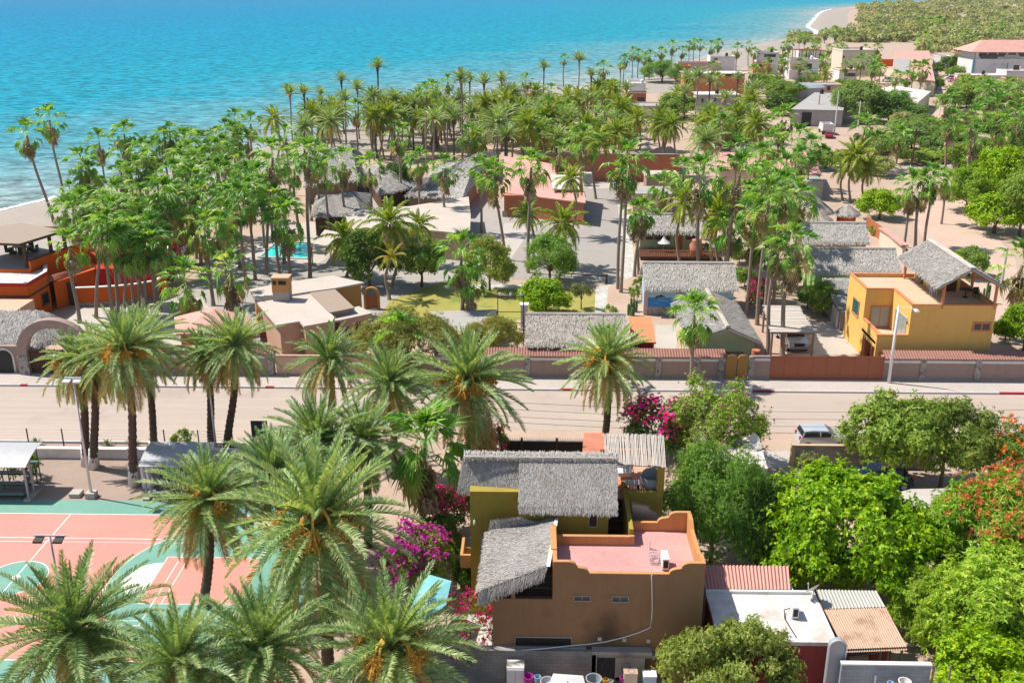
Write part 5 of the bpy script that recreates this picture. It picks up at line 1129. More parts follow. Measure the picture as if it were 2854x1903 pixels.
    for i in range(5):
        a, b = C[i], C[i+1]; w.beam((a.x,a.y,1.02), (b.x,b.y,1.02), .3, 2.04); cp.beam(a+Vector((0,-.02,.0)), b+Vector((0,-.02,0)), .42, .1); st_.beam((a.x,a.y-.05,.22), (b.x,b.y-.05,.22), .34, .44)
    part('curved_wall', w, 'st_orange', t); part('wall_coping', cp, 'whitepaint', t); part('stone_base', st_, 'rubble', t)
    s0 = U(474,748,0); sm = MB()
    for i in range(9): sm.box(s0.x-.9+.05*i, s0.x+.9+.05*i, s0.y+.34*i, s0.y+.34*i+.36, 0, .2+.2*i)
    part('staircase', sm, 'st_crimson', t)
    rb = MB(); rb.beam((s0.x-1.0,s0.y-.1,.6), (s0.x-.6,s0.y+3.2,2.6), .2, .5).beam((s0.x+1.0,s0.y-.1,.6), (s0.x+1.4,s0.y+3.2,2.6), .2, .5).beam((s0.x-1.0,s0.y-.1,.5), (s0.x-3.2,s0.y-2.0,.9), .2, .6)
    part('stair_rail', rb, 'whitepaint', t)
    f = U(430,660,2.4); part('rear_wing', MB().box(f.x-4, f.x+2.5, f.y, f.y+5, 0, 2.4), 'st_red', t); part('rear_roof', MB().box(f.x-4.1, f.x+2.6, f.y-.1, f.y+5.1, 2.4, 2.55), 'st_white', t)
    return t
orange_house()
# ---------------------------------------------------------------- hotel office with chimney
def chimney_house():
    z = 3.5; A = [(711,838),(862,814),(988,857),(935,868),(920,871),(941,892),(847,909),(835,895),(769,906)]
    t = thing('peach_house', 'peach house with angular beige roof, slatted patch and square chimney', 'house', (U(850,900,0).x, U(850,900,0).y, 0))
    P = pxpoly(A, z); part('wall', MB().prism(inset(P,.45), 0, z-.2), 'st_peach', t); rf = part('roof', MB().prism(P, z-.2, z), 'roofbeige', t)
    B = pxpoly([(695,806),(772,790),(926,768),(1016,787),(933,803),(864,812),(711,836)], 3.7); part('rear_wall', MB().prism(inset(B,.4), 0, 3.5), 'st_sienna', t); part('rear_roof', MB().prism(B, 3.5, 3.7), 'roofbeige', t)
    Lp = pxpoly([(863,815),(931,803),(988,857),(919,871)], z+.1); part('slatted_patch', MB().prism(Lp, z+.02, z+.1), 'lattice', t)
    D = pxpoly([(920,872),(1000,853),(1038,872),(941,893)], 3.0); part('entry_roof', MB().prism(D, 2.85, 3.0), 'roofbeige', t); Q = inset(D, .35); part('entry_wall', MB().prism(Q, 0, 2.85), 'st_peach', t)
    yq = min(q[1] for q in Q); ef = sorted(Q, key=lambda q: q[1])[0]
    W = pxpoly([(935,800),(1016,787),(1016,800),(938,815)], 3.6)
    c = U(788,835,z); ch = part('chimney', MB().box(c.x-.8, c.x+.8, c.y-.6, c.y+.7, z, z+.9), 'greyconc', rf)
    c2 = MB().box(c.x-.82, c.x+.82, c.y-.62, c.y+.72, z+.9, z+2.3); part('chimney_top', c2, 'st_sienna', t); part('chimney_cap', MB().box(c.x-.9, c.x+.9, c.y-.7, c.y+.8, z+2.3, z+2.42), 'st_tan', t)
    part('vent', MB().box(c.x-.15,c.x+.6,c.y-.65,c.y-.60,z+1.7,z+2.1), 'black', t); part('vent', MB().box(c.x-.7,c.x-.35,c.y-.65,c.y-.60,z+1.7,z+2.1), 'black', t)
    a, b = U(961,915), U(1016,905); e0, e1 = Vector(Q[3]+(0,)), Vector(Q[2]+(0,)); d = (e1-e0); n = Vector((d.y,-d.x,0)).normalized()
    if n.y > 0: n = -n
    for nm, u0, u1, zz0, zz1, mm in (('window', .18, .36, 1.1, 2.1, 'glass'), ('door', .52, .78, 0.02, 2.3, 'black')):
        p, q = e0+d*u0, e0+d*u1; o = MB(); o.hexa([p+n*.05+Vector((0,0,zz0)), q+n*.05+Vector((0,0,zz0)), q+Vector((0,0,zz0)), p+Vector((0,0,zz0))], [p+n*.05+Vector((0,0,zz1)), q+n*.05+Vector((0,0,zz1)), q+Vector((0,0,zz1)), p+Vector((0,0,zz1))]); part(nm, o, mm, t)
    g = U(1037,862); m = MB(); R1, R0 = .85, .6; o = []; i_ = []
    for k in range(13): th = pi*k/12; o.append((g.x-R1*cos(th), g.y, 1.6+R1*sin(th))); i_.append((g.x-R0*cos(th), g.y, 1.6+R0*sin(th)))
    o = [(g.x-R1,g.y,0)]+o+[(g.x+R1,g.y,0)]; i_ = [(g.x-R0,g.y,0)]+i_+[(g.x+R0,g.y,0)]
    for k in range(len(o)-1): m.hexa([o[k],i_[k],i_[k+1],o[k+1]], [(p[0],p[1]+.35,p[2]) for p in (o[k],i_[k],i_[k+1],o[k+1])])
    t3 = thing('garden_arch', 'small sienna arch doorway with wooden leaf beside the peach house', 'arch', (g.x,g.y,0)); part('arch', m, 'st_sienna', t3); part('door', MB().box(g.x-R0+.02,g.x+R0-.02,g.y+.15,g.y+.2,.05,1.6), 'redwood', t3)
chimney_house()
t = poly_house('pink_tiled_hut', 'small hut with pink hipped tile roof behind the street palms', [(485,884),(575,860),(690,880),(715,915),(560,930),(490,930)], 3.0, 'st_sienna', 'tilepink', 0.5)
P = pxpoly([(485,884),(575,860),(690,880),(715,915),(560,930),(490,930)], 3.0); ap = Vector(((P[0][0]+P[3][0])/2, (P[1][1]+P[4][1])/2, 4.3)); m = MB()
for i in range(6): m.add([P[i]+(3.003,), P[(i+1)%6]+(3.003,), tuple(ap)], [(0,1,2) if True else 0])
part('hip', m, 'tilepink', t)
t = wall_run('red sloping garden wall beside the peach house', 735, 790, 1.6, False, 'st_crimson', y=U(760,950).y)
# small terrace house with clay roof in front garden (right of grey straw roof) and the grey straw roof itself
t = thatch_house('thatched_house', 'long house with brownish grey straw roof just behind street wall', 1464, 1752, 962, 2.9, 876, 4.6, 'st_grey', 'thatchbrown', 45, wins=(), L=.6, Wd=.08)
q = [U(1752,881,3.0), U(1815,883,3.0), U(1829,954,2.75), U(1764,952,2.75)]; t = thing('clay_roof_room', 'room with plain terracotta slab roof right of the brown straw roof', 'room', (q[3].x, q[3].y, 0))
part('roof', MB().hexa([p-Vector((0,0,.14)) for p in (q[3],q[2],q[1],q[0])], [q[3],q[2],q[1],q[0]]), 'st_orangetile', t); part('wall', MB().prism(inset([tuple(p[:2]) for p in q], .5), 0, 2.58), 'st_crimson', t)
# mural house
t = thatch_house('mural_house', 'straw roofed house with a blue sea mural on its front wall', 1796, 2058, 806, 3.0, 733, 5.0, 'st_skyblue', 'thatchpale', 40, base=0.9, L=.6, Wd=.08)
Y = t['_y']; a, b = onY(1806,845,Y), onY(1950,822,Y)
part('mural_sea', MB().box(a.x, onY(2040,845,Y).x, Y-.03, Y-.002, .92, 1.9), 'st_blue', t)
wv = MB(); rng = random.Random(2)
for i in range(16): x = a.x+.4+rng.random()*7; z = 1.0+rng.random()*.75; wv.box(x, x+.25+rng.random()*.5, Y-.045, Y-.032, z, z+.04)
part('mural_waves', wv, 'st_skyblue', t)
dl = [(0,0),(.25,.16),(.5,.2),(.62,.34),(.68,.2),(.95,.12),(1.1,.0),(.9,.02),(.6,.0),(.35,-.02),(.1,-.12)]; o = onY(1826,828,Y)
part('mural_dolphin', MB().extr([(o.x+p, Y-.03, o.z+q) for p, q in dl], (0,.027,0)), 'navy', t)
part('vent', MB().box(onY(1884,815,Y).x, onY(1901,815,Y).x, Y-.05, Y-.003, 2.35, 2.75), 'wood', t)
part('side_pillar', MB().box(a.x-.45, a.x-.05, Y-.1, Y+.3, 0, 2.9), 'st_pink', t)
# pale green house with deck
t = thatch_house('green_house', 'pale green house with straw roof behind a fenced wooden deck', 1778, 1960, 646, 3.0, 597, 4.8, 'st_palegreen', 'thatchpale', 28, wins=((1787,652,1821,668),(1825,652,1868,668),(1912,652,1936,668)), L=.8, Wd=.12)
Y = t['_y']; a = onY(1881,685,Y); part('door', MB().box(a.x, a.x+.95, Y-.05, Y-.002, .35, 2.5), 'redwood', t); part('stone_base', MB().box(onY(1780,690,Y).x, onY(1880,690,Y).x, Y-.08, Y-.003, 0, .9), 'rubble', t)
d0, d1 = U(1785,715,.5), U(2000,700,.5); t = thing('deck', 'brown timber deck with slatted railing before the pale green house', 'deck', (d0.x, d0.y, 0))
part('floor', MB().box(d0.x, d1.x, d0.y, Y-.2, .1, .5), 'darkwood', t); r = MB()
for i in range(46): x = d0.x+(d1.x-d0.x)*i/45; r.box(x-.05, x+.05, d0.y, d0.y+.05, .5, 1.25)
r.box(d0.x, d1.x, d0.y-.03, d0.y+.08, 1.2, 1.32); part('railing', r, 'redwood', t)
# palapa with open gable facing the street
def palapa(name, label, Yf, Yb, fx, fz_ridge, ridge_px, eaveL_px, eaveR_px, mat_, dens=60, wall=None):
    rx = onY(*ridge_px, Yf); l = onY(*eaveL_px, Yf); r_ = onY(*eaveR_px, Yf); ze = (l.z+r_.z)/2
    return rx, l, r_, ze
Yf = U(2027,1050).y*0+YW+1.9; rg = onY(2027,915,Yf); er = onY(2116,950,Yf); hw = er.x-rg.x; Yb = U(1981,812,rg.z).y
t = thing('palapa_house', 'house under steep palm straw gable next to the heart door', 'thatched house', (rg.x, Yf, 0))
m = MB(); gable_y(m, Yf-.3, Yb, rg.x-hw-.4, rg.x+hw+.1, rg.x, er.z, rg.z+.15, 70, length=.6, width=.08); ro = part('roof', m, 'thatch', t)
part('ridge_cap', MB().tube([(rg.x,Yf-.3,rg.z+.2),(rg.x,Yb,rg.z+.2)], .2, 6), 'thatchbrown', ro)
g = MB().extr([(rg.x-hw+.3,Yf+.5,0),(rg.x+hw-.3,Yf+.5,0),(rg.x+hw-.3,Yf+.5,er.z-.1),(rg.x,Yf+.5,rg.z-.25),(rg.x-hw+.3,Yf+.5,er.z-.1)], (0,.2,0)); g.box(rg.x-hw+.3, rg.x+hw-.3, Yf+.7, Yb-.5, 0, er.z-.1); part('wall', g, 'st_palegreen', t)
ywinm(t, rg.x-.55, rg.x+1.7, .35, 1.75, Yf+.5, 'darkwood', 'paleglass', mull=4); ywinm(t, rg.x-1.9, rg.x-.9, .3, 1.1, Yf+.5, 'darkwood', 'glass', mull=1)
# carport
z = 2.7; q = [U(2150,925,z), U(2273,925,z), U(2225,853,z), U(2128,853,z)]; t = thing('carport', 'slatted grey timber carport roof over the parked pickup', 'carport', (q[0].x, q[0].y, 0)); s = MB(); rng = random.Random(8)
for i in range(30):
    u = i/29; a = q[0].lerp(q[3], u); b = q[1].lerp(q[2], u); s.beam(a+Vector((rng.uniform(-.15,.1),0,rng.uniform(-.02,.03))), b+Vector((rng.uniform(-.1,.15),0,rng.uniform(-.02,.03))), (q[3]-q[0]).length/33, .05)
part('slat_roof', s, 'pole', t)
for u, v in ((.03,.02),(.97,.02),(.03,.98),(.97,.98)): p = q[0].lerp(q[1],u).lerp(q[3].lerp(q[2],u), v); part('post', MB().tube([(p.x,p.y,0),(p.x,p.y,z-.05)], .11, 7), 'wood', t)
b_ = MB(); b_.beam(q[0]-Vector((0,-.1,.12)), q[1]-Vector((0,-.1,.12)), .14); b_.beam(q[3]-Vector((0,.1,.12)), q[2]-Vector((0,.1,.12)), .14); part('beam', b_, 'wood', t)
# ---------------------------------------------------------------- yellow house
def yellow():
    Yf = YW+2.1; zt = onY(2660,850,Yf).z; zr = zt-.35
    xc, xr = onY(2543,850,Yf).x, onY(2779,851,Yf).x; Yr = U(2460,805,zt).y; Yb = U(2377,762,zt).y
    xl = U(2417,806,zt).x; xb = onY(2445,935,Yf).x; zb = onY(2490,934,Yf).z
    t = thing('yellow_house', 'two storey yellow house with brown trim and straw roof over its terrace', 'house', (xc, Yf, 0))
    part('wall', MB().prism([(xc,Yf),(xr,Yf),(xr,Yb),(xl,Yb),(xl,Yr),(xc,Yr)], 0, zr), 'st_yellow', t)
    part('terrace_floor', MB().prism([(xc+.2,Yf+.2),(xr-.2,Yf+.2),(xr-.2,Yb-.2),(xl+.2,Yb-.2),(xl+.2,Yr+.2),(xc+.2,Yr+.2)], zr+.001, zr+.05), 'rooftan', t)
    pr = MB(); cp = MB(); w = .2
    for x0,x1,y0,y1 in ((xc,xr,Yf,Yf+w),(xr-w,xr,Yf+w,Yb-w),(xl,xr,Yb-w,Yb),(xl,xl+w,Yr+w,Yb-w),(xl,xc,Yr,Yr+w),(xc,xc+w,Yf+w,Yr+w)):
        pr.box(x0,x1,y0,y1,zr+.001,zt-.06); cp.box(x0-.04,x1+.04,y0-.04,y1+.04,zt-.058,zt+.04+.003*len(cp.V))
    part('parapet', pr, 'st_yellow', t); part('coping', cp, 'st_orangetile', t)
    # balcony in the recess
    fz = zb-.95; part('balcony_floor', MB().box(xl,xc-.002,Yf+.2,Yr-.002,fz-.25,fz), 'rooftan', t)
    bp = MB(); bp.box(xb,xc-.002,Yf,Yf+.2,fz-.6,zb-.06).box(xl,xl+.2,Yf+.2,Yr-.003,fz-.6,zb-.06); 
    part('balcony_parapet', bp, 'st_yellow', t); part('balcony_coping', MB().box(xb-.05,xc-.003,Yf-.04,Yf+.24,zb-.058,zb+.04).box(xl-.04,xl+.24,Yf+.24,Yr-.003,zb-.058,zb+.035), 'st_orangetile', t)
    # arch under the balcony
    ar = [(xb,Yf+.02,0),(xb,Yf+.02,fz-.58),(xc-.01,Yf+.02,fz-.58),(xc-.01,Yf+.02,0)]
    part('lower_wall', MB().box(xb+1.3,xc-.004,Yf+.03,Yf+.25,0,fz-.6).box(xb,xb+.3,Yf+.03,Yf+.25,0,fz-.6).box(xl+.02,xl+.3,Yr-.5,Yr-.005,0,fz-.6), 'st_yellow', t)
    o = []; a0 = xb+.3; a1 = xb+1.3; rr = (a1-a0)/2
    m = MB(); P = [(a0+rr-rr*cos(pi*k/10),Yf+.03,1.1+rr*sin(pi*k/10)) for k in range(11)]; m.extr(P+[(a1,Yf+.03,fz-.6),(a0,Yf+.03,fz-.6)], (0,.22,0)); part('arch', m, 'st_orangetile', t)
    for yy in (Yf+1.6, Yr-1.2): part('post', MB().box(xl+.02,xl+.3,yy,yy+.3,0,fz-.6), 'redwood', t)
    a, b = onY(2428,851,Yr), onY(2476,911,Yr); dr = ywinm(t, a.x, b.x, fz, a.z, Yr, 'st_orangetile', 'paleglass', 'sliding_door', .12, 1)
    sa, sb = onX(2503,866,xc), onX(2526,930,xc)
    xwinm(t, Yf+.7, Yr-1.2, fz, fz+2.3, xc, 'steel', 'paleglass', 'sliding_door', .08, 2)
    ly0, ly1 = Yr+.8, Yb-1.6; xwinm(t, ly0+.5, ly1-.3, fz+.5, fz+2.1, xl, 'st_orangetile', 'greenglass', 'window', .12, 0)
    wn = ywin(t, 2712,897,2760,923, Yf, 'st_orangetile', 'glass', 'window', .16, 1)
    part('sconce', MB().lathe((xc-.12,Yf+.35,fz+1.9), [(.05,0),(.08,.1),(.04,.25)], 8), 'darkwood', t)
    # straw roof on posts
    xrg = onY(2712,748,Yf-.3); er = onY(2803,796,Yf-.3); el = onY(2616,803,Yf-.3); zrid = xrg.z; m = MB()
    Ybk = U(2611,668,zrid).y
    gable_y(m, Yf-.4, Ybk, el.x, er.x, xrg.x, (er.z+el.z)/2, zrid, 85, length=.6, width=.075, fringe=.6); ro = part('thatched_roof', m, 'thatch', t)
    part('ridge_cap', MB().box(xrg.x-.25,xrg.x+.25,Yf-.4,Ybk,zrid-.02,zrid+.1), 'thatchpale', ro)
    zx = (er.z+el.z)/2
    for x, y in ((onY(2627,840,Yf+.1).x,Yf+.1),(xr-.2,Yf+.1),(el.x+.6,Ybk-.6),(xr-.2,Ybk-.6),(xr-.2,Yf+5)): part('roof_post', MB().tube([(x,y,zr),(x,y,zx+.15)], .14, 8), 'st_orangetile', t)
    bm = MB(); bm.beam((el.x+.45,Yf+.1,zx+.0), (xrg.x,Yf+.1,zrid-.35), .14); bm.beam((xr-.0,Yf+.1,zx-.05), (xrg.x,Yf+.1,zrid-.35), .14); bm.beam((onY(2660,800,Yf).x,Yf+.6,zx+.55), (xr-.4,Yf+.6,zx+.55), .1)
    part('rafter', bm, 'redwood', t)
    part('shade_room', MB().box(xrg.x-1.0,xrg.x+1.5,Yf+5.2,Yb-.3,zr+.05,zrid-.6), 'st_yellow', t); part('room_door', MB().box(xrg.x+.2,xrg.x+1.2,Yf+5.15,Yf+5.198,zr+.05,zr+2.1), 'darkwood', t)
    return dict(zr=zr+.05, Yf=Yf, xc=xc, xr=xr)
YE = yellow()
# green houses with straw roofs behind it
thatch_house('lime_house', 'lime green house with broad grey straw roof behind yellow house', 2268, 2514, 760, 3.0, 693, 5.0, 'st_green', 'thatchpale', 45, L=.6, Wd=.08)
thatch_house('thatched_house', 'second straw roof back from yellow house, plain front edge', 2238, 2426, 677, 3.0, 621, 4.9, 'st_tan', 'thatchpale', 40, L=.6, Wd=.09)
q = [U(2338,868,2.2), U(2420,860,2.2), U(2392,774,3.3), U(2292,776,3.3)]; t = thing('straw_shed', 'low straw shed with bamboo palisade left of yellow house', 'shed', (q[0].x,q[0].y,0)); m = MB(); straw(m, U(2338,860,2.1), U(2420,857,2.1), q[2], q[3], 60, length=.6, width=.08); part('roof', m, 'thatch', t)
m = MB()
for i in range(24): p = U(2296,800,2.0).lerp(U(2338,868,2.0), i/23); m.tube([(p.x,p.y,0),(p.x,p.y,1.9)], .07, 5)
part('palisade', m, 'pole', t); part('wall', MB().prism([tuple(U(x,y,2.0)[:2]) for x,y in ((2345,868),(2412,862),(2390,790),(2305,790))], 0, 1.9), 'st_grey', t)
for lab, px, py, w_, zt in (('largest cone shaped straw hut with orange wall behind straw roofs',2284,592,104,4.2),('low grey cone shaped straw canopy in front of orange huts',2290,607,88,2.9),('small round straw hut with orange wall beside bright tree',2371,596,72,3.4)):
    c = U(px, py+4, 2.3); rr = w_/2*mpp(c); t = thing('straw_hut', lab, 'hut', (c.x,c.y+rr,0)); m = MB(); cone(m, (c.x,c.y+rr), rr, rr, 2.2 if zt > 3 else 1.8, zt, 10, 40, length=.6, width=.1); part('roof', m, 'thatchbrown', t)
    w = MB().lathe((c.x,c.y+rr,0), [(rr*.75,0),(rr*.75,2.15 if zt > 3 else 1.7)], 10); part('wall', w, 'st_orange' if zt > 3 else 'wood', t)
# side boundary walls on the dirt road
for lab, pts, h, m_ in (('stained timber fence sloping along the dirt road',[(2418,604),(2441,621),(2470,640)],1.8,'redwood'),('pink tiled wall top along the dirt road',[(2458,636),(2485,655),(2522,685)],2.2,'tilepink'),('low terracotta wall running on behind the lime house',[(2522,690),(2542,708)],1.6,'st_terra')):
    P = [U(x, y, h) for x, y in pts]; m = MB()
    for i in range(len(P)-1): a, b = P[i], P[i+1]; m.beam((a.x,a.y,h/2), (b.x,b.y,h/2), .25 if 'tile' not in m_ else .8, h if 'tile' not in m_ else .25) if 'tile' not in m_ else m.beam(a, b, .9, .2)
    t = thing('side_wall', lab, 'wall', (P[0].x,P[0].y,0)); part('wall', m, m_, t)
    if 'tile' in m_: part('base', MB().beam((P[0].x,P[0].y,h/2-.1), (P[-1].x,P[-1].y,h/2-.1), .4, h-.2), 'st_cream', t)
# ---------------------------------------------------------------- hotel roofs in the middle
def slope_roof(name, label, pts, mat_, wall, dens=14, cat='thatched house', L=1.0, Wd=.16, walls=True):
    """gable roof given by four eave corners and two ridge ends, each (px,py,z): eL eR (front), rL rR (ridge), bL bR (back)"""
    P = [U(*p) for p in pts]; t = thing(name, label, cat, (P[0].x, P[0].y, 0)); m = MB()
    straw(m, P[0], P[1], P[3], P[2], dens, length=L, width=Wd); straw(m, P[5], P[4], P[2], P[3], dens*.6, length=L, width=Wd)
    straw(m, P[4], P[0], P[2], P[2]+Vector((.01,.01,0)), dens, length=L, width=Wd); straw(m, P[1], P[5], P[3]+Vector((.01,.01,0)), P[3], dens, length=L, width=Wd)
    part('roof', m, mat_, t)
    if walls:
        q = inset([tuple(p[:2]) for p in (P[0],P[1],P[5],P[4])], .9); part('wall', MB().prism(q, 0, min(p.z for p in P)-.1), wall, t)
    return t
slope_roof('thatched_house', 'long grey straw roof running away under tall grove palms', [(1130,542,3.0),(1288,552,3.0),(1195,496,5.2),(1335,423,5.2),(1236,455,3.0),(1395,425,3.0)], 'thatch', 'wood')
slope_roof('thatched_house', 'grey straw hip roof with ragged eave above the pool', [(868,602,3.0),(1010,600,3.0),(915,546,4.7),(985,536,4.7),(880,545,3.0),(1040,540,3.0)], 'thatch', 'darkwood', 30, L=.7, Wd=.1)
slope_roof('thatched_house', 'tall grey straw roof deep among grove palms', [(845,520,3.0),(1000,500,3.0),(920,415,6.2),(975,402,6.2),(860,440,3.0),(1010,430,3.0)], 'thatch', 'wood')
slope_roof('thatched_house', 'wide pale straw roof on dark posts below the large skirted palm', [(1060,540,3.0),(1160,516,3.0),(1060,460,5.5),(1118,455,5.5),(1010,470,3.0),(1130,470,3.0)], 'thatch', 'darkwood')
slope_roof('beach_hut', 'peaked straw beach hut at the edge of the sea', [(1420,272,2.6),(1470,270,2.6),(1440,238,5.5),(1442,238,5.5),(1425,258,2.6),(1465,258,2.6)], 'thatch', 'st_tan')
t = poly_house('tan_roof_hall', 'wide flat tan roofed hall between pool and red roofs', [(957,603),(1020,580),(1140,575),(1306,548),(1312,600),(1310,640),(1284,650),(1100,632),(985,640)], 3.6, 'st_tan', 'roofbeige', .4)
t = thing('awning', 'pale slatted awning on a frame beside the swimming pool', 'awning', tuple(U(900,690))); q = [U(868,686,2.4),U(930,690,2.4),U(962,650,2.4),U(905,640,2.4)]; part('roof', MB().prism([tuple(p[:2]) for p in q], 2.3, 2.4), 'pole', t)
for p in q: part('post', MB().box(p.x-.06,p.x+.06,p.y-.06,p.y+.06,0,2.3), 'wood', t)
t = thing('patio_slab', 'pale sloping patio roof in front garden beside grey tree', 'patio roof', tuple(U(1300,900))); q = [U(1195,868,2.3),U(1385,862,2.3),U(1380,908,2.0),U(1290,930,2.0)]; part('roof', MB().hexa([p-Vector((0,0,.12)) for p in (q[3],q[2],q[1],q[0])], [q[3],q[2],q[1],q[0]]), 'roofgrey', t)
for p in q: part('post', MB().box(p.x-.07,p.x+.07,p.y-.07,p.y+.07,0,p.z-.13), 'wood', t)
# red tiled compound
def gable_tile(name, label, pts, mt, wall, cat='house', th=.15, ins=.4):
    P = [U(*p) for p in pts]; t = thing(name, label, cat, (P[0].x,P[0].y,0)); d = Vector((0,0,th))
    part('roof', MB().hexa([p-d for p in (P[0],P[1],P[2],P[3])], [P[0],P[1],P[2],P[3]]), mt, t)
    zmin = min(P[0].z, P[1].z)
    w = MB(); b = inset([tuple(p[:2]) for p in P], ins); w.hexa([(q[0],q[1],0) for q in b], [(q[0],q[1],p.z-th-.05) for q, p in zip(b, P)]); part('wall', w, wall, t); return t
t = gable_tile('red_roof_hall', 'brick red hall with pink tile roof left of the driveway', [(1400,536,3.4),(1632,565,3.4),(1622,470,5.4),(1405,435,5.4)], 'tilepink', 'st_terra', ins=.5)
q = [U(1535,488,4.95),U(1618,494,4.95),U(1622,532,4.15),U(1540,530,4.15)]; part('skylight', MB().hexa([q[3]+Vector((0,0,.03)),q[2]+Vector((0,0,.03)),q[1]+Vector((0,0,.03)),q[0]+Vector((0,0,.03))], [q[3]+Vector((0,0,.2)),q[2]+Vector((0,0,.2)),q[1]+Vector((0,0,.2)),q[0]+Vector((0,0,.2))]), 'roofwhite', t)
t = flat_house('red_hall', 'brick red hall with stone base behind the driveway palms', 1400, 1632, 545, 3.3, 3.5, 'st_terra', 'tile', .25, wins=((1503,578,1514,588),(1455,566,1462,580)))
part('stone_base', MB().box(onY(1400,618,t['_y']).x, onY(1530,618,t['_y']).x, t['_y']-.06, t['_y']-.002, 0, .9), 'rubble', t); a = onY(1415,616,t['_y']); part('door', MB().box(a.x,a.x+1.2,t['_y']-.07,t['_y']-.003,.02,2.3), 'redwood', t)
w = U(1690,505).y; a, b = onY(1480,430,w), onY(1895,432,w); t = thing('boundary_wall', 'high brick red boundary wall closing the end of the driveway', 'wall', ((a.x+b.x)/2,w,0)); part('wall', MB().box(a.x,b.x,w,w+.4,0,a.z), 'st_terra', t); part('coping', MB().box(a.x-.1,b.x+.1,w-.1,w+.5,a.z+.002,a.z+.12), 'greyconc', t)
t = flat_house('grey_annex', 'grey annex with beige roof against the brick red wall', 1798, 1894, 490, 3.2, 5, 'st_mauve', 'roofbeige', .3)
t = gable_tile('pink_roof_house', 'long pink roofed house right of the brick red wall', [(2000,470,3.2),(2292,488,3.2),(2260,425,4.6),(1990,425,4.6)], 'tilepink', 'st_pink')
t = flat_house('low_room', 'low pale room with flat roof left of the straw roofed green house', 1762, 1880, 540, 3.0, 6, 'st_pink', 'roofgrey', .2)
t = flat_house('low_room', 'small grey roofed room behind the dense fan palms', 2222, 2300, 505, 3.0, 5, 'st_grey', 'roofgrey', .2)
slope_roof('thatched_house', 'grey straw roof peeking over the brick red boundary wall', [(1780,435,3.4),(1890,432,3.4),(1835,412,4.8),(1870,410,4.8),(1800,425,3),(1890,422,3)], 'thatch', 'st_tan', 12)
slope_roof('thatched_house', 'dark grey straw hip roof beside the long pink roof', [(2020,430,3.4),(2170,428,3.4),(2075,402,5.0),(2120,400,5.0),(2040,420,3),(2160,418,3)], 'thatch', 'st_tan', 12)
# ---------------------------------------------------------------- far town
def far(name, label, pxL, pxR, py, z, depth, wall, roof, wins=(), par=.4, over=0.05, frame='darkwood', **k): return flat_house(name, label, pxL, pxR, py, z, depth, wall, roof, over, par, wall, wins, frame=frame, thick=.25, **k)
t = far('orange_building', 'two storey orange building with long white roof near the shore', 1905, 2082, 205, 7.0, 9, 'st_orangetile', 'roofwhite', ((2022,205,2045,213),(1930,207,1965,214),(2062,205,2070,215)), 0, .5)
far('white_roof_store', 'grey store with broad white roof below the orange building', 1942, 2064, 264, 4.5, 8, 'st_grey', 'roofwhite', ((1955,275,1960,288),(1990,274,1996,287)), 0, .3)
far('red_building', 'dull red flat roofed building beside the round green tree', 1745, 1802, 258, 4.6, 12, 'st_terra', 'st_white', ((1776,272,1796,284),), .3)
far('white_building', 'white villa with patio stacked above the dull red building', 1755, 1800, 237, 6.4, 9, 'st_white', 'roofwhite', (), .5)
far('grey_roof_building', 'wide low grey roof beyond the coconut palms', 1748, 1885, 298, 3.0, 9, 'st_cream', 'roofgrey', (), .25)
far('pink_building', 'long low building with pink roof strip at shore edge', 1890, 2010, 178, 4.5, 6, 'st_pink', 'tilepink', ((1900,181,1910,186),))
far('white_building', 'white flat roofed building hidden by shore palms', 1980, 2050, 160, 5.5, 8, 'st_white', 'roofwhite', ((1990,163,2000,168),))
far('orange_roof_cottage', 'small cottage with orange roof left of long white roof', 1885, 1925, 187, 5.0, 6, 'st_orangetile', 'tile', ())
far('white_villa', 'white villa with covered roof deck at the town edge', 2112, 2172, 150, 7.5, 8, 'st_white', 'roofgrey', ((2130,152,2162,160),(2140,165,2152,176)), .5)
far('white_villa', 'small white cottage below the roof deck villa', 2105, 2150, 177, 4.0, 6, 'st_orangetile', 'roofwhite', ((2115,180,2125,188),))
t = far('white_house', 'white two storey house with dark pergola and orange awning', 2202, 2284, 170, 6.5, 9, 'st_white', 'roofwhite', ((2248,178,2262,192),(2214,180,2232,188)), .6)
pg = MB(); Y = t['_y']; a, b = onY(2208,140,Y+3), onY(2285,140,Y+3)
for i in range(14): x = a.x+(b.x-a.x)*i/13; pg.box(x-.06,x+.06,Y+2,Y+8,a.z,a.z+.15)
for i in range(5): x = a.x+(b.x-a.x)*i/4; pg.box(x-.1,x+.1,Y+2,Y+2.2,6.5,a.z); pg.box(x-.1,x+.1,Y+7.8,Y+8,6.5,a.z)
part('pergola', pg, 'darkwood', t); a, b = onY(2201,177,Y), onY(2246,177,Y); part('awning', MB().box(a.x,b.x,Y-1.6,Y-.05,4.6,4.9), 'st_orangetile', t); part('balcony', MB().box(a.x-.3,a.x+10,Y-1.4,Y-.06,2.6,3.5), 'st_white', t)
t = far('stair_tower_house', 'white house with red hipped roof behind dark pergola', 2228, 2300, 140, 6.0, 8, 'st_white', 'tile', ((2282,150,2290,160),), 0)
t = far('beige_block', 'tall beige block with low orange canopy at its front', 2349, 2435, 143, 9.0, 14, 'st_cream', 'roofbeige', ((2350,156,2354,162),), .5)
Y = t['_y']; t2 = far('orange_canopy_shop', 'white shop front with orange canopy below the beige block', 2340, 2390, 196, 4.0, 9, 'st_white', 'st_orangetile', ((2358,204,2386,214),), .3)
t = gable_tile('pink_warehouse', 'long pink roofed warehouse with grey roof panel', [(2487,216,4.5),(2607,228,4.5),(2590,150,5.5),(2493,150,5.5)], 'tilepink', 'st_cream', ins=.3)
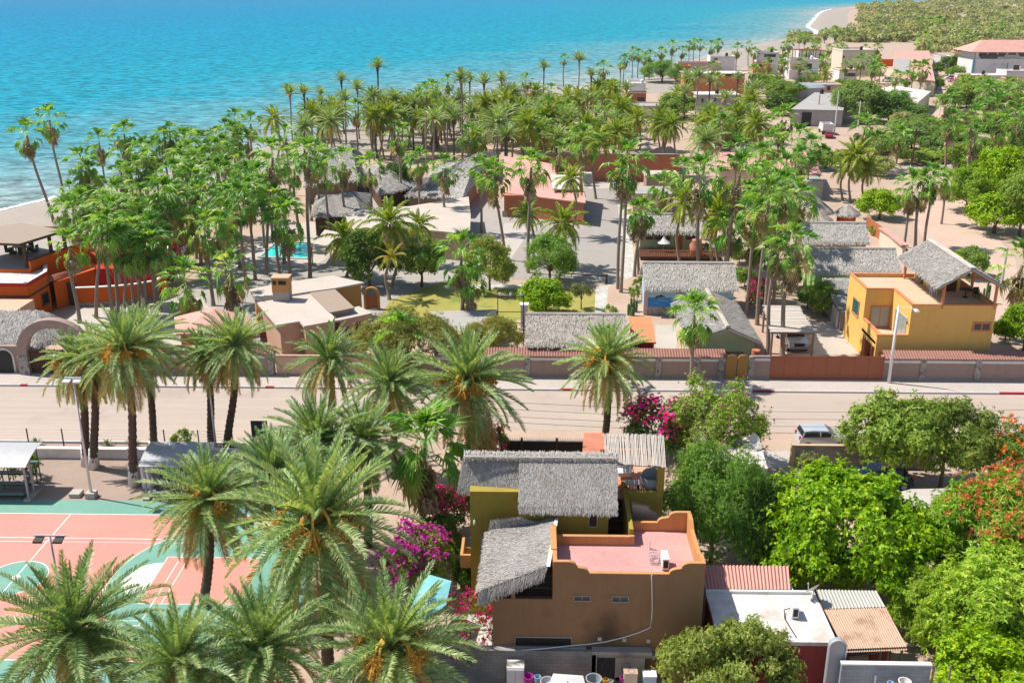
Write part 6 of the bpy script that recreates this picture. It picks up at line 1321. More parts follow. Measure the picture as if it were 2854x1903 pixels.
q = [U(2489,203,4.8),U(2534,203,4.8),U(2536,166,5.4),U(2493,166,5.4)]; part('roof_panel', MB().hexa([p+Vector((0,0,.05)) for p in q], [p+Vector((0,0,.2)) for p in q]), 'roofgrey', t)
gable_tile('pink_warehouse', 'short pink roofed building at the far end of warehouse', [(2494,156,4.5),(2592,158,4.5),(2590,142,5.8),(2494,142,5.8)], 'tilepink', 'st_pink', ins=.3)
t = gable_tile('white_warehouse', 'white flat roofed warehouse at the corner of dirt streets', [(2452,248,4.2),(2560,284,4.2),(2595,255,4.2),(2490,239,4.2)], 'roofwhite', 'st_cream', ins=.2)
t = poly_house('grey_roof_shed', 'wide grey concrete roof with dark open garage end', [(2204,305),(2350,308),(2365,262),(2270,258)], 4.0, 'st_grey', 'roofgrey', .3)
a = U(2240,306,4.0); part('garage_door', MB().box(a.x-.2,a.x+3.2,a.y+.15,a.y+.28,0,3.3), 'black', t)
far('small_house', 'small peach house with grey roof and yellow corner', 2269, 2350, 238, 3.6, 8, 'st_peach', 'roofgrey', ((2276,241,2290,250),(2306,241,2314,252)), .2)
far('orange_fence_house', 'low orange wall beyond the dirt lot by the pink warehouse', 2447, 2491, 166, 2.8, 1, 'st_orange', 'st_orange', (), 0, cat='wall')
far('orange_fence_house', 'low orange wall beside the beige block', 2318, 2348, 162, 2.8, 1, 'st_orange', 'st_orange', (), 0, cat='wall')
t = flat_house('red_roof_house', 'big white house with long red hipped roof at right edge', 2714, 2990, 165, 8.0, 14, 'st_white', 'st_white', .1, 0, None, ((2735,152,2780,164,'darkwood','glass'),(2800,154,2840,164,'whitepaint','paleglass'),(2768,178,2776,181),(2790,178,2797,181)))
Y = t['_y']; x0, x1 = onY(2712,165,Y).x, onY(2990,165,Y).x
up = MB().box(x0+1, x1-1, Y+.5, Y+13, 8.003, 10.4); part('upper_wall', up, 'st_white', t); hp = MB(); hp.add([(x0-1.5,Y-1.5,10.4),(x1+1.5,Y-1.5,10.4),(x1+1.5,Y+15,10.4),(x0-1.5,Y+15,10.4),(x0+5,Y+6.8,14),(x1-5,Y+6.8,14)], [(0,1,5,4),(1,2,5),(2,3,4,5),(3,0,4),(0,3,2,1)]); part('hip_roof', hp, 'tilepink', t)
for i in range(5): x = x0+2+(x1-x0-4)*i/9; part('window', MB().box(x,x+2.6,Y+.42,Y+.498,8.7,10.0), 'glass', t)
part('aqua_trim', MB().box(x0,x0+1.2,Y-.05,Y-.002,0,7.7), 'st_aqua', t)
far('white_low_building', 'low white building with long flat roof before red hipped house', 2690, 2806, 212, 3.6, 9, 'st_white', 'roofwhite', ((2712,216,2730,224),(2750,216,2766,224)), .2)
far('white_low_building', 'white annex with upper box room at right edge', 2806, 2900, 200, 5.0, 8, 'st_white', 'roofwhite', ((2826,182,2840,196),), .3)
far('orange_roof_cottage', 'small cottage with orange roof at the right edge', 2812, 2900, 222, 3.5, 6, 'st_peach', 'tile', ())
far('street_house', 'white cottage at the end of the far dirt street', 2622, 2660, 160, 4.0, 8, 'st_white', 'roofwhite', ())
far('street_house', 'tan open shelter beyond far street trees', 2660, 2720, 152, 4.0, 8, 'st_tan', 'st_tan', ())
gable_tile('red_tent_roof', 'small red roofed stall among right hand palms', [(2622,322,2.6),(2660,322,2.6),(2672,312,3.2),(2640,312,3.2)], 'st_red', 'st_crimson', cat='stall')
slope_roof('straw_hut', 'grey straw hut roof half hidden right of red stall', [(2660,322,2.6),(2730,322,2.6),(2690,303,4.4),(2705,303,4.4),(2665,312,2.6),(2720,312,2.6)], 'thatch', 'st_tan', 10, cat='hut')
t = thing('water_tank', 'rounded grey green storage hull beside the wide grey roof', 'tank', tuple(U(2247,284))); c = U(2247,284); m = MB().lathe((c.x,c.y+5,0), [(5.0,0),(6.0,2.2),(6.4,4.0),(5.0,4.6),(.3,4.9)], 16); part('shell', m, 'sage_tank' if 'sage_tank' in M else 'plasticgrey', t)
for i, (px, py, w_, lab) in enumerate(((1500,333,90,'pale flat roof glimpsed among grove palms'),(1475,262,60,'orange roofed beach cottage next to the straw hut'))):
    far('beach_cottage', lab, px-w_//2, px+w_//2, py, 3.2, 6, 'st_cream', 'roofbeige' if i == 0 else 'tile', (), .1)

t = poly_house('white_annex', 'whitewashed flat roof by the street behind the tall feathery tree', [(1960,1295),(2062,1200),(2108,1198),(2140,1305),(2000,1315)], 2.9, 'st_white', 'roofwhite', .15)
# ================================================================ vehicles and small things
def car(name, label, px, py, rz, paint, L=3.7, Wd=1.62, Hh=1.5, kind='hatch', cat='car'):
    p = U(px, py); t = thing(name, label, cat, (p.x, p.y, 0), rz); h = L/2; w = Wd/2
    # side profile (x forward) swept across the width, pulled in at the roof
    if kind == 'hatch': prof = [(-h,.35),(-h-.02,.75),(-h+.10,.98),(-h+.32,Hh-.06),(-h+.9,Hh),(.25,Hh-.03),(.95,1.02),(h-.25,.86),(h,.66),(h,.32)]; gl = [(-h+.22,1.02),(-h+.42,Hh-.13),(.18,Hh-.13),(.78,1.02)]
    elif kind == 'sedan': prof = [(-h,.35),(-h,.82),(-h+.75,.95),(-h+1.25,Hh-.05),(-h+1.8,Hh),(.35,Hh-.03),(1.0,.98),(h-.2,.82),(h,.62),(h,.32)]; gl = [(-h+.95,1.0),(-h+1.35,Hh-.13),(.28,Hh-.13),(.85,1.0)]
    else: prof = [(-h,.45),(-h,1.05),(-.35,1.05),(-.25,Hh-.08),(-.05,Hh),(.75,Hh-.04),(1.25,1.12),(h-.15,1.0),(h,.75),(h,.4)]; gl = [(-.12,1.15),(0.0,Hh-.14),(.68,Hh-.14),(1.02,1.15)]
    def ww(z): return w*(1.0 if z < 1.0 else 1.0-.16*(z-1.0)/(Hh-1.0)) * (0.97 if z < .4 else 1)
    n = len(prof); V = [(x,-ww(z),z) for x,z in prof]+[(x,ww(z),z) for x,z in prof]
    b = MB().add(V, [tuple(range(n)), tuple(range(2*n-1,n-1,-1))]+[(i,i+n,(i+1)%n+n,(i+1)%n) for i in range(n)]); part('body', b, paint, t)
    for s in (-1, 1):
        g = MB(); P = [(x, s*(ww(z)+.006), z) for x, z in gl]; xm = (gl[0][0]+gl[3][0])/2+.05
        g.extr(P, (0, s*.012, 0)); part('side_window', g, 'glass', t)
        part('pillar', MB().box(xm-.04, xm+.04, min(s*(w*.86),s*(w+.0)), max(s*(w*.86),s*(w+.0)), gl[0][1], gl[1][1]), paint, t)
        lm = MB().box(-h-.03,-h+.12,s*w*.72-.12,s*w*.72+.12,.72,.98); part('tail_lamp', lm, 'redlamp', t)
        part('headlight', MB().box(h-.22,h+.01,s*w*.72-.16,s*w*.72+.16,.60,.80), 'lamp', t)
        part('mirror', MB().box(.62,.80,s*(w+.02)-.06,s*(w+.02)+.06,1.0,1.14), paint, t)
        for x in (-h+.62, h-.68):
            wl = MB(); wl.tube([(x,s*(w-.18),.30),(x,s*(w+.015),.30)], .30, 18); o = part('wheel', wl, 'rubber', t); part('rim', MB().tube([(x,s*(w+.0),.30),(x,s*(w+.025),.30)], .19, 14), 'steel', o)
    k = [i for i, q in enumerate(prof) if q[1] > Hh-.12]; a, c = prof[k[-1]], prof[k[-1]+1]
    def slab(a, c, m_, nm, f0=.10, f1=.95, dz=.012):
        p0 = (a[0]+(c[0]-a[0])*f0, a[1]+(c[1]-a[1])*f0); p1 = (a[0]+(c[0]-a[0])*f1, a[1]+(c[1]-a[1])*f1); s_ = 1 if c[0] > a[0] else -1
        m = MB(); q = [(p0[0],-ww(p0[1])*.9,p0[1]),(p0[0],ww(p0[1])*.9,p0[1]),(p1[0],ww(p1[1])*.92,p1[1]),(p1[0],-ww(p1[1])*.92,p1[1])]; m.extr(q, (s_*.02,0,.02)); part(nm, m, m_, t)
    slab(a, c, 'glass', 'windscreen'); a, c = prof[k[0]], prof[k[0]-1]; slab(a, c, 'glass', 'rear_window', .1, .85)
    part('bumper', MB().box(-h-.06,-h+.1,-w*.94,w*.94,.34,.55), paint, t); part('bumper', MB().box(h-.12,h+.06,-w*.94,w*.94,.34,.55), 'plasticgrey' if kind == 'pickup' else paint, t)
    if kind == 'pickup': part('grille', MB().box(h-.05,h+.03,-w*.5,w*.5,.62,.9), 'black', t); part('bed', MB().box(-h+.12,-.5,-w*.85,w*.85,1.0,1.07), 'black', t)
    return t
car('parked_car', 'silver hatchback parked on the street left of the leafy trees', 2288, 1240, 0.02, 'carsilver')
car('parked_car', 'dark blue car in the shade under the leafy trees', 2445, 1352, pi, 'carblue', 4.3, 1.7, 1.45, 'sedan')
car('parked_pickup', 'silver pickup nose out under the slatted carport', 2205, 958, -pi/2+.05, 'carsilver', 5.0, 1.9, 1.75, 'pickup', 'pickup truck')
car('parked_car', 'old faded red car behind the white truck on dirt lane', 2310, 384, pi/2-.25, 'carred', 4.3, 1.7, 1.4, 'sedan')
car('parked_car', 'white car parked by the far dirt street bushes', 2648, 222, .15, 'carwhite', 4.2, 1.7, 1.5, 'sedan')
car('parked_car', 'grey blue car beside the white car on far dirt street', 2658, 229, .1, 'carsilver', 4.2, 1.7, 1.5, 'hatch')
car('parked_car', 'white car below the orange canopy shop', 2330, 216, .1, 'carwhite', 4.2, 1.7, 1.5, 'hatch')
car('parked_car', 'silver van on the lot before the pink warehouse', 2472, 229, pi/2, 'carsilver', 4.6, 1.8, 1.9, 'hatch')
p = U(2300,372); t = thing('dump_truck', 'old white box bed truck on dirt lane near white pole', 'truck', (p.x,p.y,0), pi/2-.1)
part('bed', MB().box(-3.2,1.2,-1.2,1.2,1.0,1.15).box(-3.2,1.2,-1.2,-1.08,1.15,2.5).box(-3.2,1.2,1.08,1.2,1.15,2.5).box(-3.2,-3.08,-1.08,1.08,1.15,2.5).box(1.08,1.2,-1.08,1.08,1.15,2.5), 'carwhite', t)
part('chassis', MB().box(-3.1,3.2,-.5,.5,.6,.997), 'black', t); part('cab', MB().extr([(1.4,-1.1,.7),(3.2,-1.1,.7),(3.2,-1.1,1.5),(2.7,-1.1,1.6),(2.4,-1.1,2.3),(1.4,-1.1,2.3)], (0,2.2,0)), 'carwhite', t)
part('windscreen', MB().extr([(2.73,-.95,1.62),(2.44,-.95,2.25),(2.44,.95,2.25),(2.73,.95,1.62)], (.03,0,.02)), 'glass', t)
for x in (-2.3,2.4):
    for s in (-1,1): part('wheel', MB().tube([(x,s*.8,.45),(x,s*1.12,.45)], .45, 14), 'rubber', t)
# street lamps and floodlight masts
def mast(label, bx, by, ty, tx=None, double=True, cat='floodlight mast', m='lilacpole', r=.09, base=True, arm=.55):
    b = U(bx, by); top = onY(tx or bx, ty, b.y); h = top.z; t = thing('floodlight_mast', label, cat, (b.x,b.y,0))
    part('pole', MB().tube([(b.x,b.y,.3 if base else 0),(b.x,b.y,h*.5),(b.x,b.y,h)], [r,r*.8,r*.55], 10), m, t, smooth=True)
    if base: part('concrete_base', MB().box(b.x-.32,b.x+.32,b.y-.32,b.y+.32,0,.42), 'concrete', t)
    part('cross_arm', MB().box(b.x-arm,b.x+arm,b.y-.04,b.y+.04,h-.05,h+.03), m, t)
    for s in (-1,1):
        x = b.x+s*arm*.62; hd = MB().hexa([(x-.24,b.y-.40,h-.26),(x+.24,b.y-.40,h-.26),(x+.24,b.y+.06,h-.10),(x-.24,b.y+.06,h-.10)], [(x-.24,b.y-.42,h-.14),(x+.24,b.y-.42,h-.14),(x+.24,b.y+.06,h-.055),(x-.24,b.y+.06,h-.055)]); o = part('lamp_head', hd, 'black' if not base else 'steel', t)
    return t
mast('tall pale mast with twin lamps at the corner of the court', 256, 1385, 1053)
mast('pale twin lamp mast between two street date palms', 603, 1256, 1052, m='whitepaint')
mast('floodlight mast with two dark lamp heads over the coral court', 183, 1742, 1492, base=False, m='steel', arm=.85)
b = U(2476,1070); top = onY(2503,855,b.y); t = thing('street_lamp', 'white street lamp pole in front of the yellow house', 'street lamp', (b.x,b.y,.13))
hz_ = onY(2476,852,b.y).z; part('pole', MB().tube([(b.x,b.y,.13),(b.x,b.y,hz_*.5),(b.x,b.y,hz_)], [.15,.12,.09], 12), 'whitepaint', t, smooth=True)
part('arm', MB().tube([(b.x,b.y,hz_-.15),(b.x+.6,b.y-.5,hz_+.05),(b.x+1.0,b.y-1.0,hz_)], .03, 6), 'steel', t); part('lamp_head', MB().hexa([(b.x+.9,b.y-1.5,hz_-.10),(b.x+1.25,b.y-1.5,hz_-.10),(b.x+1.15,b.y-.95,hz_-.06),(b.x+.9,b.y-.95,hz_-.06)], [(b.x+.95,b.y-1.45,hz_+.05),(b.x+1.2,b.y-1.45,hz_+.05),(b.x+1.12,b.y-.95,hz_+.05),(b.x+.93,b.y-.95,hz_+.05)]), 'whitepaint', t)
def upole(label, bx, by, ty, m, tx=None, arm=True):
    b = U(bx, by); h = onY(tx or bx, ty, b.y).z; t = thing('utility_pole', label, 'utility pole', (b.x,b.y,0)); part('pole', MB().tube([(b.x,b.y,0),(b.x,b.y,h)], [.17,.11], 8), m, t)
    if arm:
        a = MB().box(b.x-1.0,b.x+1.0,b.y-.2,b.y-.08,h-.5,h-.38); part('cross_arm', a, m, t)
        for k in (-.85,-.3,.85): part('insulator', MB().tube([(b.x+k,b.y-.14,h-.38),(b.x+k,b.y-.14,h-.18)], .06, 6), 'whitepaint', t)
    return b, h
upole('dark leaning timber pole with cross arm right of the coconut palms', 2538, 482, 360, 'darkwood', 2549)
upole('pale concrete pole beside the white truck', 2325, 376, 254, 'whitepaint', arm=False)
upole('pale pole with small cross arm among green trees', 2391, 352, 282, 'whitepaint')
upole('thin brown pole on the grey roof lot', 2278, 336, 264, 'wood', arm=False)
upole('thin dark pole at the corner of white red roofed house', 2706, 236, 148, 'darkwood', arm=False)
upole('dark pole beside the low white building', 2800, 232, 176, 'darkwood', arm=False)
upole('dark pole with box on dirt road right of yellow house', 2820, 870, 780, 'darkwood', arm=False)
upole('pale lamp pole standing on the dirt road behind straw roof', 2790, 800, 690, 'steel', arm=False)
upole('short pale pole at the corner of the straw palm court', 2618, 322, 282, 'whitepaint', arm=False)
# overhead wires across the right of the street
for i, (y0, y1, z) in enumerate(((1108,1120,6.5),(1128,1142,6.3),(1148,1162,5.9),(1165,1185,5.6))):
    a, b = U(1700,y0,z), U(3300,y1+4,z); a = a+(a-b)*.35; m = MB(); m.tube([a.lerp(b, k/16)+Vector((0,0,-.9*(1-((k/8)-1)**2))) for k in range(17)], .013, 4, False)
    solo('power_wire', m, 'black', ('overhead wire nearest the far kerb','second overhead wire over the street','third overhead wire over the street','overhead wire hanging lowest over the street')[i], 'wire')
# ---- park furniture
t = thing('park_wall', 'low white retaining wall between the park and the street fence', 'wall', (U(300,1279).x, wy0, 0)); xe2 = U(752,1275).x
part('wall', MB().box(-95, xe2, wy0, wy1, 0, .75), 'st_white', t); part('coping', MB().box(-95, xe2+.05, wy0-.05, wy1+.05, .752, .82), 'st_white', t)
fy = U(300,1248).y; t = thing('wire_fence', 'thin wire fence on black posts along the pavement', 'fence', (U(300,1248).x, fy, 0))
xs_ = [U(px,1248).x for px in (-205,-110,-20,80,178,273,368,463,558,653)]
for x in xs_: part('post', MB().box(x-.035,x+.035,fy-.035,fy+.035,.0,1.55), 'black', t)
wr = MB()
for k in range(5): wr.box(xs_[0], xs_[-1], fy-.006, fy+.006, .5+.24*k, .512+.24*k)
part('wire', wr, 'steel', t)
def stand(label, lab2, px0, px1, py, n=4):
    a, b = U(px0, py), U(px1, py); t = thing('bleacher', label, 'bleacher', (a.x,a.y,0)); w = b.x-a.x
    for i in range(n):
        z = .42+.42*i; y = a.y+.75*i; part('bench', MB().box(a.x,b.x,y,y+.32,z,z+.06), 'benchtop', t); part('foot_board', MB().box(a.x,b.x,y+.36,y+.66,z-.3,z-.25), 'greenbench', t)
    f = MB()
    for k in range(4):
        x = a.x+.25+(w-.5)*k/3
        for i in range(n): f.box(x-.03,x+.03,a.y+.75*i+.12,a.y+.75*i+.18,0,.42+.42*i)
        f.beam((x,a.y+.1,.15),(x,a.y+.75*(n-1)+.2,.35+.42*(n-1)),.05)
        f.box(x-.03,x+.03,a.y+.75*n-.1,a.y+.75*n-.04,0,.42*n+.95)
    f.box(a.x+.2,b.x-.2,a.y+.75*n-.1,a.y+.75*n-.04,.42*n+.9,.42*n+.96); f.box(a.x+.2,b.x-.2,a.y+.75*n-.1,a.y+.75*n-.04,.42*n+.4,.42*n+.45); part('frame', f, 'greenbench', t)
    z = 2.55; c = thing('canopy', lab2, 'canopy', (a.x,a.y,0)); m = MB(); P = []
    y0, y1 = a.y-.1, a.y+2.6
    for k in range(9): u = k/8; P.append((y0+(y1-y0)*u, z+.6*sin(u*pi*.62)))
    for k in range(8): m.hexa([(a.x-.5,P[k][0],P[k][1]-.05),(b.x+.5,P[k][0],P[k][1]-.05),(b.x+.5,P[k+1][0],P[k+1][1]-.05),(a.x-.5,P[k+1][0],P[k+1][1]-.05)], [(a.x-.5,P[k][0],P[k][1]),(b.x+.5,P[k][0],P[k][1]),(b.x+.5,P[k+1][0],P[k+1][1]),(a.x-.5,P[k+1][0],P[k+1][1])])
    part('roof_sheet', m, 'cansheet', c, smooth=False)
    for x in (a.x-.25, b.x+.25):
        for y in (a.y+.1, a.y+.9): part('post', MB().box(x-.06,x+.06,y-.06,y+.06,0,z-.0), 'plasticgrey', c)
        part('concrete_pad', MB().box(x-.22,x+.22,a.y-.2,a.y+1.3,0,.16), 'concrete', c)
stand('dark green tiered bleacher at the left edge of the park', 'curved grey sheet canopy over the left bleacher', -190, 72, 1392)
stand('dark green tiered bleacher half hidden by the date palm', 'curved grey sheet canopy over bleacher beside the limewashed palm', 420, 560, 1392)
b = U(412,1362); solo('electric_cabinet', MB().box(b.x-.36,b.x+.36,b.y,b.y+.5,0,1.75).box(b.x-.38,b.x+.38,b.y-.02,b.y+.52,1.752,1.80).box(b.x-.3,b.x+.3,b.y-.02,b.y-.003,.2,1.6), 'whitepaint', 'tall white electric cabinet under the bleacher canopy', 'cabinet')
b = U(207,1388); solo('concrete_block', MB().box(b.x-.36,b.x+.36,b.y,b.y+.75,.06,.30).box(b.x-.33,b.x+.33,b.y+.03,b.y+.72,0,.058), 'concrete', 'pale square concrete block on bare soil near the tall mast', 'block')
b = U(722,1262); t = thing('notice_board', 'dark blue notice board on two posts beside the park wall', 'notice board', (b.x,b.y,0)); Y = b.y; a0, a1 = onY(704,1223,Y), onY(742,1175,Y)
part('panel', MB().box(a0.x,a1.x,Y-.03,Y+.03,a0.z,a1.z), 'navy', t); part('panel_frame', MB().box(a0.x-.05,a1.x+.05,Y+.032,Y+.06,a0.z-.05,a1.z+.05), 'black', t)
for x in (a0.x+.25, a1.x-.25): part('post', MB().box(x-.03,x+.03,Y+.062,Y+.12,0,a0.z+.3), 'black', t)
b = U(668,1282); m = MB()
for dx,dz,r in ((0,.32,.33),(.28,.24,.25),(-.2,.2,.22)): m.lathe((b.x+dx,b.y,0), [(r*.7,0),(r,dz*.8),(r*.8,dz*1.4),(r*.25,dz*1.9),(r*.3,dz*2.1)], 9)
solo('rubbish_bag', m, 'black', 'black rubbish bags heaped against the low white wall', 'rubbish bag')
for px, py, lab in ((102,1243,'spiky agave beside the left canopy'),(302,1247,'spiky agave between two limewashed palms'),(372,1243,'dry spiky agave near the fence post'),(423,1249,'small agave behind the second canopy')):
    b = U(px, py); m = MB(); rng = random.Random(px)
    for i in range(30):
        an = rng.random()*6.28; e = rng.uniform(.25,1.45); l = rng.uniform(.6,1.0); d = Vector((cos(an)*cos(e),sin(an)*cos(e),sin(e))); s = d.cross(Vector((0,0,1))).normalized()*.05; o = b+Vector((0,0,.05)); m.add([tuple(o-s),tuple(o+s),tuple(o+d*l*.5+s*1.2),tuple(o+d*l+Vector((0,0,-.1))),tuple(o+d*l*.5-s*1.2)], [(0,1,2,4),(4,2,3)])
    solo('agave', m, 'bananaleaf', lab, 'agave', 'agaves along the park fence')
# patio set on the orange terrace
zt = 4.62; b = U(62,705,zt); t = thing('patio_table', 'dark wicker table with pale top on the orange house terrace', 'table', (b.x,b.y,zt)); part('top', MB().box(b.x-1.0,b.x+1.0,b.y-.55,b.y+.55,zt+.70,zt+.75), 'benchtop', t)
for sx in (-.85,.85):
    for sy in (-.4,.4): part('leg', MB().box(b.x+sx-.05,b.x+sx+.05,b.y+sy-.05,b.y+sy+.05,zt,zt+.70), 'black', t)
for i, (dx, dy) in enumerate(((-1.5,0),(1.5,0),(-.5,-1.0),(.5,-1.0),(-.5,1.0),(.5,1.0))):
    x, y = b.x+dx, b.y+dy; c = thing('patio_chair', ('dark chair at the left end of the terrace table','dark chair at the right end of the terrace table','dark chair front left of terrace table','dark chair front right of terrace table','dark chair back left of terrace table','dark chair back right of terrace table')[i], 'chair', (x,y,zt), group='wicker chairs round the terrace table')
    part('seat', MB().box(x-.28,x+.28,y-.28,y+.28,zt+.1,zt+.45), 'black', c); v = Vector((dx*.3 if abs(dx) > 1 else 0, dy if abs(dx) < 1 else 0, 0)).normalized()*.26; part('backrest', MB().box(x+v.x-(.05 if abs(v.x) > .1 else .28), x+v.x+(.05 if abs(v.x) > .1 else .28), y+v.y-(.05 if abs(v.y) > .1 else .28), y+v.y+(.05 if abs(v.y) > .1 else .28), zt+.451, zt+.95), 'black', c)
# roof things on the adobe house
zr = AD['zr']
def ac_unit(label, px, py, z, L=.85, Wd=.32, Hh=.60, rz=pi/2):
    b = U(px, py, z); t = thing('air_conditioner', label, 'air conditioner', (b.x,b.y,z), rz); part('case', MB().box(-L/2,L/2,-Wd/2,Wd/2,.08,Hh+.08), 'whitepaint', t)
    part('foot', MB().box(-L/2+.08,-L/2+.16,-Wd/2,Wd/2,0,.078), 'plasticgrey', t); part('foot', MB().box(L/2-.16,L/2-.08,-Wd/2,Wd/2,0,.078), 'plasticgrey', t)
    part('fan_grille', MB().tube([(.08,-Wd/2-.02,Hh/2+.08),(.08,-Wd/2-.001,Hh/2+.08)], Hh*.4, 18), 'plasticgrey', t); part('side_grille', MB().box(-L/2-.015,-L/2-.001,-Wd*.35,Wd*.35,.18,Hh-.02), 'black', t)
    return b
b = ac_unit('white air conditioner on the pink roof', 1852, 1578, zr)
m = MB(); c = U(1822,1558,zr+.05); m.tube([c+Vector((.27*cos(k*.42),.27*sin(k*.42),.02+.012*k)) for k in range(34)], .022, 5); m.tube([c+Vector((.27,0,.02)), c+Vector((.1,-.5,.02)), c+Vector((-.25,-.42,.02)), b+Vector((-.2,.1,.2))], .022, 5); solo('coiled_tubing', m, 'plasticgrey', 'coil of grey tubing beside the roof air conditioner', 'tubing')
c = U(1810,1530,zr); solo('vent_pipe', MB().tube([c, c+Vector((0,0,.55)), c+Vector((.06,0,.62))], .035, 7).tube([c+Vector((.03,0,.05)), c+Vector((.32,-.12,.04))], .03, 6), 'whitepaint', 'thin white vent pipe standing on the pink roof', 'pipe')
b = ac_unit('white air conditioner on the whitewashed roof', 2210, 1712, ZR2)
m = MB(); m.tube([b+Vector((-.15,.1,.3)), b+Vector((-.4,.2,.15)), b+Vector((-.5,-.4,.05)), b+Vector((-.42,-1.1,.05)), b+Vector((-.3,-1.9,.05))], .03, 5); solo('hose', m, 'black', 'black hose trailing from the whitewashed roof air conditioner', 'hose')
c = U(2086,1752,ZR2); solo('water_tank', MB().lathe(c, [(.50,0),(.52,.2),(.49,.23),(.52,.26),(.52,.45),(.49,.48),(.52,.51),(.5,.62),(.40,.72),(.36,.76),(.34,.80),(.2,.84),(.19,.90),(.02,.91)], 24), 'whitepaint', 'white ribbed water tank on the whitewashed roof', 'water tank')
def dish(label, px, py, z, r, tilt=.7, az=2.2):
    c = U(px, py, z); t = thing('satellite_dish', label, 'satellite dish', (c.x,c.y,z)); n = Vector((cos(az)*cos(tilt),sin(az)*cos(tilt),sin(tilt))); u = n.cross(Vector((0,0,1))).normalized(); v = u.cross(n); h = c+Vector((0,0,.75*r+.3)); V = []; Fc = []
    for i in range(6):
        for j in range(20): a = 2*pi*j/20; rr = r*i/5; V.append(tuple(h+u*rr*cos(a)+v*rr*sin(a)+n*(.28*r*(i/5)**2)))
    for i in range(5):
        for j in range(20): Fc.append((i*20+j,i*20+(j+1)%20,(i+1)*20+(j+1)%20,(i+1)*20+j))
    part('reflector', MB().add(V, Fc), 'st_white', t, smooth=True); part('mast', MB().tube([c, h-n*.03], .04, 6), 'steel', t); part('feed_arm', MB().tube([h-v*r*.9+n*.2*r, h+n*r*.9-v*.2*r], .02, 5), 'steel', t); part('feed', MB().tube([h+n*r*.85-v*.2*r, h+n*r*1.05-v*.2*r], .05, 8), 'plasticgrey', t)
dish('small satellite dish at the corner of the whitewashed roof', 2264, 1672, ZR2, .42)
dish('dark edged satellite dish at the edge of whitewashed street roof', 2098, 1250, 2.9, .45, .6, -1.0)
dish('small satellite dish on the straw house among grove palms', 1184, 525, 4.0, .8)
# terrace furniture under the pole pergola
Yt = AD['Y3']+.8; zt = 6.12; c = onY(1815,1368,Yt); t = thing('egg_chair', 'grey wicker egg chair with blue cushion under the pole pergola', 'chair', (c.x,Yt,zt)); V = []; Fc = []
for i in range(7):
    for j in range(16): th = 2*pi*j/16; ph = .25+1.75*i/6; rr = .62*sin(ph); V.append((c.x+rr*cos(th), Yt+.25+rr*sin(th)+.0, zt+.72-.62*cos(ph)+(.22*max(0,sin(th)) if i > 3 else 0)))
for i in range(6):
    for j in range(16): Fc.append((i*16+j,i*16+(j+1)%16,(i+1)*16+(j+1)%16,(i+1)*16+j))
part('shell', MB().add(V, Fc), 'wicker', t, smooth=True); part('cushion', MB().lathe((c.x,Yt+.22,zt+.22), [(.3,0),(.44,.10),(.42,.2),(.2,.25)], 14), 'cushion', t, smooth=True); part('base', MB().lathe((c.x,Yt+.25,zt), [(.35,0),(.2,.1)], 12), 'darkwood', t)
x = onY(1765,1368,Yt).x; t = thing('terrace_table', 'small grey table beside the egg chair', 'table', (x,Yt,zt)); part('top', MB().box(x-.45,x+.35,Yt,Yt+.6,zt+.48,zt+.54), 'wicker', t)
for sx in (-.4,.3):
    for sy in (.05,.55): part('leg', MB().box(x+sx-.03,x+sx+.03,Yt+sy-.03,Yt+sy+.03,zt,zt+.479), 'darkwood', t)
x = onY(1742,1330,Yt+1.6).x; y = Yt+1.5; t = thing('armchair', 'pale cushioned armchair with curved frame by the straw roof edge', 'chair', (x,y,zt)); part('seat', MB().box(x-.4,x+.35,y,y+.7,zt+.25,zt+.48), 'st_white', t); part('backrest', MB().box(x-.4,x+.35,y+.7,y+.85,zt+.25,zt+1.0), 'st_white', t); part('arm_frame', MB().tube([(x+.42,y-.05,zt),(x+.44,y,zt+.6),(x+.43,y+.4,zt+.72),(x+.42,y+.85,zt+.5),(x+.42,y+.9,zt)], .035, 6), 'pole', t)
# furniture on the yellow terrace
zr = YE['zr']
for i, (px, py) in enumerate(((2592,806),(2600,822),(2645,800),(2720,830))):
    c = U(px, py, zr); t = thing('terrace_chair', ('white chair nearest the straw roof post on the yellow terrace','white chair in front of post on the yellow terrace','pale chair deep under the yellow terrace straw roof','dark chair beside terrace table under straw roof')[i], 'chair', (c.x,c.y,zr)); mm = 'whitepaint' if i < 3 else 'black'
    part('seat', MB().box(c.x-.25,c.x+.25,c.y-.25,c.y+.25,zr+.40,zr+.45), mm, t); part('backrest', MB().box(c.x-.25,c.x+.25,c.y+.22,c.y+.27,zr+.451,zr+.95), mm, t)
    for sx in (-.22,.22):
        for sy in (-.22,.22): part('leg', MB().box(c.x+sx-.02,c.x+sx+.02,c.y+sy-.02,c.y+sy+.02,zr,zr+.399), mm, t)
c = U(2690,828,zr); t = thing('terrace_table', 'round dark table under the yellow terrace straw roof', 'table', (c.x,c.y,zr)); part('top', MB().lathe((c.x,c.y,zr+.7), [(.6,0),(.6,.05)], 20), 'darkwood', t); part('pedestal', MB().lathe((c.x,c.y,zr), [(.3,0),(.06,.08),(.06,.70)], 10), 'black', t)
for i in range(9):
    u = i/8; c = U(2552,775,zr).lerp(U(2600,795,zr), u); 
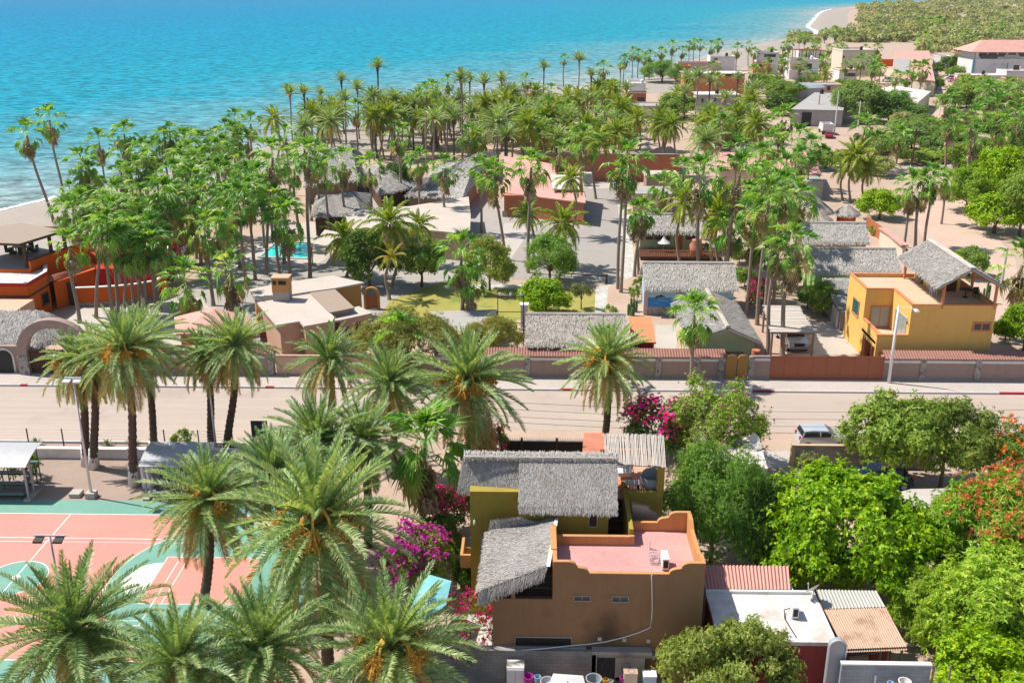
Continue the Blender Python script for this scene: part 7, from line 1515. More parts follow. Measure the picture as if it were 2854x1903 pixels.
t = thing('bench_stack', 'stack of long pale planks and benches in shade of terrace straw roof', 'bench', tuple(U(2580,786,zr))); c = U(2580,788,zr); part('plank', MB().box(c.x-1.0,c.x+1.4,c.y-.5,c.y-.15,zr+.35,zr+.42).box(c.x-.9,c.x+1.5,c.y+.0,c.y+.35,zr+.42,zr+.49), 'pole', t); part('trestle', MB().box(c.x-.7,c.x-.6,c.y-.5,c.y+.35,zr,zr+.349).box(c.x+1.0,c.x+1.1,c.y-.5,c.y+.35,zr,zr+.349), 'wood', t)
# ---- low walls by the lane
b = U(2207,1302); e = U(2370,1306); t = thing('yard_wall', 'grey block yard wall with pale coping next to the silver car', 'wall', (b.x,b.y,0)); hh = onY(2210,1240,b.y).z
part('wall', MB().box(b.x+.1,e.x+6,b.y,b.y+.22,0,hh-.08), 'block', t); part('coping', MB().box(b.x+.1,e.x+6.02,b.y-.04,b.y+.26,hh-.078,hh), 'st_tan', t); part('end_post', MB().box(b.x-.16,b.x+.098,b.y-.05,b.y+.27,0,hh+.02), 'st_tan', t)
P = pxpoly([(2470,1380),(2540,1362),(2655,1360),(2700,1430),(2560,1460)], 2.6); t = thing('pale_flat_roof', 'pale concrete flat roof between the bright round tree and red flushed mango', 'roof', (P[0][0],P[0][1],0)); part('slab', MB().prism(P, 2.4, 2.6), 'concrete', t); part('wall', MB().prism(inset(P,.3), 0, 2.4), 'st_cream', t)
# ---- the back yard at the bottom edge
Yr = AD['Yh']-.45; a, b = onY(1180,1830,Yr), onY(1662,1830,Yr); zt = onY(1400,1812,Yr).z
t = thing('block_wall', 'grey concrete block wall at the foot of the adobe house', 'wall', (a.x,Yr,0)); part('wall', MB().box(a.x,b.x,Yr,Yr+.2,0,zt), 'block', t); part('terrace_slab', MB().box(a.x,b.x-.5,Yr+.2,AD['Yh']-.002,zt-.15,zt-.02), 'concrete', t)
a, b = onY(1664,1823,Yr), onY(1800,1823,Yr); z1 = onY(1700,1823,Yr).z; t = thing('smoke_alcove', 'soot blackened cooking alcove below the adobe wall', 'oven', (a.x,Yr,0))
part('back', MB().box(a.x,b.x,Yr+.33,Yr+.40,0,z1), 'soot', t); part('side_wall', MB().box(a.x-.25,a.x-.002,Yr,Yr+.40,0,z1), 'st_cream', t); part('lintel', MB().box(a.x-.25,b.x+.3,Yr-.05,Yr+.40,z1+.002,z1+.18), 'greyconc', t); part('panel', MB().box(onY(1716,1850,Yr).x,b.x,Yr+.20,Yr+.27,0,z1-.35), 'st_cream', t)
def boxthing(name, label, cat, px0, px1, py0, Y, m, dy=.6, extra=None, z0=0.0):
    a, b = onY(px0, py0, Y), onY(px1, py0, Y); t = thing(name, label, cat, ((a.x+b.x)/2, Y, z0)); part('body', MB().box(a.x,b.x,Y,Y+dy,z0,a.z), m, t); return t, a, b
Yq = Yr-.9
t, a, b = boxthing('fridge', 'old white fridge standing in the back yard', 'fridge', 1412, 1461, 1862, Yq, 'st_white', .65); part('door', MB().box(a.x+.02,(a.x+b.x)/2-.01,Yq-.05,Yq-.002,.1,a.z-.04), 'whitepaint', t); part('door', MB().box((a.x+b.x)/2+.01,b.x-.02,Yq-.05,Yq-.002,.1,a.z-.04), 'whitepaint', t); part('top_panel', MB().box(a.x,b.x,Yq,Yq+.65,a.z+.002,a.z+.03), 'roofwhite', t)
def tub(name, label, cat, px, py, Y, r, h, m, z0=0.0):
    c = onY(px, py, Y); mb = MB().lathe((c.x,Y,max(0,c.z-h)), [(r*.78,0),(r,h),(r*1.06,h),(r*1.06,h+.03),(r*.92,h+.03),(r*.74,.05)], 16); return solo(name, mb, m, label, cat)
tub('bucket', 'magenta plastic bucket right of the white fridge', 'bucket', 1473, 1884, Yq-.2, .24, .5, 'magplastic')
tub('basin', 'grey metal basin next to the violet and white canopy', 'basin', 1527, 1898, Yq-.8, .36, .25, 'steel')
tub('bucket', 'grey plastic tub in front of the soot alcove', 'bucket', 1655, 1890, Yq-.3, .38, .5, 'plasticgrey')
for i, (px, py, r, m, lab) in enumerate(((1498,1885,.16,'paleblue','pale blue plastic can by the magenta bucket'),(1508,1893,.18,'plasticgrey','grey plastic can in yard clutter'),(1688,1892,.15,'yellowp','yellow container below the soot alcove'),(1702,1896,.13,'st_white','small white container below the soot alcove'),(1722,1893,.16,'black','black pot below the soot alcove'),(1735,1886,.15,'magplastic','magenta bowl on yard clutter'),(1760,1870,.17,'violet','violet bundle hung by the cream panel'))): tub('container', lab, 'container', px, py, Yq+.1, r, .34, m)
t, a, b = boxthing('crate_stack', 'stack of cream crates beside the soot alcove', 'crates', 1740, 1777, 1878, Yq-.1, 'st_cream', .4); part('lid', MB().box(a.x-.02,b.x+.02,Yq-.12,Yq+.32,a.z+.002,a.z+.04), 'st_tan', t)
t, a, b = boxthing('cool_box', 'pale blue cool box at the yard edge', 'cool box', 1794, 1830, 1887, Yq-.1, 'paleblue', .5); part('lid', MB().box(a.x-.02,b.x+.02,Yq-.12,Yq+.42,a.z+.002,a.z+.07), 'whitepaint', t)
c = onY(1578,1884,Yq-1.0); t = thing('canopy_tent', 'white canopy with violet stripe in the back yard', 'canopy', (c.x,Yq-1.0,0)); m = MB(); z = c.z; w = 1.1
V = [(c.x-w,Yq-2.2,z-.55),(c.x+w,Yq-2.2,z-.55),(c.x+w*.75,Yq-.6,z-.25),(c.x-w*.55,Yq-.6,z-.15),(c.x,Yq-1.2,z+.05)]; m.add(V, [(0,1,4),(1,2,4),(2,3,4),(3,0,4)]); part('cover', m, 'whitepaint', t); m = MB().add([(v[0],v[1],v[2]+.012) for v in ((c.x-w*.1,Yq-2.2,z-.54),(c.x+w*.6,Yq-2.2,z-.54),(c.x+.05,Yq-1.3,z+.0))], [(0,1,2)]); part('stripe', m, 'violet', t)
for sx, sy in ((-.95,-2.1),(.95,-2.1),(.7,-.7),(-.5,-.7)): part('post', MB().box(c.x+sx-.02,c.x+sx+.02,Yq+sy-.02,Yq+sy+.02,0,z-.45), 'steel', t)
t = thing('ladder', 'rough timber ladder leaning beside cream panel', 'ladder', tuple(onY(1742,1850,Yr-.1))[:2]+(0,)); a = onY(1745,1815,Yr-.15)
lm = MB().beam((a.x-.2,Yr-.7,0),(a.x-.18,Yr-.15,a.z),.06).beam((a.x+.2,Yr-.7,0),(a.x+.18,Yr-.15,a.z),.06)
part('rail', lm, 'wood', t); rg = MB()
for k in range(6): u = (k+.7)/6.5; rg.box(a.x-.2,a.x+.2,Yr-.7+.55*u-.03,Yr-.7+.55*u+.03,a.z*u-.02,a.z*u+.02)
part('rung', rg, 'wood', t)
c = U(1380,1800); fr = MB()
for px in (1312,1372): p = onY(px, 1806, Yr+.1); fr.box(p.x-.02,p.x+.02,Yr+.08,Yr+.12,zt-.02,zt+1.15)
p0, p1 = onY(1250,1800,Yr+.1), onY(1372,1800,Yr+.1); fr.box(p0.x,p1.x,Yr+.085,Yr+.115,zt+1.1,zt+1.14).box(p0.x,p0.x+.04,Yr+.08,Yr+.12,zt-.02,zt+1.1); solo('railing', fr, 'black', 'thin dark rail on the block wall under sparse bougainvillea', 'railing')
# slab leaning by the red house, block wall and pallet at the bottom right
Ys = U(2240,1790,ZR2).y-.9; a, b = onY(2303,1870,Ys), onY(2350,1870,Ys); zt2 = onY(2330,1783,Ys).z; r = (b.x-a.x)/2; xm = (a.x+b.x)/2
P = [(a.x,Ys,0),(a.x,Ys,zt2-r*.9)]+[(xm-r*cos(pi*k/12),Ys,zt2-r*.9+r*.9*sin(pi*k/12)) for k in range(1,12)]+[(b.x,Ys,zt2-r*.9),(b.x,Ys,0)]; t = thing('upright_boat', 'grey skiff hull stood on end against the crimson wall', 'boat', (xm,Ys,0)); part('hull', MB().extr(P, (0,.25,0)), 'plasticgrey', t)
rim_ = MB()
for k in range(len(P)-1): rim_.beam((P[k][0],Ys-.04,P[k][2]), (P[k+1][0],Ys-.04,P[k+1][2]), .06)
part('gunwale', rim_, 'steel', t)
Yb_ = Ys-.5; a, b = onY(2346,1860,Yb_), onY(2596,1860,Yb_); zz = onY(2470,1850,Yb_).z; t = thing('block_wall', 'blue grey block wall with pale coping at the bottom right', 'wall', (a.x,Yb_,0)); part('wall', MB().box(a.x,b.x,Yb_,Yb_+.2,0,zz-.07), 'bluegreyblock', t); part('coping', MB().box(a.x-.03,b.x+.03,Yb_-.03,Yb_+.23,zz-.068,zz), 'st_white', t)
a, b = onY(2599,1890,Yb_), onY(2650,1890,Yb_); t = thing('pallet_gate', 'horizontal slatted wooden pallet right of the blue grey wall', 'pallet', (a.x,Yb_,0)); s = MB()
for k in range(5): s.box(a.x,b.x,Yb_+.05,Yb_+.08,.15+.3*k,.33+.3*k)
part('slat', s, 'wood', t); part('upright', MB().box(a.x,a.x+.08,Yb_+.082,Yb_+.14,0,zz-.1).box(b.x-.08,b.x,Yb_+.082,Yb_+.14,0,zz-.1), 'wood', t)
c = onY(2470,1895,Yb_-.6); tub('basin', 'white basin leaning by the blue grey wall', 'basin', 2522, 1898, Yb_-.5, .28, .3, 'st_white'); tub('container', 'blue plastic jug below the blue grey wall', 'container', 2482, 1902, Yb_-.5, .14, .4, 'paleblue')
p = onY(2445,1900,Yb_-.3); q = onY(2440,1880,Yb_-.05); solo('pipe', MB().tube([(p.x,Yb_-.35,0),(q.x,Yb_-.06,max(.5,q.z))], .05, 8), 'whitepaint', 'white plastic pipe leaning on the blue grey wall', 'pipe')
# turquoise canvas over the garden next to bougainvillea
z = 2.3; P = [U(1135,1665,z),U(1196,1600,z),U(1258,1618,z+.2),U(1243,1685,z),U(1170,1740,z-.1)]; t = thing('canvas_canopy', 'sun faded turquoise canvas canopy under the magenta bougainvillea', 'canopy', (P[0].x,P[0].y,0)); c = sum(P, Vector())/5+Vector((0,0,.25)); m = MB()
for i in range(5): m.add([tuple(P[i]),tuple(P[(i+1)%5]),tuple(c)], [(0,1,2)])
m.add([(p.x,p.y,p.z-.03) for p in P]+[(c.x,c.y,c.z-.03)], [(1,0,5),(2,1,5),(3,2,5),(4,3,5),(0,4,5)]); part('cover', m, 'turq', t)
for p in P: part('post', MB().box(p.x-.03,p.x+.03,p.y-.03,p.y+.03,0,p.z-.03), 'steel', t)
# garden frame and white pillar
b = U(1458,962); Y = b.y; t = thing('lantern_trellis', 'rusty metal frame with lantern tops over the front garden', 'frame', (b.x,Y,0)); a, b2 = onY(1388,960,Y).x, onY(1459,960,Y).x; zt = onY(1459,826,Y).z; m = MB().box(a,b2,Y-.04,Y+.04,zt-.08,zt).box(b2-.05,b2+.05,Y-.05,Y+.05,0,zt).box(a-.04,a+.04,Y-.04,Y+.04,0,zt).box(a,b2,Y-.03,Y+.03,zt*.45,zt*.45+.06).box(a,b2,Y-.03,Y+.03,zt*.68,zt*.68+.06); part('bar', m, 'darkwood', t)
for k in (.1,.5,.9): x = a+(b2-a)*k; part('lantern', MB().lathe((x,Y,zt), [(.1,0),(.16,.2),(.05,.4)], 6), 'steel', t)
b = U(1461,910); z = onY(1461,846,b.y).z; t = thing('gate_pillar', 'square white pillar with flat cap beside round bush', 'pillar', (b.x,b.y,0)); part('shaft', MB().box(b.x-.35,b.x+.35,b.y-.35,b.y+.35,0,z-.15), 'st_white', t); part('cap', MB().box(b.x-.45,b.x+.45,b.y-.45,b.y+.45,z-.148,z), 'whitepaint', t)
# deck things, red drum, planters
c = U(1849,700,.5); solo('folded_parasol', MB().lathe((c.x,c.y,.5), [(.04,0),(.04,.9),(.85,1.1),(.4,1.5),(.05,1.95)], 12), 'st_white', 'white peaked parasol on the timber deck', 'parasol')
c = onY(1938,700,U(1938,735,0).y); c = U(1938,722); solo('urn', MB().lathe((c.x,c.y,0), [(.5,0),(.75,.9),(.85,1.8),(.5,2.3),(.6,2.5)], 14), 'tile', 'big clay urn beside the timber deck', 'urn', smooth=True)
c = U(1792,692,.5); solo('red_box', MB().box(c.x-.5,c.x+.5,c.y,c.y+.6,.5,1.7).box(c.x-.54,c.x+.54,c.y-.04,c.y+.64,1.702,1.78), 'st_orangetile', 'orange red box at the left end of the timber deck', 'box')
c = U(2107,988,0); c = Vector((onY(2107,975,YW+.9).x, YW+.9, 0)); z = onY(2107,975,YW+.9).z; solo('red_drum', MB().lathe((c.x,c.y,z-.75), [(.36,0),(.38,.03),(.36,.35),(.38,.37),(.36,.72),(.38,.75)], 16).lathe((c.x,c.y,0), [(.12,0),(.12,z-.75)], 8), 'st_terra', 'faded red drum on a stand behind the white wall piece', 'drum')
for px, py, h, lab in ((1758,880,2.0,'tall grey green column cactus in the front flower bed'),(1766,868,1.5,'shorter column cactus in the front flower bed'),(2746,845,2.6,'tall dark column cactus right of yellow house'),(2722,850,1.8,'short column cactus behind the yellow house corner')):
    c = U(px, py); m = MB()
    for dx, dy, k in ((0,0,1),(.3,.1,.8),(-.25,.15,.65),(.1,-.3,.5)): m.lathe((c.x+dx,c.y+dy,0), [(.12,0),(.14,h*k*.5),(.12,h*k*.92),(.04,h*k)], 8)
    solo('cactus', m, 'cactus', lab, 'cactus')
for px, py, w_, lab in ((1590,735,60,'thin dark barrier pole at the end of the driveway'),): 
    a, b = U(1560,782), U(1690,790); m = MB().beam(a+Vector((0,0,.9)), b+Vector((0,0,.9)), .1).box(b.x-.12,b.x+.12,b.y-.12,b.y+.12,0,1.1).box(a.x-.08,a.x+.08,a.y-.08,a.y+.08,0,1.0); solo('barrier', m, 'darkwood', lab, 'barrier')
c = U(1715,524); solo('blue_drum', MB().lathe((c.x,c.y,0), [(.3,0),(.32,.45),(.3,.88),(.2,.9)], 12), 'st_blue', 'blue barrel at the end of the driveway', 'drum')
for px, py, lab in ((1637,518,'larger outdoor cooling unit on the brick red wall'),): ac_unit(lab, px, py, 0.0, 1.3, .8, 2.2, 0.01)

RT = 'rooftop water tanks of the far town'
for px, py, z, m, lab in ((2150,146,7.9,'black','black water tank on the roof deck villa'),(2262,166,7.1,'whitepaint','white water tank on the house with dark pergola'),(2400,140,9.5,'black','black water tank on the tall beige block'),(1790,234,6.9,'whitepaint','white water tank on the white villa by the shore'),(1998,262,4.5,'black','black water tank on the long white roof store'),(2372,193,4.3,'black','black water tank on the orange canopy shop'),(2740,208,3.8,'black','black water tank on the low white building'),(2840,196,5.3,'whitepaint','white water tank on the right edge annex'),(2290,262,4.0,'black','black water tank on the wide grey roof'),(2025,157,5.9,'black','black water tank on the flat white shore roofs')):
    c = U(px, py, z); solo('roof_tank', MB().lathe(c, [(.5,0),(.55,.1),(.52,.5),(.55,.9),(.45,1.1),(.2,1.25),(.18,1.35)], 14), m, lab, 'water tank', RT)
# ================================================================ vegetation
make_protos(); make_trees()
GR = 'palms of the shore grove'
def row(kind, items, **kw):
    for it in items:
        cx, cy, b, lab = it[:4]; ex = dict(kw); ex.update(it[4] if len(it) > 4 else {})
        if b > 0: palm(kind, cx, cy, lab, by=b, **ex)
        else: palm(kind, cx, cy, lab, h=-b, **ex)
# ---- big date palms along the street and round the court
D = lambda cx, cy, by, lab, **k: palm('date', cx, cy, lab, by=by, **k)
palm('datesparse', 215, 1020, 'leaning date palm behind the tall mast, base limewashed', by=1296, bx=243, s=1.0, lime=1.6, fruit=True)
palm('datesparse', 254, 1010, 'date palm with bent limewashed foot right of the tall mast', by=1304, bx=262, s=1.0, lime=1.6)
D(348, 985, 1352, 'date palm with limewashed foot and orange stalks nearest the left canopy', bx=374, s=.98, lime=1.7, fruit=True, v=1)
D(398, 955, 1262, 'date palm rising behind the second bleacher canopy', bx=430, s=.95, lime=1.0, v=2)
palm('datesparse', 570, 1000, 'slim date palm left of the white twin lamp mast', by=1242, bx=590, s=.92)
D(655, 970, 1246, 'date palm right of the white twin lamp mast', bx=632, s=.95, v=3)
palm('datesparse', 918, 1010, 'yellowing open date palm on the near side of street', by=1262, bx=912, s=1.12, v=1)
D(1085, 1075, 1330, 'young upright date palm between yellowing palm and large crown', s=.90, v=0)
D(1300, 1075, 1345, 'large date palm with drooping golden fronds left of straw roof', s=1.22, v=1, fruit=True)
D(1692, 1010, 1235, 'date palm with orange fruit standing by the street in front of brown straw roof', s=1.08, v=2, fruit=True)
D(886, 1470, 1862, 'huge foreground date palm hung with orange fruit stalks', s=1.38, v=3, fruit=True)
D(1010, 1235, 1520, 'bushy young date palm behind the huge foreground one', s=.95, v=0)
D(885, 1235, 1540, 'grey green date palm crown left above the huge foreground one', s=.98, v=1)
D(765, 1330, 1640, 'grey green date palm between court and huge foreground palm', s=.9, v=2)
D(583, 1400, 1690, 'date palm with orange fruit standing over the court key', bx=566, s=1.02, v=0, fruit=True)
D(205, 1770, 2060, 'dark date palm at the bottom left corner over the court', s=1.2, v=1)
D(730, 1815, 2100, 'bright green date palm at bottom edge left of the fruiting palm', s=1.05, v=2)
D(500, 1860, 2150, 'olive green date palm at bottom edge over the court corner', s=.95, v=0)
D(1090, 1815, 2070, 'blue green date palm with orange fruit at the bottom edge beside bougainvillea', s=1.12, v=3, fruit=True)
palm('fanlow', 1185, 1250, 'bright fan palm with thick brown skirt left of the straw roof', by=1500, bx=1180, s=1.25, sk=2)
palm('fan', 1115, 940, 'short fan palm with dead brown skirt inside the street wall', by=1060, s=1.12, sk=1)
palm('fan', 1690, 955, 'small pale fan palm crown behind the date palm on street', h=4.0, s=.8, sk=0)
# ---- the yard and front garden palms
row('fan', [
 (1286,715,915,'shaggy dark fan palm with two tier skirt standing on the lawn',dict(s=1.12,sk=2,bx=1290)), (1310,780,920,'shorter shaggy fan palm against the lawn pair',dict(s=.95,sk=2,bx=1282)),
 (1935,880,1072,'fan palm growing from the pavement in front of palapa house',dict(s=1.0,sk=1,bx=1925)), (2210,690,990,'yellowing fan palm with long skirt beside the carport',dict(s=1.2,sk=2,bx=2180)),
 (1752,455,815,'tall fan palm left of the mural house path, ragged skirt',dict(s=1.12,sk=2,bx=1730)), (1735,490,805,'tall fan palm close behind the ragged skirted one',dict(s=.95,sk=1,bx=1722)),
 (1790,590,770,'fan palm with shaggy skirt at left corner of the mural house',dict(s=.95,sk=2,bx=1768)), (1770,600,765,'fan palm twin at the mural house corner',dict(s=.9,sk=2,bx=1780)),
 (1955,495,835,'very tall fan palm rising through the mural house roof line',dict(s=1.2,sk=2,bx=1950)), (2062,490,850,'very tall leaning fan palm right of mural house',dict(s=1.15,sk=2,bx=2020)),
 (2140,560,905,'dense fan palm with green crown above the palapa',dict(s=1.15,sk=1,bx=2110)), (2180,535,890,'dense fan palm right of the palapa',dict(s=1.1,sk=1,bx=2130)), (2105,600,880,'dark low fan palm over bougainvillea by mural house',dict(s=1.05,sk=1,bx=2078)),
 (2175,625,870,'fan palm half hidden behind the yellowing one',dict(s=1.0,sk=1)), (2230,560,800,'fan palm close to the broad straw roofs',dict(s=1.05,sk=1)),
 (1626,395,610,'fan palm with long funnel skirt before the brick red wall',dict(s=1.1,sk=2,bx=1622)), (1480,468,760,'fan palm with hanging skirt before the pink tile roof',dict(s=1.1,sk=2,bx=1472)), (1375,490,725,'bright fan palm with skirt left of the red hall',dict(s=1.1,sk=2,bx=1410)),
 (1030,470,592,'bright clean fan palm between the tan hall and straw roofs',dict(s=1.15,sk=0)), (1113,380,572,'tall fan palm with big brown skirt over grey straw roofs',dict(s=1.15,sk=2,bx=1123)),
 (795,610,790,'squat fan palm with brown skirt beside the pool',dict(s=1.2,sk=2)), (862,440,775,'tall thin fan palm at the pool edge',dict(s=1.1,sk=1,bx=864)), (2165,710,985,'dry tall fan palm trunk left of yellowing palm',dict(s=.85,sk=1)),
])
row('fan', [(2030,640,-8,'bright fan palm over the clay urn',dict(s=1.1)),(2100,665,-7,'leafy fan palm low beside the mural house path',dict(s=1.1)),(2125,500,-10,'tall fan palm above the low pale rooms',dict(s=1.15,sk=2)),(2165,600,-9,'fan palm between the palapa and the broad straw roofs',dict(s=1.1)),(1850,520,-8,'fan palm rising behind the pale green house',dict(s=1.05,sk=2)),(2060,420,-9,'fan palm in front of the long pink roof',dict(s=1.15)),(1905,480,-9,'fan palm beside the grey annex',dict(s=1.05)),(2120,440,-9,'green fan palm at the right end of pink roof',dict(s=1.15)),(1560,430,-8,'fan palm rising behind the red tiled hall',dict(s=1.1))])
row('coco', [
 (960,665,770,'coconut palm with drooping fronds right of the pool',dict(s=1.02)), (1085,625,800,'coconut palm with yellow green fronds in front of tan hall',dict(s=1.12)), (1168,630,740,'small coconut palm before the tan hall front',dict(s=.78)),
 (1570,625,745,'dark coconut palm behind the bright feathery tree',dict(s=.98)), (1592,500,660,'coconut palm at the corner of red hall',dict(s=.85)), (1205,530,560,'small coconut palm by the long straw roof',dict(s=.85)), (1283,525,560,'small yellow green coconut palm near the long straw roof',dict(s=.8)),
 (1905,570,745,'coconut palm drooping over the pale green house',dict(s=1.0)), (2000,600,760,'yellowish coconut palm right of the timber deck',dict(s=1.15)), (2015,570,745,'large yellowish coconut palm over the timber deck',dict(s=1.1)),
 (2385,440,565,'dark coconut palm group left of the side road',dict(s=1.15)), (2360,460,560,'dark coconut palm left of the first in side road group',dict(s=1.05)), (2420,470,562,'dark coconut palm right of the first in side road group',dict(s=1.0)),
 (2110,350,-8,'broad coconut palm with yellowed fronds at the grove edge',dict(s=1.1)), (1470,600,720,'coconut palm shading the apron by the red hall',dict(s=.8)),
])
palm('cocoyellow', 1092, 720, 'small coconut palm with orange yellow fronds on the lawn', by=835, bx=1085, s=.92)
palm('datefar', 1385, 345, 'large grey green date palm rising from the long straw roof', by=500, s=1.25)
palm('datefar', 1966, 395, 'grey date palm crown behind the very tall fan palms', h=9.5, s=1.15)
# ---- left grove of fan palms behind the orange house
row('fan', [
 (75,378,620,'leaning beach palm nearest left edge',dict(bx=150,s=1.18,sk=1)), (138,335,548,'second leaning beach palm, taller of the shore pair',dict(bx=178,s=1.12,sk=2)),
 (195,690,900,'front grove palm standing alone before the orange house',dict(bx=222)), (285,650,885,'front grove palm with wide leaves left of cluster',dict(bx=268)), (300,640,890,'front grove palm leaning from the cluster in the courtyard',dict(bx=313,s=1.1)),
 (330,680,880,'front grove palm in the middle of courtyard cluster',dict(bx=328)), (352,700,882,'low front grove palm in the courtyard cluster',dict(bx=345,s=.9)), (375,715,878,'front grove palm right of the courtyard cluster',dict(bx=372,s=.9)), (392,700,876,'front grove palm near the curved orange wall',dict(bx=390,s=.9)), (412,690,878,'front grove palm by the end of the curved wall',dict(bx=408)), (430,685,880,'rightmost front grove palm of the courtyard cluster',dict(bx=435)),
 (516,790,935,'shaggy fan palm right of the courtyard with broad skirt',dict(s=1.18,sk=2)), (643,760,920,'shaggy fan palm behind the pink tiled hut',dict(s=1.2,sk=2)),
 (226,455,-10.5,'shore grove palm with dark crown and brown skirt',dict(sk=2)), (346,375,-11,'tallest rear shore palm with brown skirt',dict(sk=2,s=1.1)), (196,538,-7,'small palm on the beach edge',dict(s=.85,sk=0)),
 (606,490,-10.5,'grove palm with long bare trunk left of the pool',dict(s=1.1)), (536,505,-10.5,'grove palm with drooping crown behind the squat pool palm',dict(s=1.1)), (686,500,-10.5,'grove palm with broad crown left of the pool path',dict(s=1.1)), (630,600,735,'fan palm on the lawn left of the pool stairs',dict(s=.95)), (510,620,735,'fan palm leaning over the white stair',dict(s=1.0)), (760,440,765,'tall grove palm left above the pool',dict(bx=742,s=1.1)), (855,425,-10,'grove palm with fine crown above the tan hall',dict(s=1.1)),
])
rng = random.Random(12)
# the dense left grove
lab_l = ['fan palm in the thick of the left grove behind the orange house','fan palm along the seaward edge of the left grove','fan palm in the right part of the left grove beside the pool']
pts = [(407,452,1),(455,392,1),(430,420,1),(505,400,1),(560,400,1),(627,362,1),(658,330,1),(597,425,1),(300,460,1),(275,530,0),(367,515,0),(428,530,0),(230,575,0),(490,590,0),(306,575,0),(345,600,0),(400,600,0),(440,590,0),(250,610,0),(330,550,0),(390,555,0),(460,540,0),(490,480,0),(440,470,0),(380,470,0),(335,480,0),(560,450,0),(640,450,2),(720,430,2),(690,400,2),(560,560,2),(600,560,2),(650,560,2),(700,560,2),(720,500,2),(780,520,2),(760,560,2),(530,570,0),(470,640,0),(205,600,0),(180,590,1),(250,490,1),(700,350,1),(740,370,1),(800,380,2),(655,395,2),(620,640,2),(575,640,2),(290,520,0),(350,430,1),(395,420,1),(500,440,0),(530,430,0),(580,490,0),(670,460,2),(310,600,0),(370,640,0),(420,650,0),(240,650,0),(520,395,1),(475,375,1),(600,390,1)]
for x, y, g in [q for i_, q in enumerate(pts) if i_ % 5 != 3]: palm('fan', x+rng.uniform(-4,4), y+rng.uniform(-4,4), lab_l[g], h=rng.uniform(7.5,12) if y < 520 else rng.uniform(6,10), s=rng.uniform(.92,1.15), sk=rng.choice([0,1,1,2]), group=('heart of the left grove','seaward rim of the left grove','pool side of the left grove')[g])
for i in range(10):
    x = rng.uniform(230,700); y = rng.uniform(400,600)-0.16*(x-230)*0.5
    palm('fan', x, y, lab_l[0 if x < 480 else 2], h=rng.uniform(6.5,11), s=rng.uniform(1.0,1.25), sk=rng.choice([0,1,1,2]), group='heart of the left grove' if x < 480 else 'pool side of the left grove')
# ---- plumed date palms and mixed palms of the middle grove
row('plume', [
 (1052,189,390,'tallest slender palm standing clear above the sea',dict(bx=1060,s=1.0,v=2)), (807,265,-10,'upright plumed palm at left end of the shore row',dict(s=1.15)), (847,262,-10,'upright plumed palm second from left end of shore row',dict(s=1.1)), (893,262,-10,'thin wind swept plume palm in the shore row',dict(s=.85,v=0)),
 (951,225,-12,'high plumed palm leaning left over the shore row',dict(s=1.0)), (995,248,-11,'high plumed palm right of the leaning one',dict(s=1.0)), (960,280,-10,'plumed palm below the two high plumes',dict(s=1.15)), (1040,270,-11,'plumed palm just left of the tallest slender palm',dict(s=1.15)),
 (1098,280,-10,'plumed palm right of the tallest slender palm',dict(s=1.1)), (1150,296,-9,'grey plumed palm over the grove garden',dict(s=1.15)), (1285,225,489,'tall plumed palm with long dark trunk over the long straw roof',dict(bx=1291,s=1.0)), (1208,335,492,'plumed palm with slim trunk before the long straw roof',dict(s=1.1,bx=1210)), (1263,335,500,'plumed palm with slim trunk right beside the long straw roof',dict(s=1.1,bx=1270)),
 (1309,225,-11,'plumed palm right of the long trunked palm on shore',dict(s=1.0)), (1349,235,-11,'thick plumed palm over the beach huts',dict(s=1.2)), (1398,225,-11,'plumed palm left of the straw beach hut',dict(s=1.1)), (1516,190,-11,'thin plumed palm against the sea right of the straw beach hut',dict(s=.95)),
 (1614,170,-12,'big plumed palm against the sea',dict(s=1.3)), (1648,213,-10,'plumed palm below the big sea plume',dict(s=1.0)), (1729,195,-9,'thin plumed palm left of the dull red building',dict(s=.8)), (1746,250,-9,'dark stemmed plumed palm before the dull red building',dict(s=1.05)),
 (1914,220,-10,'plumed palm left of the white roof store',dict(s=1.2)), (1945,215,-11,'large plumed palm in front of the orange building',dict(s=1.3)), (1908,265,-8,'plumed palm below the orange building',dict(s=1.15)), (1979,230,-9,'palm before the white roof store',dict(s=1.0)), (2057,220,-9,'dark stemmed palm at right end of white roof store',dict(s=.95)), (2083,255,-8,'plumed palm beyond the yellowed coconut palm',dict(s=1.1)), (2021,280,-7,'grey plumed palm before the white roof store',dict(s=1.15)),
])
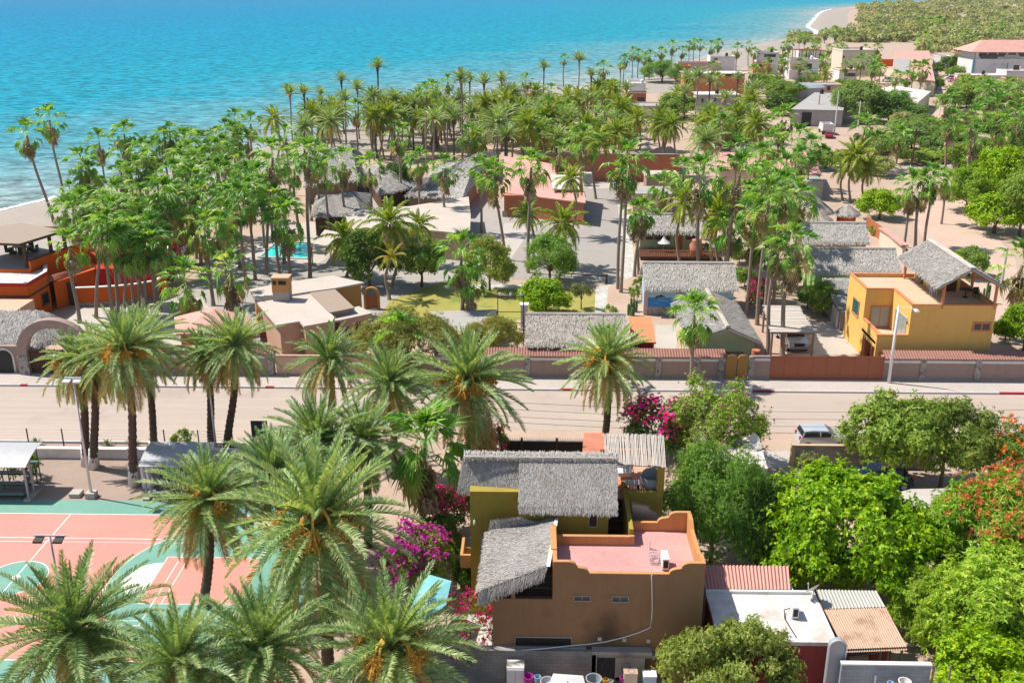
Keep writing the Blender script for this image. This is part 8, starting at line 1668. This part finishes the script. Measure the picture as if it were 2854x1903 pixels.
row('fan', [
 (1187,258,470,'slim fan palm with long trunk in the grove garden',dict(bx=1190,s=.95,sk=0)), (1248,229,-11,'fan palm with dark skirt on the shore against water',dict(s=.85,sk=2)), (1205,250,-10,'fan palm bunch by the grove shore',dict(s=1.1)), (1466,225,-9,'single fan palm beside the straw beach hut',dict(s=1.05,sk=1)), (1573,165,-11,'thin fan palm alone against the sea',dict(s=.85,sk=0)), (991,308,-9,'yellowed fan palm in the shore row',dict(s=1.15)), (1682,190,-10,'fan palm cluster right of the big sea plume',dict(s=1.2,sk=2)),
 (1740,168,-9,'shore fan palm left of a close pair'), (1764,148,-9,'left palm of the close shore pair'), (1780,152,-8.5,'right palm of the close shore pair'), (1798,161,-8,'short shore fan palm after the close pair'), (1812,156,-8,'shore fan palm second after the close pair'), (1844,146,-9,'shore fan palm with tan skirt',dict(sk=2)), (1874,128,-10,'tall shaggy shore palm above the pink shore building',dict(sk=2,s=1.1)), (1902,144,-8,'shore palm left of the thin pair'), (1922,126,-9,'thin shore palm with bare trunk',dict(sk=0)), (1936,122,-9,'thin shore palm twin',dict(sk=0)), (1952,124,-8,'shore palm before the white flat roofs'), (1982,130,-8,'bushy shore palm over the white flat roofs',dict(s=1.2)), (2003,122,-9,'tall shore palm with brown skirt over white flat roofs',dict(sk=2)), (2055,138,-8,'dense palm clump right of white flat roofs',dict(s=1.3)), (2089,129,-8,'palm right of the dense clump'), (2104,146,-8,'palm left of the roof deck villa'),
 (1988,190,-9,'palm rising before the long white roof',dict(sk=0)), (2001,222,-8,'palm under the orange stairs',dict(sk=0,s=.9)), (2101,200,-8,'palm right of the orange building'), (1663,318,-7,'orange skirted stub palm in the grove',dict(s=1.0,sk=2)),
 (2185,128,-7,'palm left of the red hipped roof house',dict(s=.9)), (2200,126,-8,'skirted palm beside the dark pergola',dict(sk=2)), (2229,106,-7,'palm at the shore end of town',dict(s=1.0)), (2244,105,-7,'yellow skirted palm at the shore end of town',dict(sk=2)), (2278,129,-7,'palm against the red hipped roof'), (2301,92,-6,'dark palm bunch at the foot of the point',dict(s=1.5)), (2330,90,-6,'dark skirted palm bunch at the foot of the point',dict(s=1.4,sk=2)), (2250,147,-7,'palm before the dark pergola'), (2333,128,-8,'palm left of the beige block'), (2348,136,-9,'palm touching the beige block'), (2302,172,-9,'palm with long trunk in the lot by white house',dict(s=1.1)), (2180,182,-7,'palm below the roof deck villa'), (2403,170,-9,'palm before the beige block with long trunk',dict(s=1.05,sk=0)), (2446,134,-7,'shaggy palm right of the beige block',dict(sk=2)),
 (2578,112,-7,'big shaggy palm clump above the pink warehouse',dict(s=2.0,sk=2)), (2547,192,-8,'left palm of the pair before the pink warehouse',dict(s=1.2)), (2572,194,-8,'right palm of the pair before the pink warehouse',dict(s=1.4)), (2498,216,-8,'thin trunked palm before the white warehouse',dict(sk=0)), (2529,216,-6,'small palm touching the white warehouse roof'),
 (2563,66,-8,'dark palm in the far scrub, left of three',dict(s=1.9)), (2618,62,-8,'dark palm in the far scrub, right of three',dict(s=2.0)), (2590,62,-7,'dark palm in the far scrub, middle of three',dict(s=1.7)), (2489,72,-6,'lone far palm left in the scrub',dict(s=1.3)), (2478,78,-5,'small far palm beside the lone one',dict(s=1.1)), (2655,78,-6,'far dark palm right in the scrub',dict(s=1.4)), (2691,100,-6,'skirted palm above red hipped roof, left',dict(sk=2,s=1.5)), (2719,98,-6,'skirted palm above red hipped roof, second',dict(sk=2,s=1.1)), (2765,82,-7,'pale skirted palm above the red hipped roof',dict(sk=2,s=1.3)), (2792,74,-7,'far pale palm above red hipped roof',dict(sk=2,s=1.3)), (2810,98,-5,'brown skirted stub palm above red hipped roof',dict(sk=2,s=1.2)), (2841,88,-6,'green palm at right edge above the red hipped roof',dict(s=1.4)),
 (2648,280,-8,'skirted palm left of the red stall',dict(sk=2,s=1.2)), (2654,340,-9,'shaggy palm below the red stall',dict(sk=2,s=1.25)), (2716,335,-10,'shaggy palm with funnel skirt in the right hand trees',dict(sk=2,s=1.3)), (2718,380,-9,'tall skirted palm before the bright trees',dict(sk=2,s=1.1)), (2780,300,-10,'dense palm right of the red stall',dict(s=1.4)), (2795,350,-9,'dense palm with pale trunk at right',dict(s=1.3)), (2847,300,-10,'palm at the right edge with leaning trunk',dict(s=1.4)), (2755,260,-9,'palm below the low white building',dict(s=1.4)), (2810,250,-9,'palm at right edge below the white annex',dict(s=1.4)), (2840,330,-9,'right edge palm below the leaning one',dict(s=1.3)),
 (2412,355,-8,'pale palm right of the dirt lane',dict(s=1.3,sk=2)), (2180,335,-9,'large pale palm left of the dirt lane',dict(s=1.4,sk=2)), (2226,395,-8,'palm below the dirt lane left',dict(s=1.3)), (2150,400,-8,'palm beside the pink roof end',dict(s=1.2)), (2507,385,-5,'low bushy palm before the side road',dict(s=1.3,sk=0)), (2445,395,-5,'low palm left of the leaning timber pole',dict(s=1.2,sk=0)), (2190,480,-9,'fan palm left of the dark coconut group',dict(s=1.15)), (2225,450,-9,'dense fan palm above the low rooms',dict(s=1.2)), (2260,415,-8,'fan palm near the end of the pink roof',dict(s=1.1)),
 (2542,520,690,'left palm of the trio on the dirt road',dict(s=1.05,sk=2)), (2575,515,692,'middle palm of the trio on the dirt road',dict(s=1.0,sk=2)), (2602,500,688,'right palm of the trio on the dirt road',dict(s=1.1,sk=1)), (2850,740,900,'dry yellow fan palm cut by the right edge',dict(s=1.2,sk=2)), (2640,510,-6,'fan palm behind the trio',dict(s=.9)),
])
row('datefar', [(2755,250,-8,'grey green feather palm over the right hand trees',dict(s=1.1)), (2840,250,-8,'grey green feather palm cut by the right edge',dict(s=1.15))])
row('coco', [(2300,205,-6,'coconut palm in front of the white pergola house',dict(s=.85)), (764,335,-8,'yellow green coconut palm left of the shore row',dict(s=1.1)), (2650,770,-2.2,'young coconut palm behind the yellow house roof',dict(s=.8))])
# the mixed mass between the plumes
lab_m = ['leafy palm in the packed grove behind the brick red wall','yellow green coconut palm packed along the middle shore','palm packed between long straw roof and the shore']
n = 0
for i in range(100):
    x = rng.uniform(1420,2110); y = 330+rng.uniform(-70,85)-0.08*(x-1420)
    if 1740 < x < 1880 and y < 320: continue
    if 1930 < x < 2070 and y < 300: continue
    palm(rng.choice(['coco','coco','coco','plume','fan']), x, y, lab_m[0], h=rng.uniform(4,9.5), s=rng.uniform(.95,1.3), sk=1, group='packed grove behind the brick red wall')
for i in range(66):
    x = rng.uniform(840,1440); y = 312+rng.uniform(-30,45)-0.05*(x-900)
    palm(rng.choice(['coco','coco','plume','datefar']), x, y, lab_m[1], h=rng.uniform(5.5,9), s=rng.uniform(.9,1.2), sk=1, group='coconut palms along the middle shore')
for i in range(26):
    x = rng.uniform(1270,1640); y = rng.uniform(300,395)
    palm(rng.choice(['coco','fan','plume']), x, y, lab_m[2], h=rng.uniform(5,8.5), s=rng.uniform(.95,1.2), sk=1, group='palms between long straw roof and shore')
# ---- broadleaf trees and shrubs, near
tree('lime', 2345, 1640, 1335, 455, 'broad bright lime green tree in the yard right of the adobe house', v=0)
tree('mangored', 2745, 1650, 1345, 350, 'mango tree flushed with red new leaves at the right', v=0, flower='red_flush', rz=0.0)
tree('mango', 2790, 1860, 1560, 420, 'pale green mango tree filling the lower right corner', v=0)
tree('mango', 2560, 1790, 1600, 190, 'small bright mango tree beside the tin lean-to', v=0, rz=2.0)
tree('lime', 2740, 1960, 1760, 340, 'bright leafy bush at the bottom right corner', v=1)
tree('mid', 2470, 1355, 1105, 270, 'leafy almond tree shading the dark blue car', v=0)
tree('almond', 2620, 1360, 1125, 250, 'leafy almond tree with yellowing leaves beside orange flowers', v=0)
tree('almond', 2520, 1345, 1105, 210, 'taller almond tree between the two leafy ones', v=0, rz=1.0)
tree('orange', 2815, 1375, 1200, 200, 'bush with orange flowers at the right edge', v=0, flower='blossom')
tree('feather', 1980, 1585, 1245, 290, 'tall feathery green tree right of the adobe house', v=0)
tree('feather', 1930, 1530, 1290, 200, 'smaller feathery tree against the terrace wall', v=1)
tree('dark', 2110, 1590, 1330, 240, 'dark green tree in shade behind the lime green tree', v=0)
tree('lilac', 1985, 1290, 1065, 250, 'tall green shrub dotted with pink flowers by the street', v=0)
tree('magenta', 1830, 1265, 1120, 190, 'deep pink bougainvillea over the pole pergola', 'bougainvillea', v=0)
tree('purple', 1175, 1640, 1470, 200, 'magenta and purple bougainvillea left of the olive wall', 'bougainvillea', v=0)
tree('pinkspray', 1290, 1850, 1660, 190, 'sparse bougainvillea with pink sprays at the porch foot', 'bougainvillea', v=0)
tree('magenta', 1345, 1330, 1180, 130, 'pink flecked bougainvillea beside the large drooping date palm', 'bougainvillea', v=0, rz=2.2)
tree('magenta', 1265, 1480, 1360, 120, 'dark bougainvillea with pink flowers against the olive corner', 'bougainvillea', v=0, rz=4.0)
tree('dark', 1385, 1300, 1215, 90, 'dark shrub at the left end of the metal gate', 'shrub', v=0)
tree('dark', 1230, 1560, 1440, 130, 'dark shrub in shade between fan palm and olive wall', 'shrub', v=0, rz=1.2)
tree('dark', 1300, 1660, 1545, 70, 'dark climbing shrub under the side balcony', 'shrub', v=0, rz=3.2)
tree('citrus', 2080, 1985, 1745, 280, 'yellow green citrus tree before the whitewashed roof', v=0)
tree('citrus', 1935, 2000, 1775, 240, 'yellow green citrus tree at the bottom edge left of crimson wall', v=0, rz=2.0)
tree('dark', 2010, 1830, 1700, 110, 'dark shrub between the adobe house and water tank', 'shrub', v=0, rz=.4)
tree('sage', 2257, 1335, 1265, 70, 'pale grassy shrub beside the yard wall', 'shrub', v=0)
tree('shrub', 515, 1246, 1195, 60, 'bright green shrub behind the second canopy', 'shrub', v=0)
tree('shrub', 75, 1335, 1255, 75, 'thin green shrub behind the left bleacher', 'shrub', v=0, rz=1.0)
tree('shrub', 1320, 1420, 1330, 80, 'potted green shrub by the straw roof corner', 'shrub', v=0, rz=2.0)
# front gardens
tree('olive', 1135, 1035, 870, 270, 'wide olive yellow feathery tree behind the street wall', v=0)
tree('olive', 1370, 1010, 880, 150, 'olive feathery tree beside the pale patio roof', v=0, rz=2.0)
tree('feather', 1532, 790, 652, 152, 'bright feathery round tree in the driveway island', v=1)
tree('lime', 1520, 880, 780, 142, 'round yellow green bush on the lawn', 'bush', v=1)
tree('sage', 1620, 862, 788, 62, 'small grey green tree on the lawn by the path', v=0)
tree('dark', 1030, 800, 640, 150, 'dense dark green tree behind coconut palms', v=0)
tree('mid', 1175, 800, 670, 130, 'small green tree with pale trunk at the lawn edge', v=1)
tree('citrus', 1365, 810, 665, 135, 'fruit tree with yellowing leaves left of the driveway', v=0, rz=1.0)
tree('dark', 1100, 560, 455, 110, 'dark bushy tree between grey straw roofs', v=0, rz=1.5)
tree('mid', 2295, 880, 790, 90, 'dark flowering shrub by the straw shed', 'shrub', v=1, rz=1.0)
tree('magenta', 2272, 855, 792, 45, 'small bright pink bougainvillea before lime green wall', 'bougainvillea', v=0)
tree('mid', 2250, 860, 800, 70, 'green shrub left of the small pink bougainvillea', 'shrub', v=0, rz=2.0)
tree('magenta', 2110, 870, 780, 60, 'pink bougainvillea under the dark fan palm', 'bougainvillea', v=0, rz=1.0)
tree('lime', 2450, 610, 530, 115, 'round bright green tree beside the small straw huts', v=1, rz=1.0)
tree('mid', 2700, 770, 690, 105, 'green shrub tree behind the yellow house roof', v=0, rz=1.0)
tree('lime', 2850, 985, 845, 130, 'bright green bush at the right edge past yellow house', 'bush', v=1, rz=3.0)
tree('dark', 2800, 950, 880, 70, 'dark shrub right of the yellow house', 'shrub', v=0, rz=2.0)
for i, (x, y, ty, w) in enumerate(((1700,880,850,40),(1768,840,790,30),(1785,800,770,36),(1715,905,870,44),(1800,690,672,40),(1845,690,674,44),(1905,700,680,40),(1960,700,675,40),(2030,705,680,60),(2440,655,625,40))):
    tree('shrub', x, y, ty, w, ('low shrub at path side of flower bed','shrub touching the mural house wall','shrub at the corner of mural house','low shrub at the front of flower bed','small shrub at deck left','bright small shrub on deck middle','small shrub on deck right','shrub beyond the clay urn','shrub under the yellowish coconut palm','shrub by the timber fence on dirt road')[i], 'shrub', v=0, rz=i)
# ---- trees further back
B = 'green trees right of the dirt lane'
for i, (k, x, y, ty, w, lab) in enumerate((
 ('mesquite',2385,340,228,140,'large feathery mesquite beside the white pole'),('mesquite',2440,320,250,120,'feathery mesquite right of the large one'),('mid',2380,258,222,60,'small green tree by the grey roof lot'),('dark',2475,345,262,110,'dark green tree in front of the white warehouse'),
 ('mesquite',2520,345,285,120,'feathery tree below the white warehouse'),('mesquite',2540,420,335,140,'pale feathery tree left of leaning timber pole'),('mid',2590,400,330,120,'round tree right of leaning timber pole'),('mesquite',2620,440,370,110,'grey feathery tree above the side road'),
 ('mid',2690,470,395,130,'leafy tree at the start of right hand wood'),('lime',2780,590,412,150,'bright yellow green tree at the right, upper'),('lime',2720,480,425,110,'bright green tree left of the upper yellow one'),('lime',2770,650,540,170,'bright green tree overhanging the dirt road'),('mid',2840,660,470,150,'darker tree at the right edge'),('mango',2690,590,470,130,'green tree bordering the dirt road top'),
 ('mid',2780,460,380,130,'leafy tree right of the funnel skirt palm'),('mesquite',2840,440,370,120,'feathery tree at the right edge'),('dark',2640,215,158,75,'dark tree leaning over far street'),('mid',2660,225,185,60,'green tree by the far parked cars'),('magenta',2700,245,212,85,'crimson bougainvillea below the low white building'),('dark',2700,290,245,110,'dark hedge tree below crimson bougainvillea'),('mid',2760,300,250,120,'green tree under the low white building'),('dark',2660,300,255,80,'dark tree by the red stall'),
 ('feather',1845,230,170,115,'large round feathery tree beside the orange building'),('mid',1890,330,262,120,'green tree mass before white roof store'),('dark',2010,400,330,130,'dark round tree beside the yellowed coconut'),('mid',2050,420,345,110,'green tree behind the grey date palm'),('lime',1600,425,365,90,'bright bush on the brick red wall'),('mid',2140,260,205,100,'green tree at the edge of the lot'),('mid',2180,285,225,110,'dense green tree left of the storage hull'),('dark',2175,320,262,110,'dark tree below the storage hull'),('mid',2350,250,218,45,'bush right of the small peach house'),
 ('mesquite',2460,430,370,110,'feathery bush beside the side road left'),('scrubtree',2440,490,440,90,'dry scrub tree left of the side road'),('scrubtree',2300,470,415,100,'dry scrub tree by the dark coconut group'),('mid',2570,180,140,24,'conical blue green tree on the warehouse corner'),('mid',2610,250,215,36,'small tree at the end of the pink warehouse'),('dark',2240,250,215,50,'small dark tree by the white house'),('scrubtree',2600,450,418,90,'dry bush on the corner of side road'),('mid',2540,455,420,90,'green bush along the side road'),('lime',2690,545,500,80,'bright bush at the dirt road bend'),('mid',2800,540,455,130,'green tree between the bright ones'))):
    tree(k, x, y, ty, w, lab, 'bougainvillea' if k == 'magenta' else 'tree', v=i, rz=i*1.7)
for i, (x, y, ty, w) in enumerate(((2075,800,745,60),(2110,840,775,60),(2150,820,770,50),(2200,800,740,60),(2060,735,695,50),(2130,745,690,70),(2185,725,680,60),(2100,700,650,50))):
    tree(('mid','dark','shrub','mid')[i%4], x, y, ty, w, ('green shrub right of mural house','dark shrub beside the tall palm trunks','low shrub between palm trunks behind carport','shrub against the lime green house','shrub at the rear corner of mural house','bushy shrub under dense fan palms','shrub left of the second straw roof','small shrub beyond the timber deck')[i], 'shrub', v=i, rz=i)
for i in range(46):
    x = rng.uniform(2420,2860); y = rng.uniform(255,478)
    if x < 2680 and y < 335 and x > 2570: continue
    if 446 < y < 470 or (x < 2480 and y > 350 and y < 420): continue
    tree(rng.choice(['mesquite','mid','mesquite','scrubtree','dark','feather']), x, y, y-rng.uniform(28,70), rng.uniform(45,115), 'bush or small tree of the thick green wood on the right', v=i, rz=i*1.3, group='thick green wood on the right')
for i in range(18):
    x = rng.uniform(2110,2470); palm('fan', x, rng.uniform(120,215), 'small fan palm between the far town houses', h=rng.uniform(5,8), s=rng.uniform(.8,1.1), sk=rng.choice([0,1,2]), group='palms between the far town houses')
for x, y, h in ((745,470,10),(820,470,9.5),(905,480,9),(955,450,10),(880,430,10),(1165,450,9),(1240,470,9),(1340,470,9)):
    palm('fan', x, y, 'slim fan palm among the grey straw roofs of the grove', h=h, s=rng.uniform(.95,1.1), sk=rng.choice([0,1,2]), group='palms among the grey straw roofs')
for i in range(26):
    x = rng.uniform(2120,2480); y = rng.uniform(165,260)
    tree(rng.choice(['mid','mesquite','scrubtree']), x, y, y-rng.uniform(10,22), rng.uniform(18,44), 'small green bush between the far town houses', v=i, rz=i*1.3, group='bushes between the far town houses')
# scrub of the coastal plain: far too many bushes to count
nr = np.random.default_rng(4)
pv = []
for s_ in range(5):
    V, Fc, _ = crown_np(200+s_, 4.0, 2.4, 0.05, 34, 4, 0.95, 0.55, 9, 0.30, cup=0.5); pv.append(V)
pts_ = []
while len(pts_) < 3000:
    x = nr.uniform(2150, 3050); y = 1+190*nr.random()**1.7
    if 10 < y < 84 and x < 2398+(y-50)*0.3: continue
    if nr.random() < 0.45+0.5*sin(x*0.021+y*0.11)*sin(y*0.17-x*0.006): continue
    p = U(x, y)
    dmin_ = np.min(np.linalg.norm(S2-np.array([p.x, p.y]), axis=1))
    if dmin_ < (26 if y < 75 else 10) or (y > 120 and x < 2560) or (y > 150): continue
    j = int(np.argmin(np.linalg.norm(S2-np.array([p.x, p.y]), axis=1))); side = (p.x-sh[j].x)*nrm[j].x+(p.y-sh[j].y)*nrm[j].y
    if side < 0: continue
    pts_.append((p.x, p.y))
for m_, sel in (('scrub', lambda i: i%3 != 0), ('sage', lambda i: i%3 == 0)):
    mb = MB(); Vs = []
    for i, (x, y) in enumerate(pts_):
        if not sel(i): continue
        V = pv[i%5]; a = nr.random()*6.28; k = (0.45+1.2*nr.random()**1.6)*(1+min(1.0, hypot(x, y)/1600)); ca, sa = cos(a)*k, sin(a)*k
        Vs.append(np.stack([V[:,0]*ca-V[:,1]*sa+x, V[:,0]*sa+V[:,1]*ca+y, V[:,2]*k], 1))
    V = np.concatenate(Vs); mb.add(V, np.arange(len(V)).reshape(-1, 4))
    struct('scrub', mb, m_, 'low desert scrub covering the far coastal plain', 'scrub', kind='stuff')
# low weeds and ground cover on the vacant lots
mb = MB(); Vs = []; V0, _, _ = crown_np(300, 1.6, 0.7, 0.0, 26, 5, 0.32, 0.12, 8, 0.3, cup=0.8)
for i in range(420):
    x = nr.uniform(2380, 2900); y = nr.uniform(395, 470) if i%2 else nr.uniform(205, 330)
    p = U(x, y); a = nr.random()*6.28; k = 0.5+1.3*nr.random()
    if 448 < y < 468: continue
    Vs.append(np.stack([(V0[:,0]*cos(a)-V0[:,1]*sin(a))*k+p.x, (V0[:,0]*sin(a)+V0[:,1]*cos(a))*k+p.y, V0[:,2]*k], 1))
V = np.concatenate(Vs); mb.add(V, np.arange(len(V)).reshape(-1, 4)); struct('weeds', mb, 'scrub', 'dry weeds on the vacant lots', 'weeds', kind='stuff')
# ================================================================ camera, sun, sky
cam = bpy.data.cameras.new('camera'); co = bpy.data.objects.new('camera', cam); COL.objects.link(co)
co.location = (0, 0, H); co.rotation_euler = (pi/2-PIT, 0, YAW)
cam.sensor_width = 36.0; cam.sensor_fit = 'HORIZONTAL'; cam.lens = 36.0*F/2854.0
cam.clip_start = 0.5; cam.clip_end = 60000
SC.camera = co
el = radians(56); hz = atan2(-0.949, 0.316)+YAW*-1
sd = Vector((sin(hz)*cos(el), cos(hz)*cos(el), sin(el)))
sun = bpy.data.lights.new('sun', 'SUN'); sun.energy = 5.0; sun.angle = radians(0.53); sun.color = (1.0, 0.95, 0.87)
so = bpy.data.objects.new('sun', sun); COL.objects.link(so); so.rotation_mode = 'QUATERNION'; so.rotation_quaternion = (-sd).to_track_quat('-Z', 'Y'); so.location = (0, 0, 80)
wd = bpy.data.worlds.new('World'); SC.world = wd; wd.use_nodes = True
nt = wd.node_tree; nt.nodes.clear()
sky = nt.nodes.new('ShaderNodeTexSky'); sky.sky_type = 'NISHITA'; sky.sun_disc = False; sky.sun_elevation = el; sky.sun_rotation = hz; sky.air_density = 1.0; sky.dust_density = 0.7; sky.ozone_density = 1.0
bg = nt.nodes.new('ShaderNodeBackground'); bg.inputs[1].default_value = 0.11
wo = nt.nodes.new('ShaderNodeOutputWorld'); nt.links.new(sky.outputs[0], bg.inputs[0]); nt.links.new(bg.outputs[0], wo.inputs[0])
SC.view_settings.view_transform = 'Standard'; SC.view_settings.look = 'None'; SC.view_settings.exposure = 0.42; SC.view_settings.gamma = 1.0
SC.render.engine = 'CYCLES'; SC.cycles.max_bounces = 6; SC.cycles.diffuse_bounces = 3; SC.cycles.transmission_bounces = 4; SC.cycles.transparent_max_bounces = 4; SC.cycles.glossy_bounces = 2
SC.cycles.caustics_reflective = False; SC.cycles.caustics_refractive = False

hz_m, nt_, out_ = _mat('haze_air'); hz_m.node_tree.nodes.remove([n for n in nt_.nodes if n.type != 'OUTPUT_MATERIAL'][0]) if len(nt_.nodes) > 1 else None
pv_ = nt_.nodes.new('ShaderNodeVolumePrincipled'); pv_.inputs['Color'].default_value = (0.93,0.96,1.0,1); pv_.inputs['Density'].default_value = 0.00005; pv_.inputs['Anisotropy'].default_value = 0.2
nt_.links.new(pv_.outputs[0], out_.inputs['Volume'])
M['haze'] = hz_m
hzo = struct('haze', MB().box(-20500, 20500, -500, 20500, -3.0, 40.0), 'haze', 'thin pale haze over the coast', 'haze', kind='stuff')
SC.cycles.volume_bounces = 0; SC.cycles.volume_max_steps = 64
